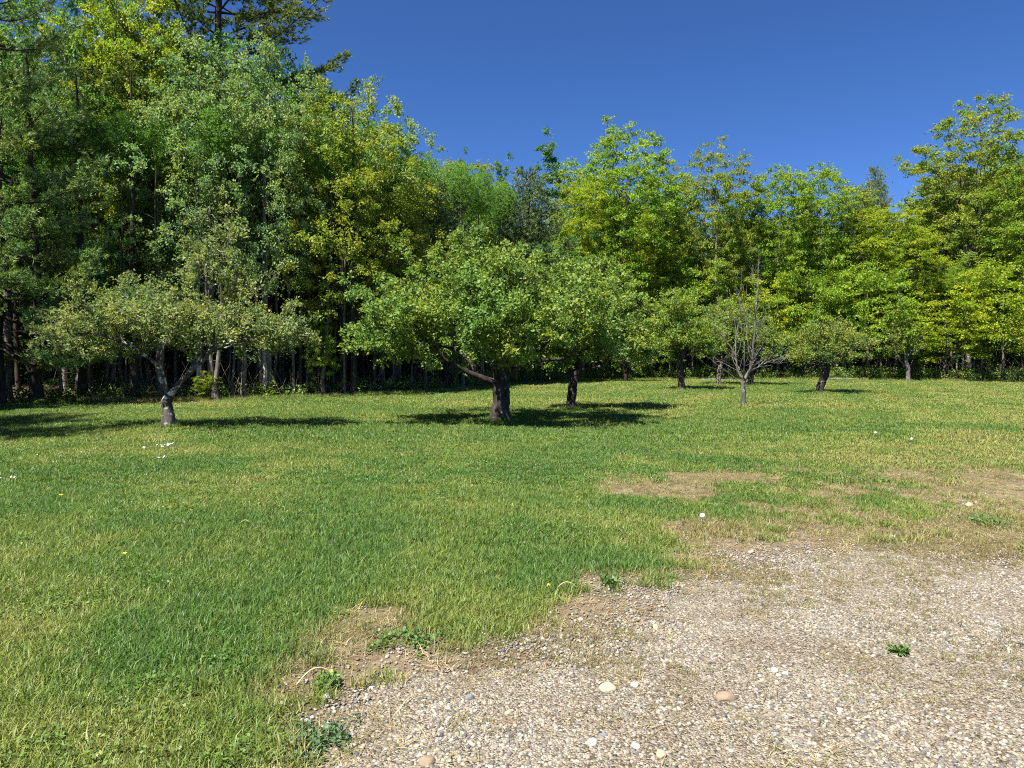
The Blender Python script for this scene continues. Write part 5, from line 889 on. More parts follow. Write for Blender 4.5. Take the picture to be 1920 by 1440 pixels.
    ('birch_slim', -26.39, 26.17, 9.8, 2.49, 'green', 'unseen tree of the wood outside the left edge, added low to shade the trunks', 'trees outside the left edge'),
    ('oak_young', -28.52, 26.56, 9.23, 2.74, 'green', 'unseen tree of the wood outside the left edge, added low to shade the trunks', 'trees outside the left edge'),
    ('wood_tree', -20.52, 20.69, 7.51, 2.42, 'green', 'unseen tree of the wood outside the left edge, added low to shade the trunks', 'trees outside the left edge'),
    ('pine_young', -31.07, 28.65, 8.68, 2.24, 'green', 'unseen tree of the wood outside the left edge, added low to shade the trunks', 'trees outside the left edge'),
    ('birch_slim', -25.14, 20.65, 9.25, 2.79, 'green', 'unseen tree of the wood outside the left edge, added low to shade the trunks', 'trees outside the left edge'),
    ('oak_young', -27.48, 21.6, 7.58, 2.56, 'green', 'unseen tree of the wood outside the left edge, added low to shade the trunks', 'trees outside the left edge'),
    ('wood_tree', -32.53, 26.85, 9.87, 2.77, 'green', 'unseen tree of the wood outside the left edge, added low to shade the trunks', 'trees outside the left edge'),
    ('pine_young', -29.52, 27.66, 8.65, 2.46, 'green', 'unseen tree of the wood outside the left edge, added low to shade the trunks', 'trees outside the left edge'),
    ('birch_slim', -31.64, 31.56, 8.12, 2.85, 'green', 'unseen tree of the wood outside the left edge, added low to shade the trunks', 'trees outside the left edge'),
    ('oak_young', -26.74, 23.98, 9.8, 2.25, 'green', 'unseen tree of the wood outside the left edge, added low to shade the trunks', 'trees outside the left edge'),
]
for (pr, x, y, H, R, c, lab, grp) in WOOD:
    place('woodland_tree', pr, x, y, H, R, GREEN[c], lab, group=grp)
# bare poles of the shaded wood: named trunks first
POLES = [
    ('thick', -18.03, 26.9, 1.05, 0.3, 'thick dark trunk at the far left, beside the pale broken stump', 'trunks picked out at the edge of the wood'),
    ('thick', -17.3, 28.6, 0.8, 1, 'dark straight trunk above the ferns, left of the grey-green apple tree', 'trunks picked out at the edge of the wood'),
    ('pale', -16.37, 29.2, 0.85, 0, 'pale grey trunk with a reddish foot, left of the grey-green apple tree', 'trunks picked out at the edge of the wood'),
    ('thick', -15.14, 28.5, 0.75, 2, 'dark trunk seen just left of the grey-green apple trunk', 'trunks picked out at the edge of the wood'),
    ('pale', -11.95, 28.3, 0.9, 3.3, 'left of two pale trunks standing close together', 'trunks picked out at the edge of the wood'),
    ('pale', -11.7, 28.2, 1.0, 0.2, 'right leaning one of two pale trunks standing close together', 'trunks picked out at the edge of the wood'),
    ('pale', -8.17, 30.9, 0.95, 0.1, 'grey leaning trunk at the lawn edge, left of the pale grey pole', 'trunks picked out at the edge of the wood'),
    ('birch', -7.41, 31.4, 0.8, 0, 'thin pale grey pole between the two apple crowns', 'trunks picked out at the edge of the wood'),
    ('thick', -7.01, 31.5, 0.68, 1.5, 'stout grey-dark trunk right of the pale grey pole', 'trunks picked out at the edge of the wood'),
    ('dark0', -10.33, 29.9, 1.3, 1.5, 'dark trunk at the lawn edge under the right arm of the grey-green apple tree', 'trunks picked out at the edge of the wood'),
    ('dark0', -11.15, 29.4, 1.1, 0.5, 'dark trunk right of the two pale trunks', 'trunks picked out at the edge of the wood'),
    ('dark0', -19.52, 27.4, 1.6, 0.5, 'dark trunk cut off by the left edge of the picture', 'trunks picked out at the edge of the wood'),
    ('grey0', -9.38, 30.57, 1.23, 1.77, 'slender shaded trunk in the gap between the grey-green and the broad apple tree', 'slender trunks in the gap between the grey-green and the broad apple tree'),
    ('dark1', 20.56, 60.44, 0.93, 5.64, 'slender shaded trunk behind the dead tree', 'slender trunks behind the dead tree'),
    ('dark2', 1.65, 46.27, 1.25, 0.57, 'slender shaded trunk behind the right half of the broad apple crown', 'slender trunks behind the right half of the broad apple crown'),
    ('dark1', -7.83, 42.74, 1.17, 4.47, 'slender shaded trunk behind the left half of the broad apple crown', 'slender trunks behind the left half of the broad apple crown'),
    ('grey0', -17.72, 27.7, 1.08, 0.41, 'slender shaded trunk behind the far-left pine', 'slender trunks behind the far-left pine'),
    ('grey0', -0.49, 45.14, 0.87, 0.06, 'slender shaded trunk behind the right half of the broad apple crown', 'slender trunks behind the right half of the broad apple crown'),
    ('dark1', -11.86, 30.36, 0.82, 5.35, 'slender shaded trunk behind the grey-green apple tree', 'slender trunks behind the grey-green apple tree'),
    ('dark2', 37.8, 51.71, 1.14, 1.21, 'slender shaded trunk at the far right of the wood', 'slender trunks at the far right of the wood'),
    ('dark2', -14.48, 32.9, 1.2, 2.81, 'slender shaded trunk behind the grey-green apple tree', 'slender trunks behind the grey-green apple tree'),
    ('dark1', -19.6, 29.2, 1.08, 5.67, 'slender shaded trunk behind the far-left pine', 'slender trunks behind the far-left pine'),
    ('grey0', 2.43, 55.95, 0.92, 2.38, 'slender shaded trunk behind the right half of the broad apple crown', 'slender trunks behind the right half of the broad apple crown'),
    ('dark0', 28.44, 49.08, 0.97, 4.79, 'slender shaded trunk behind the small sparse apple tree', 'slender trunks behind the small sparse apple tree'),
    ('dark1', -3.89, 37.56, 0.78, 5.96, 'slender shaded trunk behind the left half of the broad apple crown', 'slender trunks behind the left half of the broad apple crown'),
    ('grey0', -6.1, 33.55, 0.72, 0.36, 'slender shaded trunk behind the left half of the broad apple crown', 'slender trunks behind the left half of the broad apple crown'),
    ('grey0', -16.79, 28.1, 0.75, 5.45, 'slender shaded trunk behind the far-left pine', 'slender trunks behind the far-left pine'),
    ('dark1', -8.43, 33.64, 0.75, 6.05, 'slender shaded trunk in the gap between the grey-green and the broad apple tree', 'slender trunks in the gap between the grey-green and the broad apple tree'),
    ('grey0', -2.98, 36.39, 1.02, 6.12, 'slender shaded trunk behind the left half of the broad apple crown', 'slender trunks behind the left half of the broad apple crown'),
    ('dark1', -5.44, 39.43, 0.73, 0.94, 'slender shaded trunk behind the left half of the broad apple crown', 'slender trunks behind the left half of the broad apple crown'),
    ('dark1', -6.49, 42.5, 0.85, 0.72, 'slender shaded trunk behind the left half of the broad apple crown', 'slender trunks behind the left half of the broad apple crown'),
    ('grey0', -12.71, 40.31, 0.9, 5.27, 'slender shaded trunk in the gap between the grey-green and the broad apple tree', 'slender trunks in the gap between the grey-green and the broad apple tree'),
    ('grey0', -5.82, 34.67, 0.84, 0.85, 'slender shaded trunk behind the left half of the broad apple crown', 'slender trunks behind the left half of the broad apple crown'),
    ('dark0', -0.57, 40.3, 1.05, 0.28, 'slender shaded trunk behind the right half of the broad apple crown', 'slender trunks behind the right half of the broad apple crown'),
    ('grey0', -2.76, 40.48, 0.94, 3.09, 'slender shaded trunk behind the left half of the broad apple crown', 'slender trunks behind the left half of the broad apple crown'),
    ('dark2', -3.31, 48.33, 1.09, 2.46, 'slender shaded trunk behind the left half of the broad apple crown', 'slender trunks behind the left half of the broad apple crown'),
    ('grey0', -7.88, 35.68, 1.17, 3.02, 'slender shaded trunk in the gap between the grey-green and the broad apple tree', 'slender trunks in the gap between the grey-green and the broad apple tree'),
    ('dark0', -12.33, 32.13, 0.72, 3.78, 'slender shaded trunk behind the grey-green apple tree', 'slender trunks behind the grey-green apple tree'),
    ('grey0', 29.75, 48.95, 1.06, 5.27, 'slender shaded trunk behind the small sparse apple tree', 'slender trunks behind the small sparse apple tree'),
    ('dark2', -17.69, 34.53, 0.93, 3.42, 'slender shaded trunk behind the grey-green apple tree', 'slender trunks behind the grey-green apple tree'),
    ('grey0', 31.06, 47.67, 0.72, 2.06, 'slender shaded trunk at the far right of the wood', 'slender trunks at the far right of the wood'),
    ('grey0', 31.85, 55.02, 0.85, 3.28, 'slender shaded trunk behind the small sparse apple tree', 'slender trunks behind the small sparse apple tree'),
    ('dark2', -2.36, 38.85, 0.79, 1.51, 'slender shaded trunk behind the left half of the broad apple crown', 'slender trunks behind the left half of the broad apple crown'),
    ('dark1', 6.39, 50.06, 1.16, 6.02, 'slender shaded trunk behind the right half of the broad apple crown', 'slender trunks behind the right half of the broad apple crown'),
    ('dark2', -6.13, 36.53, 0.82, 2.68, 'slender shaded trunk behind the left half of the broad apple crown', 'slender trunks behind the left half of the broad apple crown'),
    ('dark1', -13.59, 31.05, 1.14, 2.13, 'slender shaded trunk behind the grey-green apple tree', 'slender trunks behind the grey-green apple tree'),
    ('dark0', -17.06, 37.75, 0.86, 1.84, 'slender shaded trunk behind the grey-green apple tree', 'slender trunks behind the grey-green apple tree'),
    ('dark2', -15.68, 28.77, 0.74, 2.26, 'slender shaded trunk behind the far-left pine', 'slender trunks behind the far-left pine'),
    ('dark2', -18.13, 38.76, 0.95, 5.64, 'slender shaded trunk behind the grey-green apple tree', 'slender trunks behind the grey-green apple tree'),
    ('grey0', 5.43, 50.65, 0.71, 4.11, 'slender shaded trunk behind the right half of the broad apple crown', 'slender trunks behind the right half of the broad apple crown'),
    ('dark0', 7.27, 56.92, 0.79, 1.54, 'slender shaded trunk behind the right half of the broad apple crown', 'slender trunks behind the right half of the broad apple crown'),
    ('grey0', -19.83, 31.14, 0.73, 5.69, 'slender shaded trunk behind the far-left pine', 'slender trunks behind the far-left pine'),
    ('grey0', -13.89, 32.47, 0.81, 4.28, 'slender shaded trunk behind the grey-green apple tree', 'slender trunks behind the grey-green apple tree'),
    ('dark0', -11.61, 36.16, 1.04, 4.42, 'slender shaded trunk in the gap between the grey-green and the broad apple tree', 'slender trunks in the gap between the grey-green and the broad apple tree'),
    ('grey0', 29.85, 52.6, 1.15, 4.63, 'slender shaded trunk behind the small sparse apple tree', 'slender trunks behind the small sparse apple tree'),
    ('dark2', -10.26, 44.28, 0.94, 2.31, 'slender shaded trunk in the gap between the grey-green and the broad apple tree', 'slender trunks in the gap between the grey-green and the broad apple tree'),
    ('dark1', -1.46, 42.2, 1.08, 6.19, 'slender shaded trunk behind the left half of the broad apple crown', 'slender trunks behind the left half of the broad apple crown'),
    ('dark1', 20.5, 53.24, 0.99, 2.8, 'slender shaded trunk behind the round-topped apple tree', 'slender trunks behind the round-topped apple tree'),
    ('grey0', 15.44, 56.03, 0.82, 4.64, 'slender shaded trunk behind the upright apple tree', 'slender trunks behind the upright apple tree'),
    ('dark2', 0.11, 47.95, 1.03, 4.57, 'slender shaded trunk behind the right half of the broad apple crown', 'slender trunks behind the right half of the broad apple crown'),
    ('dark2', -17.32, 32.51, 1.01, 4.38, 'slender shaded trunk behind the grey-green apple tree', 'slender trunks behind the grey-green apple tree'),
    ('dark0', 4.74, 47.54, 1.14, 5.52, 'slender shaded trunk behind the right half of the broad apple crown', 'slender trunks behind the right half of the broad apple crown'),
    ('dark1', 23.67, 51.1, 0.9, 5.9, 'slender shaded trunk behind the round-topped apple tree', 'slender trunks behind the round-topped apple tree'),
    ('grey0', 15.45, 51.01, 0.74, 2.08, 'slender shaded trunk behind the dead tree', 'slender trunks behind the dead tree'),
    ('dark0', 4.24, 60.19, 1.13, 5.31, 'slender shaded trunk behind the right half of the broad apple crown', 'slender trunks behind the right half of the broad apple crown'),
    ('dark2', 10.82, 52.5, 0.78, 1.34, 'slender shaded trunk behind the upright apple tree', 'slender trunks behind the upright apple tree'),
    ('dark0', 11.16, 50.13, 1.0, 5.2, 'slender shaded trunk behind the upright apple tree', 'slender trunks behind the upright apple tree'),
    ('grey0', -15.47, 34.36, 1.14, 2.88, 'slender shaded trunk behind the grey-green apple tree', 'slender trunks behind the grey-green apple tree'),
    ('grey0', -13.28, 34.71, 1.15, 4.62, 'slender shaded trunk behind the grey-green apple tree', 'slender trunks behind the grey-green apple tree'),
    ('grey0', -4.2, 34.3, 0.8, 0.75, 'slender shaded trunk behind the left half of the broad apple crown', 'slender trunks behind the left half of the broad apple crown'),
    ('dark1', 11.84, 50.24, 0.9, 0.17, 'slender shaded trunk behind the upright apple tree', 'slender trunks behind the upright apple tree'),
    ('dark2', 36.3, 50.38, 0.83, 5.42, 'slender shaded trunk at the far right of the wood', 'slender trunks at the far right of the wood'),
    ('dark1', 27.65, 51.06, 0.76, 5.96, 'slender shaded trunk behind the small sparse apple tree', 'slender trunks behind the small sparse apple tree'),
    ('dark2', 0.1, 46.15, 1.0, 4.54, 'slender shaded trunk behind the right half of the broad apple crown', 'slender trunks behind the right half of the broad apple crown'),
    ('grey0', -2.59, 44.73, 0.71, 5.71, 'slender shaded trunk behind the left half of the broad apple crown', 'slender trunks behind the left half of the broad apple crown'),
    ('dark1', -19.02, 31.04, 1.16, 0.55, 'slender shaded trunk behind the far-left pine', 'slender trunks behind the far-left pine'),
    ('dark2', 29.08, 50.97, 1.2, 0.58, 'slender shaded trunk behind the small sparse apple tree', 'slender trunks behind the small sparse apple tree'),
    ('dark1', -10.89, 30.9, 1.23, 2.79, 'slender shaded trunk behind the grey-green apple tree', 'slender trunks behind the grey-green apple tree'),
    ('dark2', 2.45, 51.2, 0.74, 2.47, 'slender shaded trunk behind the right half of the broad apple crown', 'slender trunks behind the right half of the broad apple crown'),
    ('grey0', 23.61, 50.4, 1.09, 1.85, 'slender shaded trunk behind the round-topped apple tree', 'slender trunks behind the round-topped apple tree'),
    ('dark0', -2.54, 35.95, 0.97, 1.28, 'slender shaded trunk behind the left half of the broad apple crown', 'slender trunks behind the left half of the broad apple crown'),
    ('dark0', 21.6, 51.15, 1.19, 3.04, 'slender shaded trunk behind the round-topped apple tree', 'slender trunks behind the round-topped apple tree'),
    ('dark1', -12.66, 41.09, 0.94, 5.75, 'slender shaded trunk in the gap between the grey-green and the broad apple tree', 'slender trunks in the gap between the grey-green and the broad apple tree'),
    ('dark2', -0.54, 41.18, 1.22, 3.8, 'slender shaded trunk behind the right half of the broad apple crown', 'slender trunks behind the right half of the broad apple crown'),
    ('grey0', -1.61, 47.07, 0.84, 5.15, 'slender shaded trunk behind the left half of the broad apple crown', 'slender trunks behind the left half of the broad apple crown'),
    ('dark1', 25.95, 61.07, 0.84, 2.85, 'slender shaded trunk behind the round-topped apple tree', 'slender trunks behind the round-topped apple tree'),
    ('grey0', 2.03, 48.15, 1.16, 4.68, 'slender shaded trunk behind the right half of the broad apple crown', 'slender trunks behind the right half of the broad apple crown'),
    ('dark0', 32.58, 52.76, 1.02, 0.87, 'slender shaded trunk behind the small sparse apple tree', 'slender trunks behind the small sparse apple tree'),
    ('dark1', -13.44, 40.33, 0.84, 1.71, 'slender shaded trunk behind the grey-green apple tree', 'slender trunks behind the grey-green apple tree'),
    ('grey0', -10.68, 45.39, 0.99, 0.25, 'slender shaded trunk in the gap between the grey-green and the broad apple tree', 'slender trunks in the gap between the grey-green and the broad apple tree'),
    ('dark0', -1.78, 39.02, 1.09, 1.28, 'slender shaded trunk behind the left half of the broad apple crown', 'slender trunks behind the left half of the broad apple crown'),
    ('grey0', -15.66, 29.95, 1.02, 1.74, 'slender shaded trunk behind the grey-green apple tree', 'slender trunks behind the grey-green apple tree'),
    ('dark0', -1.18, 43.8, 0.72, 0.4, 'slender shaded trunk behind the left half of the broad apple crown', 'slender trunks behind the left half of the broad apple crown'),
    ('grey0', 13.04, 53.41, 1.15, 5.1, 'slender shaded trunk behind the upright apple tree', 'slender trunks behind the upright apple tree'),
    ('dark0', 26.64, 53.35, 0.96, 2.4, 'slender shaded trunk behind the round-topped apple tree', 'slender trunks behind the round-topped apple tree'),
    ('grey0', 35.8, 47.22, 1.22, 6.18, 'slender shaded trunk at the far right of the wood', 'slender trunks at the far right of the wood'),
    ('dark2', -2.51, 37.01, 0.7, 3.81, 'slender shaded trunk behind the left half of the broad apple crown', 'slender trunks behind the left half of the broad apple crown'),
    ('dark0', -10.49, 36.85, 0.86, 2.34, 'slender shaded trunk in the gap between the grey-green and the broad apple tree', 'slender trunks in the gap between the grey-green and the broad apple tree'),
    ('grey0', -0.09, 43.94, 1.1, 3.06, 'slender shaded trunk behind the right half of the broad apple crown', 'slender trunks behind the right half of the broad apple crown'),
    ('grey0', -9.52, 32.84, 1.24, 5.33, 'slender shaded trunk in the gap between the grey-green and the broad apple tree', 'slender trunks in the gap between the grey-green and the broad apple tree'),
    ('dark2', -5.1, 41.18, 1.07, 2.63, 'slender shaded trunk behind the left half of the broad apple crown', 'slender trunks behind the left half of the broad apple crown'),
    ('dark1', -1.61, 38.29, 0.72, 4.92, 'slender shaded trunk behind the left half of the broad apple crown', 'slender trunks behind the left half of the broad apple crown'),
    ('grey0', 18.14, 56.77, 0.93, 0.21, 'slender shaded trunk behind the dead tree', 'slender trunks behind the dead tree'),
    ('dark1', -14.19, 28.92, 1.08, 5.11, 'slender shaded trunk behind the grey-green apple tree', 'slender trunks behind the grey-green apple tree'),
    ('dark1', 3.72, 46.56, 0.88, 2.4, 'slender shaded trunk behind the right half of the broad apple crown', 'slender trunks behind the right half of the broad apple crown'),
    ('grey0', -9.45, 43.03, 0.79, 0.72, 'slender shaded trunk in the gap between the grey-green and the broad apple tree', 'slender trunks in the gap between the grey-green and the broad apple tree'),
    ('dark1', -11.87, 33.2, 0.72, 5.09, 'slender shaded trunk behind the grey-green apple tree', 'slender trunks behind the grey-green apple tree'),
    ('dark0', -10.29, 34.49, 0.85, 6.14, 'slender shaded trunk in the gap between the grey-green and the broad apple tree', 'slender trunks in the gap between the grey-green and the broad apple tree'),
    ('dark2', -11.4, 34.83, 0.81, 1.64, 'slender shaded trunk in the gap between the grey-green and the broad apple tree', 'slender trunks in the gap between the grey-green and the broad apple tree'),
    ('grey0', 17.65, 52.55, 0.71, 0.12, 'slender shaded trunk behind the dead tree', 'slender trunks behind the dead tree'),
    ('grey0', -10.31, 31.13, 1.24, 3.41, 'slender shaded trunk behind the grey-green apple tree', 'slender trunks behind the grey-green apple tree'),
    ('dark1', 16.73, 52.34, 1.06, 0.45, 'slender shaded trunk behind the dead tree', 'slender trunks behind the dead tree'),
    ('grey0', -1.53, 37.57, 0.82, 4.46, 'slender shaded trunk behind the left half of the broad apple crown', 'slender trunks behind the left half of the broad apple crown'),
    ('grey0', -12.35, 31.14, 0.74, 3.94, 'slender shaded trunk behind the grey-green apple tree', 'slender trunks behind the grey-green apple tree'),
    ('dark1', -7.12, 38.1, 0.95, 0.41, 'slender shaded trunk behind the left half of the broad apple crown', 'slender trunks behind the left half of the broad apple crown'),
    ('dark1', 25.77, 49.93, 1.05, 4.02, 'slender shaded trunk behind the round-topped apple tree', 'slender trunks behind the round-topped apple tree'),
    ('grey0', -12.52, 30.28, 0.79, 3.89, 'slender shaded trunk behind the grey-green apple tree', 'slender trunks behind the grey-green apple tree'),
    ('grey0', 21.59, 53.43, 0.81, 5.35, 'slender shaded trunk behind the round-topped apple tree', 'slender trunks behind the round-topped apple tree'),
    ('grey0', 32.02, 50.18, 0.93, 1.37, 'slender shaded trunk at the far right of the wood', 'slender trunks at the far right of the wood'),
    ('grey0', 2.09, 57.26, 1.07, 1.76, 'slender shaded trunk behind the right half of the broad apple crown', 'slender trunks behind the right half of the broad apple crown'),
    ('grey0', 30.67, 46.32, 0.98, 1.86, 'slender shaded trunk at the far right of the wood', 'slender trunks at the far right of the wood'),
    ('grey0', 13.03, 58.05, 0.77, 5.76, 'slender shaded trunk behind the upright apple tree', 'slender trunks behind the upright apple tree'),
    ('dark2', 19.69, 50.49, 0.96, 5.78, 'slender shaded trunk behind the round-topped apple tree', 'slender trunks behind the round-topped apple tree'),
    ('dark1', 25.0, 49.57, 0.85, 2.96, 'slender shaded trunk behind the round-topped apple tree', 'slender trunks behind the round-topped apple tree'),
    ('dark1', 26.16, 48.53, 1.08, 4.83, 'slender shaded trunk behind the small sparse apple tree', 'slender trunks behind the small sparse apple tree'),
    ('grey0', 14.86, 52.06, 1.02, 2.07, 'slender shaded trunk behind the dead tree', 'slender trunks behind the dead tree'),
    ('grey0', -0.34, 51.99, 0.88, 2.54, 'slender shaded trunk behind the right half of the broad apple crown', 'slender trunks behind the right half of the broad apple crown'),
    ('dark0', -12.54, 29.59, 0.93, 3.95, 'slender shaded trunk behind the grey-green apple tree', 'slender trunks behind the grey-green apple tree'),
    ('grey0', -3.74, 40.77, 0.74, 0.43, 'slender shaded trunk behind the left half of the broad apple crown', 'slender trunks behind the left half of the broad apple crown'),
    ('dark1', -16.81, 29.72, 1.04, 4.82, 'slender shaded trunk behind the far-left pine', 'slender trunks behind the far-left pine'),
    ('dark0', 2.72, 49.82, 0.98, 0.46, 'slender shaded trunk behind the right half of the broad apple crown', 'slender trunks behind the right half of the broad apple crown'),
    ('grey0', 22.86, 50.18, 0.92, 5.24, 'slender shaded trunk behind the round-topped apple tree', 'slender trunks behind the round-topped apple tree'),
    ('grey0', 7.55, 50.12, 1.11, 3.91, 'slender shaded trunk behind the right half of the broad apple crown', 'slender trunks behind the right half of the broad apple crown'),
    ('dark1', -17.03, 30.8, 0.89, 2.39, 'slender shaded trunk behind the far-left pine', 'slender trunks behind the far-left pine'),
    ('grey0', -11.9, 38.03, 0.83, 4.6, 'slender shaded trunk in the gap between the grey-green and the broad apple tree', 'slender trunks in the gap between the grey-green and the broad apple tree'),
    ('dark1', 16.89, 55.17, 1.2, 6.24, 'slender shaded trunk behind the dead tree', 'slender trunks behind the dead tree'),
    ('dark2', 16.95, 57.17, 1.16, 3.05, 'slender shaded trunk behind the dead tree', 'slender trunks behind the dead tree'),
    ('dark1', 36.41, 47.93, 0.99, 2.58, 'slender shaded trunk at the far right of the wood', 'slender trunks at the far right of the wood'),
    ('dark1', 1.52, 48.36, 0.8, 5.03, 'slender shaded trunk behind the right half of the broad apple crown', 'slender trunks behind the right half of the broad apple crown'),
    ('dark0', -0.16, 42.62, 0.86, 0.89, 'slender shaded trunk behind the right half of the broad apple crown', 'slender trunks behind the right half of the broad apple crown'),
    ('dark2', -4.95, 34.98, 1.07, 3.76, 'slender shaded trunk behind the left half of the broad apple crown', 'slender trunks behind the left half of the broad apple crown'),
    ('grey0', 13.59, 59.84, 0.77, 1.61, 'slender shaded trunk behind the upright apple tree', 'slender trunks behind the upright apple tree'),
    ('dark1', -0.25, 47.29, 0.97, 0.38, 'slender shaded trunk behind the right half of the broad apple crown', 'slender trunks behind the right half of the broad apple crown'),
    ('grey0', 0.14, 44.98, 1.14, 4.64, 'slender shaded trunk behind the right half of the broad apple crown', 'slender trunks behind the right half of the broad apple crown'),
    ('grey0', -15.58, 32.76, 1.17, 5.29, 'slender shaded trunk behind the grey-green apple tree', 'slender trunks behind the grey-green apple tree'),
    ('dark1', -20.28, 25.08, 0.97, 6.13, 'slender shaded trunk behind the far-left pine', 'slender trunks behind the far-left pine'),
    ('grey0', 3.22, 48.81, 0.8, 4.75, 'slender shaded trunk behind the right half of the broad apple crown', 'slender trunks behind the right half of the broad apple crown'),
    ('dark0', 15.45, 56.62, 1.03, 1.0, 'slender shaded trunk behind the upright apple tree', 'slender trunks behind the upright apple tree'),
    ('dark1', -8.38, 44.67, 0.85, 0.33, 'slender shaded trunk behind the left half of the broad apple crown', 'slender trunks behind the left half of the broad apple crown'),
    ('grey0', -1.34, 45.4, 0.94, 2.27, 'slender shaded trunk behind the left half of the broad apple crown', 'slender trunks behind the left half of the broad apple crown'),
    ('dark1', -11.33, 31.94, 1.19, 0.12, 'slender shaded trunk behind the grey-green apple tree', 'slender trunks behind the grey-green apple tree'),
    ('dark2', 27.21, 50.15, 0.73, 3.7, 'slender shaded trunk behind the small sparse apple tree', 'slender trunks behind the small sparse apple tree'),
    ('dark0', -14.62, 29.42, 0.74, 4.06, 'slender shaded trunk behind the grey-green apple tree', 'slender trunks behind the grey-green apple tree'),
    ('grey0', -1.09, 41.52, 1.1, 0.6, 'slender shaded trunk behind the left half of the broad apple crown', 'slender trunks behind the left half of the broad apple crown'),
    ('grey0', 29.13, 46.58, 1.04, 5.3, 'slender shaded trunk behind the small sparse apple tree', 'slender trunks behind the small sparse apple tree'),
    ('dark0', -0.32, 42.02, 0.89, 4.51, 'slender shaded trunk behind the right half of the broad apple crown', 'slender trunks behind the right half of the broad apple crown'),
    ('dark1', 10.58, 53.46, 1.15, 1.37, 'slender shaded trunk behind the right half of the broad apple crown', 'slender trunks behind the right half of the broad apple crown'),
    ('grey0', 6.87, 56.01, 0.77, 3.31, 'slender shaded trunk behind the right half of the broad apple crown', 'slender trunks behind the right half of the broad apple crown'),
    ('grey0', 17.56, 51.56, 1.06, 4.12, 'slender shaded trunk behind the dead tree', 'slender trunks behind the dead tree'),
    ('grey0', -18.56, 34.18, 0.7, 1.8, 'slender shaded trunk behind the far-left pine', 'slender trunks behind the far-left pine'),
    ('dark2', -18.94, 35.33, 0.75, 2.02, 'slender shaded trunk behind the far-left pine', 'slender trunks behind the far-left pine'),
    ('dark1', -5.86, 35.25, 1.2, 2.74, 'slender shaded trunk behind the left half of the broad apple crown', 'slender trunks behind the left half of the broad apple crown'),
]
def pole_mesh(name, seed, H, r, bark, lean=0.0, twig=14):
    rng = np.random.default_rng(seed); sk = Skin(); zz = np.linspace(-0.2, H, 14)
    o = np.cumsum(rng.standard_normal((14, 2))*0.05, 0); pts = np.column_stack([(o-o[0]), zz]); pts[:, 0] += lean*np.maximum(zz, 0)
    ra = r*(1-0.8*np.clip(zz/H, 0, 1)); ra[0] *= 1.5; ra[1] *= 1.05; sk.add(*tube(pts, ra, 9, rng, 0.05))
    for k in range(twig):
        z = rng.uniform(0.8, H*0.75); a = rng.uniform(0, 6.28); L = rng.uniform(0.3, 1.1); b = np.array([np.interp(z, zz, pts[:, 0]), np.interp(z, zz, pts[:, 1]), z])
        e = b + L*np.array([math.cos(a), math.sin(a), rng.uniform(-0.25, 0.5)]); m_ = (b+e)/2 + rng.standard_normal(3)*0.06
        sk.add(*tube(np.array([b, m_, e]), [0.012, 0.008, 0.003], 3, rng))
    return sk.mesh(name, M[bark])
PM = {'dark0': pole_mesh('pole_a', 1, 11, 0.10, 'bark_grey'), 'dark1': pole_mesh('pole_b', 2, 10, 0.075, 'bark_grey', 0.03), 'dark2': pole_mesh('pole_c', 3, 9, 0.05, 'bark_grey', -0.03, 20),
      'grey0': pole_mesh('pole_d', 4, 10, 0.06, 'bark_grey', 0.02, 18), 'thick': pole_mesh('pole_e', 5, 13, 0.20, 'bark_pine'), 'pale': pole_mesh('pole_f', 6, 10, 0.09, 'bark_grey', 0.05, 6), 'birch': pole_mesh('pole_g', 7, 11, 0.08, 'bark_dead', 0.02, 4)}
for (pm, x, y, s, rz, lab, grp) in POLES:
    e = empty('slender_tree', (x, y, float(terr(x, y))), rz, (s, s, 1 if x < 0 else 0.66)); link('trunk', PM[pm], e)
    cr = link('crown', PROTO['wood_tree']['crown'], e, GREEN['lime' if x > 0 else 'green']); k_ = 0.3; cr.scale = (k_/s, k_/s, k_); cr.location = (0, 0, 11.5 - 13*k_)
    tag(e, lab, 'tree', grp)

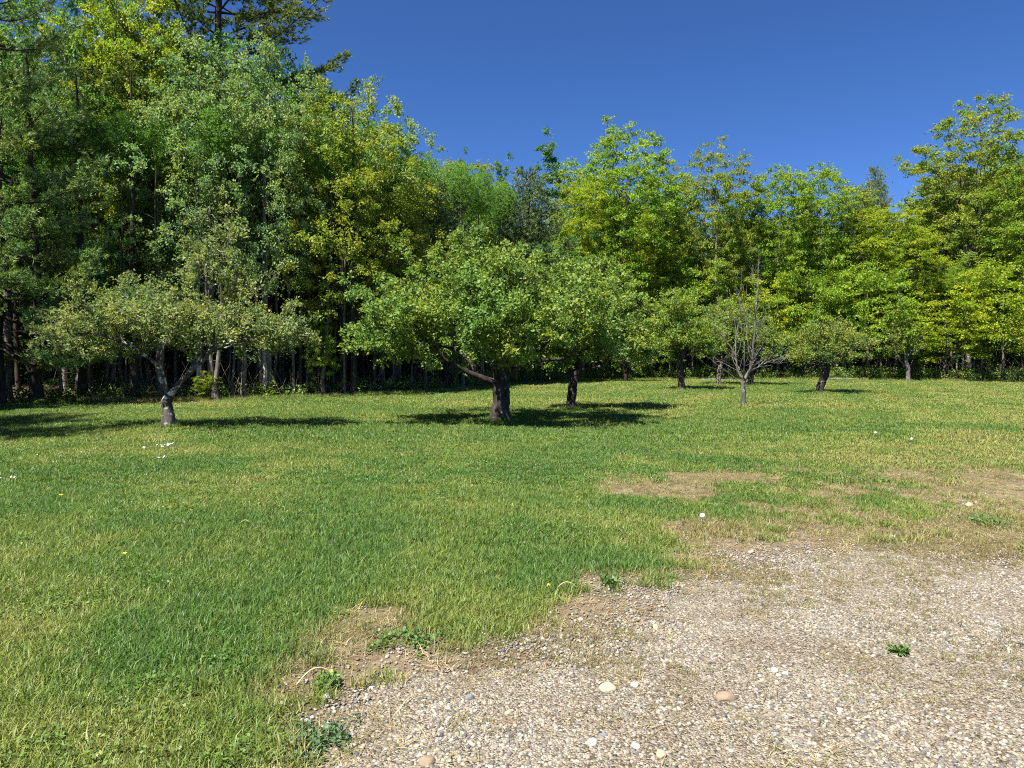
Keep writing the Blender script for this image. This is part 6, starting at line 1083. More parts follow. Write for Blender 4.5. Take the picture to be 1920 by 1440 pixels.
# ------------------------------------------------------------------ orchard
def orchard(name, seed, loc, label, color, bark, trunk, guides, blobs, npts, r_base, leaf, zmin=1.2, r_tip=0.005, bf=0.35, leaf_r=0.022, group='old apple trees on the lawn', twig=False, gap=0.0, min_r=0.004, stem=1.0, radlist=None):
    """trunk: list of points; guides: limbs as (start node index, points); blobs: (cx,cy,cz,rx,ry,rz,weight)"""
    rng = np.random.default_rng(seed); nodes = [np.array(p, float) for p in trunk]; par = [-1] + list(range(len(trunk)-1)); split = len(nodes)
    starts = {}
    for gi, (st, pts) in enumerate(guides):
        last = st if isinstance(st, int) else starts[st]
        for k, p in enumerate(pts):
            nodes.append(np.array(p, float)); par.append(last); last = len(nodes)-1; starts[f'{gi}:{k}'] = last
    wts = np.array([b[6] for b in blobs]); wts = wts/wts.sum(); T = []
    for b, wt in zip(blobs, wts):
        n = int(npts*wt); u = nrm(rng.standard_normal((n*3, 3))); rr = rng.random((n*3, 1))**0.42
        lump = 1 + 0.16*np.sin(4*np.arctan2(u[:, 1], u[:, 0]) + b[0]*3)[:, None] + 0.10*np.sin(9*u[:, 2:3]+7*u[:, :1])
        q = np.array(b[:3]) + u*rr*lump*np.array(b[3:6]); q = q[q[:, 2] > zmin + 0.25*rng.random(len(q))]
        if gap:
            s3 = np.sin(q[:, 0]*2.7+seed+0.8*q[:, 2]) + np.sin(q[:, 1]*2.4+1) + np.sin(q[:, 2]*4.4+2+0.7*q[:, 0]); q = q[s3 > -1.7+gap]
        q = q[:n]; sh = rng.random(len(q)) < 0.05; q[sh] += u[:1]*0 + nrm(q[sh]-np.array(b[:3])*0.9)*0.3 + np.array([0, 0, 0.25]); T.append(q)
    P, pa = grow(nodes, par, np.concatenate(T), bf, split-1)
    r, w = radii(P, pa, r_base, r_tip)
    r[:split] *= stem
    for q_, f_ in starts.items():
        if stem > 1.3 and q_[-2:] in (':0', ':1') and par[f_] < split + 2: r[f_] *= 1.45 if q_[-1] == '0' else 1.2
    if radlist: r[:split] = radlist
    main, limbs = wood(P, pa, r, w, rng, min_r=min_r, split=split, flare=0.25)
    e = empty(name, (*loc, float(terr(*loc)))); tag(e, label, 'apple tree', group)
    link('trunk', main.mesh('apple_trunk', M[bark]), e)
    for k in sorted(limbs): link('limb', limbs[k].mesh('apple_limb', M[bark]), e)
    if leaf:
        sel = (np.arange(len(P)) >= len(nodes)) & (r < leaf_r); tw = [] if twig else None
        O = nrm(out_dirs(P, pa)[sel]*0.7 + nrm((P[sel]-np.array([0, 0, 1.5])))*0.4)
        V, Fq, v = leaf_cloud(rng, P[sel], O, twigs=tw, **leaf)
        link('crown', np_mesh('apple_crown', V, Fq, M['apple_leaf'], False, {'v': v}), e, color)
        if tw: link('twigs', np_mesh('apple_twigs', tw[0][0], tw[0][1], M['bark_dead']), e)
    return e
al = dict(nt=5, tl=0.24, nl=8, ll=0.075, lw=0.045, up=0.6, droop=0.1, flat=0.7, outw=0.6, rise=0.35)
orchard('apple_tree', 301, (-8.42, 17.29), 'grey-green leafy apple tree with pale lichen-spotted trunk and a tall sparse upright top', (0.122, 0.142, 0.054), 'bark_apple',
    [(0, 0, -0.1), (0.02, 0, 0.35), (0.0, 0, 0.62), (0.04, 0, 0.80)],
    [(3, [(-0.06, 0, 1.05), (-0.22, 0.02, 1.5), (-0.5, -0.05, 1.8), (-0.95, -0.15, 2.1), (-1.7, -0.3, 2.3), (-2.5, -0.3, 2.25)]),
     ('0:1', [(-0.25, 0.15, 1.75), (-0.5, 0.4, 2.2), (-0.9, 0.9, 2.7), (-1.5, 1.3, 3.1)]),
     (3, [(0.22, 0.02, 0.98), (0.5, 0.02, 1.3), (0.85, 0.0, 1.62), (1.2, -0.1, 1.9), (1.9, -0.2, 2.15), (2.7, -0.2, 2.25), (3.7, -0.1, 2.25)]),
     ('2:1', [(0.62, 0.3, 1.75), (0.85, 0.35, 2.5), (1.05, 0.3, 3.4), (1.15, 0.2, 4.3), (1.2, 0.1, 5.1)]),
     ('2:2', [(1.1, 0.6, 2.0), (1.7, 1.2, 2.5), (2.2, 1.6, 2.9)]),
     (3, [(0.1, -0.25, 1.2), (0.15, -0.6, 1.7), (0.2, -1.2, 2.2), (-0.1, -1.9, 2.5)]),
     ('2:3', [(1.4, -0.4, 2.6), (1.75, -0.3, 3.3), (1.9, -0.2, 4.0)])],
    [(-1.3, -0.1, 2.3, 1.75, 1.7, 0.58, 3), (0.1, 0, 2.6, 1.9, 2.0, 0.75, 3.0), (1.9, 0, 2.35, 1.7, 1.6, 0.62, 2.4), (3.0, 0, 2.2, 0.9, 0.7, 0.4, 0.7), (1.2, 0.1, 4.1, 0.95, 0.9, 1.2, 0.9), (1.9, 0.2, 3.6, 0.8, 0.8, 0.6, 0.4), (-0.7, 0.2, 3.1, 1.2, 1.2, 0.6, 1.0)],
    760, 0.09, dict(nt=6, tl=0.2, nl=9, ll=0.075, lw=0.042, up=0.6, droop=0.05, flat=0.6, outw=0.6, rise=0.3), zmin=1.5, twig=True, gap=0.95, stem=1.2, radlist=[0.165, 0.14, 0.128, 0.115])
orchard('apple_tree', 302, (-0.32, 19.31), 'broad dome-crowned green apple tree with a thick dark forked trunk, centre of the lawn', (0.098, 0.138, 0.032), 'bark_apple_dark',
    [(0, 0, -0.1), (0.0, 0, 0.3), (0.04, 0, 0.62), (0.02, 0, 0.85), (0.03, 0, 0.98)],
    [(3, [(-0.22, -0.05, 1.08), (-0.6, -0.2, 1.22), (-1.05, -0.35, 1.45), (-1.5, -0.5, 1.72), (-1.75, -0.6, 2.05), (-2.7, -0.8, 2.3), (-3.7, -0.8, 2.6)]),
     (4, [(0.25, -0.1, 1.25), (0.6, -0.2, 1.55), (1.1, -0.4, 1.65), (1.8, -0.6, 1.75), (2.7, -0.7, 2.1)]),
     (4, [(-0.12, 0.2, 1.4), (-0.4, 0.5, 2.0), (-1.0, 0.9, 2.8), (-1.7, 1.2, 3.5)]),
     (4, [(0.2, 0.25, 1.5), (0.55, 0.6, 2.2), (1.1, 1.1, 3.0), (1.7, 1.5, 3.8)]),
     (4, [(0.02, -0.2, 1.5), (-0.15, -0.5, 2.1), (-0.3, -1.0, 2.9), (-0.4, -1.3, 3.7)]),
     ('4:0', [(0.1, -0.6, 1.8), (0.4, -1.4, 2.2), (0.6, -2.4, 2.4)]),
     ('2:1', [(-0.3, 0.3, 2.8), (-0.2, 0.2, 3.7), (-0.3, 0.1, 4.6)]),
     ('0:1', [(-0.9, 0.3, 1.7), (-1.7, 0.9, 2.2), (-2.6, 1.5, 2.5)])],
    [(-0.2, 0, 3.0, 3.6, 3.4, 1.7, 6), (-2.7, -0.4, 2.5, 1.6, 1.8, 0.75, 1.6), (-0.4, 0.2, 4.3, 1.5, 1.5, 0.75, 0.9), (2.4, -0.2, 2.7, 1.4, 1.8, 1.0, 1.4), (0.3, -1.8, 2.4, 1.8, 1.4, 0.8, 1.2)],
    1250, 0.2, dict(al, nt=6, tl=0.2, nl=11, ll=0.095, lw=0.056), zmin=1.3, gap=0.85, stem=1.35, radlist=[0.32, 0.255, 0.225, 0.24, 0.21])
orchard('apple_tree', 303, (1.96, 23.68), 'apple tree half hidden behind the broad one, two upright stems on a short trunk', (0.100, 0.134, 0.028), 'bark_apple_dark',
    [(0, 0, -0.1), (0.03, 0, 0.4), (0.06, 0, 0.75), (0.08, 0, 0.95)],
    [(3, [(-0.02, 0, 1.25), (-0.05, 0.0, 1.7), (-0.3, 0, 2.4), (-0.6, 0.2, 3.4)]), (3, [(0.25, 0, 1.3), (0.3, 0, 1.7), (0.7, 0.1, 2.4), (1.2, 0.3, 3.4), (1.3, 0.3, 4.3)]), ('1:1', [(0.9, -0.2, 1.9), (1.8, -0.4, 2.2), (2.6, -0.4, 2.5)]), ('0:1', [(-0.7, -0.3, 2.0), (-1.4, -0.4, 2.3)])],
    [(0.5, 0, 3.0, 2.1, 2.0, 1.5, 4), (1.9, -0.2, 2.4, 1.3, 1.4, 0.9, 1.5), (-0.5, -0.2, 2.2, 1.2, 1.2, 0.8, 1), (1.0, 0, 4.3, 1.1, 1.1, 0.7, 0.8)],
    520, 0.15, dict(al, nt=6, tl=0.22, nl=10, ll=0.095, lw=0.055), zmin=0.95, gap=0.9)
orchard('apple_tree', 304, (8.54, 35.71), 'upright green apple tree with a straight dark trunk, just beyond the dead tree', (0.098, 0.136, 0.026), 'bark_apple_dark',
    [(0, 0, -0.1), (-0.05, 0, 0.6), (-0.1, 0, 1.2), (-0.12, 0, 1.5)],
    [(3, [(-0.5, 0, 2.2), (-0.9, 0, 3.0)]), (3, [(0.3, 0, 2.3), (0.8, 0.2, 3.2)]), (3, [(-0.1, 0.3, 2.6), (-0.2, 0.2, 4.0)]), (3, [(0.5, -0.4, 1.9), (1.2, -0.6, 2.2)])],
    [(0, 0, 2.9, 1.8, 1.8, 1.35, 4), (-0.3, 0, 4.2, 1.1, 1.1, 0.8, 1), (1.2, -0.2, 2.2, 0.9, 0.9, 0.6, 0.7)],
    420, 0.17, dict(al, nt=5, nl=8, ll=0.1, lw=0.062), zmin=1.15, gap=0.35)
orchard('apple_tree', 305, (11.83, 40.65), 'small leafy apple tree with a pale slanting trunk seen through the dead branches', (0.105, 0.135, 0.032), 'bark_grey',
    [(0, 0, -0.1), (0.02, 0, 0.6), (0.15, 0, 1.2)],
    [(2, [(-0.6, 0, 2.0), (-1.2, 0, 2.8)]), (2, [(0.7, 0, 2.0), (1.4, 0, 2.8)]), (2, [(0.3, 0.2, 2.4), (0.4, 0.2, 3.6)])],
    [(0.3, 0, 2.7, 2.1, 1.8, 1.1, 3), (0.5, 0, 3.7, 1.3, 1.2, 0.8, 1)], 320, 0.13, dict(al, nt=5, nl=8, ll=0.1, lw=0.062), zmin=1.3, gap=0.45)
orchard('apple_tree', 306, (13.69, 40.65), 'small leafy apple tree with a short dark trunk, right of the pale slanting one', (0.098, 0.128, 0.03), 'bark_apple_dark',
    [(0, 0, -0.1), (-0.03, 0, 0.6), (-0.05, 0, 1.1)],
    [(2, [(-0.7, 0, 1.9), (-1.1, 0, 2.6)]), (2, [(0.7, 0, 1.8), (1.5, 0, 2.5)]), (2, [(0, 0.2, 2.4), (0.1, 0.2, 3.4)])],
    [(0.4, 0, 2.5, 2.0, 1.8, 1.1, 3), (0, 0, 3.3, 1.3, 1.2, 0.7, 1)], 300, 0.16, dict(al, nt=5, nl=8, ll=0.1, lw=0.062), zmin=1.2, gap=0.45)
orchard('apple_tree', 307, (14.14, 32.7), 'low round-topped apple tree on a crooked leaning dark trunk, right of the dead tree', (0.105, 0.128, 0.032), 'bark_apple_dark',
    [(0, 0, -0.1), (0.08, 0, 0.35), (0.26, 0, 0.8), (0.36, 0, 1.3)],
    [(3, [(-0.3, 0, 1.7), (-0.9, 0, 2.0)]), (3, [(0.8, 0, 1.8), (1.6, 0.1, 2.0), (2.2, 0, 2.0)]), (3, [(0.5, 0.4, 2.0), (0.7, 0.6, 2.7)]), (3, [(0.5, -0.5, 1.8), (0.7, -1.0, 2.1)])],
    [(0.6, 0, 2.15, 2.0, 1.8, 0.85, 4), (0.5, 0, 2.8, 1.2, 1.2, 0.5, 1), (-0.9, 0, 1.7, 0.6, 0.7, 0.4, 0.4)], 420, 0.17, dict(al, nt=5, nl=8, ll=0.085, lw=0.052), zmin=1.15, gap=0.35)
orchard('apple_tree', 308, (25.78, 46.23), 'small sparse apple tree with several pale stems at the edge of the wood', (0.105, 0.132, 0.03), 'bark_dead',
    [(0, 0, -0.1), (0, 0, 0.5), (0.02, 0, 0.8)],
    [(2, [(-0.15, 0, 1.5), (-0.3, 0, 2.6), (-0.5, 0, 3.6)]), (2, [(0.3, 0, 1.4), (0.45, 0, 2.4), (0.5, 0, 3.4)]), (2, [(-0.5, 0, 1.3), (-0.9, 0, 2.2)]), ('1:1', [(0.75, 0, 2.9), (1.2, 0, 3.4)])],
    [(-0.4, 0, 3.1, 1.0, 1.0, 1.3, 3), (0.4, 0, 2.2, 0.7, 0.6, 0.6, 0.6)], 150, 0.13, dict(al, nt=4, nl=7, ll=0.11, lw=0.07), zmin=1.3, gap=0.4)
orchard('apple_tree', 309, (7.25, 45.27), 'low bushy apple tree far back, between the broad crown and the upright apple tree', (0.098, 0.132, 0.03), 'bark_apple_dark',
    [(0, 0, -0.1), (0.02, 0, 0.4), (0.02, 0, 0.6)],
    [(2, [(-0.5, 0, 1.3), (-1.0, 0, 2.0)]), (2, [(0.6, 0, 1.4), (1.1, 0, 2.2)]), (2, [(0.1, 0.2, 1.8), (0, 0.2, 3.0)])],
    [(0.2, 0, 2.0, 2.0, 1.6, 1.3, 3), (0.5, 0, 3.0, 1.2, 1.2, 0.9, 1)], 300, 0.12, dict(al, nt=5, nl=8, ll=0.1, lw=0.062), zmin=0.6, gap=0.3)
orchard('bare_tree', 310, (8.27, 25.39), 'leafless grey dead tree with bare upright and spreading branches', (0, 0, 0), 'bark_dead',
    [(0, 0, -0.1), (0.02, 0, 0.4), (0, 0, 0.75), (0.02, 0, 0.9)],
    [(3, [(0.18, 0, 1.2), (0.3, 0, 1.6), (0.35, 0, 2.2), (0.42, 0.05, 3.1), (0.5, 0.05, 4.2), (0.52, 0.05, 5.0), (0.55, 0.05, 5.7)]),
     (3, [(-0.18, 0, 1.25), (-0.28, 0, 1.8), (-0.26, 0, 2.5), (-0.12, 0, 3.2), (-0.2, 0, 3.9), (-0.3, 0, 4.4)]),
     ('0:1', [(0.15, -0.1, 2.0), (0.05, -0.1, 2.9), (-0.1, -0.1, 3.6), (-0.4, -0.1, 4.3)]),
     (3, [(-0.3, -0.1, 1.0), (-0.7, -0.2, 1.25), (-1.3, -0.3, 1.7)]),
     ('0:0', [(0.5, -0.1, 1.4), (0.9, -0.2, 1.6), (1.5, -0.3, 1.75)]),
     ('1:1', [(-0.6, 0.2, 2.4), (-1.0, 0.4, 3.0), (-1.4, 0.5, 3.7)]),
     ('0:2', [(0.7, 0.3, 2.9), (0.9, 0.5, 3.6)]), ('4:0', [(0.8, 0.3, 1.9), (1.1, 0.5, 2.4)]), (2, [(-0.4, 0.4, 1.2), (-0.9, 0.8, 1.6)])],
    [(0.2, 0, 1.8, 1.6, 1.2, 0.5, 1.6), (0.0, 0, 3.2, 1.3, 1.0, 1.1, 1.6), (0.3, 0, 4.6, 0.5, 0.5, 1.0, 0.7)],
    300, 0.075, None, zmin=1.35, r_tip=0.0048, bf=0.7, group='bare trees', min_r=0.003)


# ------------------------------------------------------------------ small instanced covers (grass, gravel) with geometry nodes
def proto_coll(name, meshes):
    c = bpy.data.collections.new(name)
    for i, me in enumerate(meshes):
        o = bpy.data.objects.new(f'{name}_{i:02d}', me); c.objects.link(o)
    return c
def scatter(name, coll, pts, rot, scl, idx, tint, label, cat):
    me = bpy.data.meshes.new(name); n = len(pts); me.vertices.add(n); me.vertices.foreach_set('co', np.asarray(pts, np.float32).ravel())
    def attr(nm, ty, key, a): at = me.attributes.new(nm, ty, 'POINT'); at.data.foreach_set(key, np.ascontiguousarray(a).ravel())
    attr('rot', 'FLOAT_VECTOR', 'vector', np.asarray(rot, np.float32)); attr('scl', 'FLOAT_VECTOR', 'vector', np.asarray(scl, np.float32))
    attr('idx', 'INT', 'value', np.asarray(idx, np.int32)); attr('tint', 'FLOAT_VECTOR', 'vector', np.asarray(tint, np.float32))
    o = link(name, me); tag(o, label, cat, kind='stuff')
    ng = bpy.data.node_groups.new(name+'_nodes', 'GeometryNodeTree')
    ng.interface.new_socket('Geometry', in_out='INPUT', socket_type='NodeSocketGeometry'); ng.interface.new_socket('Geometry', in_out='OUTPUT', socket_type='NodeSocketGeometry')
    nn, ll_ = ng.nodes, ng.links; gi = nn.new('NodeGroupInput'); go = nn.new('NodeGroupOutput')
    ci = nn.new('GeometryNodeCollectionInfo'); ci.inputs['Collection'].default_value = coll; ci.inputs['Separate Children'].default_value = True; ci.inputs['Reset Children'].default_value = True
    ip = nn.new('GeometryNodeInstanceOnPoints'); ip.inputs['Pick Instance'].default_value = True
    def na(nm, ty): q = nn.new('GeometryNodeInputNamedAttribute'); q.data_type = ty; q.inputs['Name'].default_value = nm; return q.outputs['Attribute']
    er = nn.new('FunctionNodeEulerToRotation'); ll_.new(na('rot', 'FLOAT_VECTOR'), er.inputs[0])
    ll_.new(gi.outputs[0], ip.inputs['Points']); ll_.new(ci.outputs[0], ip.inputs['Instance']); ll_.new(na('idx', 'INT'), ip.inputs['Instance Index'])
    ll_.new(er.outputs[0], ip.inputs['Rotation']); ll_.new(na('scl', 'FLOAT_VECTOR'), ip.inputs['Scale']); ll_.new(ip.outputs[0], go.inputs[0])
    md = o.modifiers.new('scatter', 'NODES'); md.node_group = ng; return o
def inst_mat(name, rough, spec, trans, spread):
    m, nt, out = new_mat(name); L = nt.links
    a = N(nt, 'ShaderNodeAttribute', attribute_name='tint', attribute_type='INSTANCER'); c = a.outputs['Color']
    if spread:
        v = N(nt, 'ShaderNodeAttribute', attribute_name='v')
        c = mixc(nt, v.outputs['Fac'], mixc(nt, 1.0, c, (1-spread, 1-spread*0.8, 1-spread*0.7), 'MULTIPLY'), mixc(nt, 1.0, c, (1+spread, 1+spread*0.75, 1+spread*0.6), 'MULTIPLY'))
    else:
        tc = N(nt, 'ShaderNodeTexCoord'); n = N(nt, 'ShaderNodeTexNoise'); n.inputs['Scale'].default_value = 3.0; n.inputs['Detail'].default_value = 5; L.new(tc.outputs['Object'], n.inputs['Vector'])
        c = mixc(nt, n.outputs[0], mixc(nt, 1.0, c, (0.7, 0.68, 0.64), 'MULTIPLY'), mixc(nt, 1.0, c, (1.25, 1.25, 1.25), 'MULTIPLY'))
    p = N(nt, 'ShaderNodeBsdfPrincipled'); p.inputs['Roughness'].default_value = rough; p.inputs['Specular IOR Level'].default_value = spec; L.new(c, p.inputs['Base Color'])
    if trans:
        tr = N(nt, 'ShaderNodeBsdfTranslucent'); L.new(mixc(nt, 1.0, c, (1.2, 1.2, 0.7), 'MULTIPLY'), tr.inputs[0]); mx = N(nt, 'ShaderNodeMixShader'); mx.inputs[0].default_value = trans
        L.new(p.outputs[0], mx.inputs[1]); L.new(tr.outputs[0], mx.inputs[2]); L.new(mx.outputs[0], out.inputs[0])
    else: L.new(p.outputs[0], out.inputs[0])
    return m
M['grass'] = inst_mat('grass', 0.5, 0.35, 0.35, 0.4); M['stone'] = inst_mat('stone', 0.85, 0.2, 0, 0)
def tuft(seed, nb, rad, h, wid, lean, cover=False):
    rng = np.random.default_rng(seed); V = []; Q = []; T3 = []; vv = []
    a = rng.uniform(0, 6.28, nb); r0 = rad*np.sqrt(rng.random(nb)); hh = h*rng.uniform(0.45, 1.2, nb); n = 0
    for k in range(nb):
        b = np.array([r0[k]*math.cos(a[k]), r0[k]*math.sin(a[k]), -0.005]); d = rng.uniform(0, 6.28); dv = np.array([math.cos(d), math.sin(d), 0]); sd_ = np.array([-dv[1], dv[0], 0])
        sd_ = nrm(sd_ + dv*rng.normal(0, 0.6)); ln = lean*rng.uniform(0.2, 1.6); w0 = wid*rng.uniform(0.7, 1.3)/2
        p1 = b + np.array([0, 0, hh[k]*0.55]) + dv*hh[k]*ln*0.35; p2 = b + np.array([0, 0, hh[k]*(1-0.25*ln)]) + dv*hh[k]*ln
        V += [b-sd_*w0, b+sd_*w0, p1+sd_*w0*0.85, p1-sd_*w0*0.85, p2]; Q.append((n, n+1, n+2, n+3)); T3.append((n+3, n+2, n+4)); vv.append(rng.random()); n += 5
    return np_mesh('tuft', np.array(V), [np.array(Q), np.array(T3)], M['grass'], False, {'v': np.array(vv+vv)})
TU = [tuft(100+i, 22, 0.06, 0.058, 0.0042, 0.9) for i in range(5)] + [tuft(110+i, 26, 0.05, 0.105, 0.0045, 0.75) for i in range(3)] + [tuft(120+i, 40, 0.16, 0.065, 0.009, 0.9) for i in range(4)] + [tuft(130+i, 60, 0.35, 0.075, 0.018, 0.9) for i in range(4)]
TU += [tuft(140+i, 26, 0.09, 0.055, 0.0035, 2.6) for i in range(3)]
def clover(seed, nb, rad):
    rng = np.random.default_rng(seed); a = rng.uniform(0, 6.28, nb); r0 = rad*np.sqrt(rng.random(nb)); c = np.stack([r0*np.cos(a), r0*np.sin(a), rng.uniform(0.015, 0.05, nb)], 1)
    nm = nrm(rng.standard_normal((nb, 3))*0.45 + np.array([0, 0, 1.0])); t = nrm(np.cross(nm, rng.standard_normal((nb, 3)))); b = np.cross(nm, t); w = rng.uniform(0.006, 0.011, (nb, 1))
    V = np.stack([c-t*w, c-b*w*0.8, c+t*w*1.2, c+b*w*0.8], 1).reshape(-1, 3); return np_mesh('clover', V, np.arange(4*nb).reshape(-1, 4), M['grass'], False, {'v': rng.random(nb)})
TU += [clover(150+i, 34, 0.08) for i in range(3)]
grass_coll = proto_coll('grass_tuft', TU)
rg = np.random.default_rng(901)
gp = []; gi_ = []; gs = []
def band(y0, y1, dens, lo, hi, s0, s1, margin=1.5, dpow=1.0):
    xm = 0.76*y1 + margin; n = int((y1-y0)*2*xm*dens); x = rg.uniform(-xm, xm, n); y = rg.uniform(y0, y1, n)
    k = (np.abs(x) < 0.76*y + margin); x, y = x[k], y[k]
    b = bare_f(x, y); gap_ = fbm(x, y, 0.4, 61); k = rg.random(len(x)) < (1-b)**1.3*(0.55+0.75*gap_)
    x, y = x[k], y[k]; gp.append(np.stack([x, y, terr(x, y)], 1)); gi_.append(rg.integers(lo, hi, len(x))); gs.append(rg.uniform(s0, s1, len(x)))
band(0.8, 3.2, 760, 0, 5, 0.7, 1.3); band(3.2, 6, 680, 0, 5, 0.7, 1.3); band(6, 9, 430, 0, 5, 0.85, 1.4); band(9, 14, 130, 8, 12, 0.6, 1.0)
band(14, 24, 62, 8, 12, 0.8, 1.4); band(24, 36, 30, 12, 16, 0.6, 1.0); band(36, 51, 20, 12, 16, 0.7, 1.1)
# longer tufts in clumps close by and along the ragged edge of the drive
x = rg.uniform(-7, 9, 16000); y = rg.uniform(0.8, 11, 16000); b = bare_f(x, y); k = rg.random(16000) < np.where((b > 0.03) & (b < 0.85), 0.6, 0.22*sstep(fbm(x, y, 1.1, 71), 0.5, 0.75))*(1-b)
gp.append(np.stack([x[k], y[k], terr(x[k], y[k])], 1)); gi_.append(rg.integers(5, 8, k.sum())); gs.append(rg.uniform(0.55, 1.1, k.sum()))
# clover and other broad leaves mixed into the turf
x = rg.uniform(-8, 8, 26000); y = rg.uniform(1, 12, 26000); b = bare_f(x, y); k = (np.abs(x) < 0.76*y+1) & (rg.random(26000) < 0.4*sstep(fbm(x, y, 0.9, 73), 0.48, 0.68)*(1-b))
gp.append(np.stack([x[k], y[k], terr(x[k], y[k])], 1)); gi_.append(rg.integers(19, 22, k.sum())); gs.append(rg.uniform(0.7, 1.2, k.sum()))
# unmown grass along the edge of the wood
x = rg.uniform(-20, 36, 5200); y = edge_y(x) + rg.normal(0.05, 0.45, 5200)
gp.append(np.stack([x, y, terr(x, y)], 1)); gi_.append(rg.integers(5, 8, 5200)); gs.append(rg.uniform(1.0, 2.4, 5200))
# uncut grass round the foot of each orchard tree
for (cx, cy, rr, n) in [(-8.42, 17.29, 0.35, 60), (-0.32, 19.31, 0.45, 90), (1.96, 23.68, 0.4, 80), (8.54, 35.71, 0.35, 50), (8.27, 25.39, 0.35, 70), (14.14, 32.7, 0.45, 80), (11.83, 40.65, 0.35, 40), (13.69, 40.65, 0.35, 40), (1.38, 40.65, 0.6, 110), (25.78, 46.23, 0.4, 40)]:
    a = rg.uniform(0, 6.28, n); r_ = rr*np.sqrt(rg.random(n)); x = cx + r_*np.cos(a); y = cy + r_*np.sin(a)
    gp.append(np.stack([x, y, terr(x, y)], 1)); gi_.append(rg.integers(5, 8, n)); gs.append(rg.uniform(0.9, 1.7, n))
gp = np.concatenate(gp); gi_ = np.concatenate(gi_); gs = np.concatenate(gs); x, y = gp[:, 0], gp[:, 1]; n = len(gp)
f1 = fbm(x, y, 2.6, 81); f2 = fbm(x, y, 0.8, 82); f3 = fbm(x, y, 7.0, 83)
stripe = np.sin((x - 0.42*y)*2*np.pi/2.6)*sstep(x + 0.25*y, 7, 14)*sstep(y, 9, 14)
u = np.clip(0.43 + 1.7*(f1-0.5) + 1.3*(f2-0.5) + 1.3*(f3-0.5) + 0.26*stripe + rg.normal(0, 0.15, n), 0, 1)
cA, cB, cC = np.array([0.080, 0.162, 0.032]), np.array([0.150, 0.213, 0.042]), np.array([0.240, 0.250, 0.078])
tint = np.where((u < 0.5)[:, None], cA + (cB-cA)*(u*2)[:, None], cB + (cC-cB)*((u-0.5)*2)[:, None])
far = sstep(y, 10, 22)[:, None]*0.25; tint[gi_ >= 19] *= np.array([0.72, 0.88, 0.85]); tint = tint*(1-far) + far*np.array([0.188, 0.240, 0.050])
dry = np.clip(bare_f(x, y)*1.3, 0, 1)*0.65 + (rg.random(n) < 0.03)*0.45; dry = np.clip(dry, 0, 1)[:, None]
tint = tint*(1-dry) + dry*np.array([0.27, 0.225, 0.10])
hs_ = gs*(0.75+0.6*fbm(x, y, 1.7, 85))
scatter('grass', grass_coll, gp, np.stack([rg.normal(0, 0.12, n), rg.normal(0, 0.12, n), rg.uniform(0, 6.28, n)], 1), np.stack([gs, gs, hs_], 1), gi_, tint, 'mown green lawn grass with yellowish and darker patches', 'grass')
# dry thatch and sparse brown tufts on the bare ground
x = rg.uniform(-2, 9, 70000); y = rg.uniform(1.6, 11, 70000); b = bare_f(x, y); sd = drive_sd(x, y); q = fbm(x, y, 0.7, 91)
k = rg.random(70000) < (b > 0.2)*sstep(q, 0.36, 0.66)*np.where(sd > 1.3, 0.28*sstep(q, 0.5, 0.62), np.where(sd > 0.9, 0.6, 1.0)); x, y = x[k], y[k]; n = len(x)
t_ = rg.random(n)[:, None]; tint = (1-t_)*np.array([0.26, 0.205, 0.12]) + t_*np.array([0.15, 0.165, 0.055]); s = rg.uniform(0.35, 0.8, n)
scatter('dry_grass', grass_coll, np.stack([x, y, terr(x, y)+0.006], 1), np.stack([rg.normal(0, 0.2, n), rg.normal(0, 0.2, n), rg.uniform(0, 6.28, n)], 1), np.stack([s, s, s*0.7], 1), rg.integers(0, 5, n), tint, 'thin dry brownish grass on the bare soil by the drive', 'grass')

# flattened straw and thatch where the turf thins out
x = rg.uniform(-2, 10, 30000); y = rg.uniform(1.8, 11.5, 30000); b = bare_f(x, y); sd = drive_sd(x, y); q = fbm(x, y, 0.6, 93)
k = rg.random(30000) < (b > 0.08)*np.where(sd > 0.7, 0.05, np.where(sd > 0.1, 0.4, 0.95))*sstep(q, 0.3, 0.6); x, y = x[k], y[k]; n = len(x)
t_ = rg.random(n)[:, None]; tint = (1-t_)*np.array([0.44, 0.375, 0.23]) + t_*np.array([0.17, 0.15, 0.07]); s = rg.uniform(0.6, 1.2, n)
scatter('thatch', grass_coll, np.stack([x, y, terr(x, y)+0.004], 1), np.stack([rg.normal(0, 0.1, n), rg.normal(0, 0.1, n), rg.uniform(0, 6.28, n)], 1), np.stack([s, s, s*0.45], 1), rg.integers(16, 19, n), tint, 'flattened straw-coloured thatch on the worn patches', 'thatch')

# gravel
def ico_rock(seed, sub=1, flat=0.62, rough=0.16):
    import bmesh
    bm = bmesh.new(); bmesh.ops.create_icosphere(bm, subdivisions=sub, radius=1.0); rng = np.random.default_rng(seed)
    dirs = nrm(rng.standard_normal((7, 3))); off = rng.uniform(0.62, 0.95, 7); st = np.array([1, rng.uniform(0.65, 0.95), flat*rng.uniform(0.75, 1.2)])
    for v_ in bm.verts:
        p = np.array(v_.co)
        for d_, o_ in zip(dirs, off):
            h = p @ d_
            if h > o_: p = p - d_*(h-o_)*0.85
        p = p*(1 + rough*rng.standard_normal()*0.4)*st; v_.co = p
    me = bpy.data.meshes.new('stone'); bm.to_mesh(me); bm.free(); me.polygons.foreach_set('use_smooth', np.ones(len(me.polygons), bool)); me.materials.append(M['stone']); return me
rock_coll = proto_coll('gravel_stone', [ico_rock(200+i) for i in range(8)])
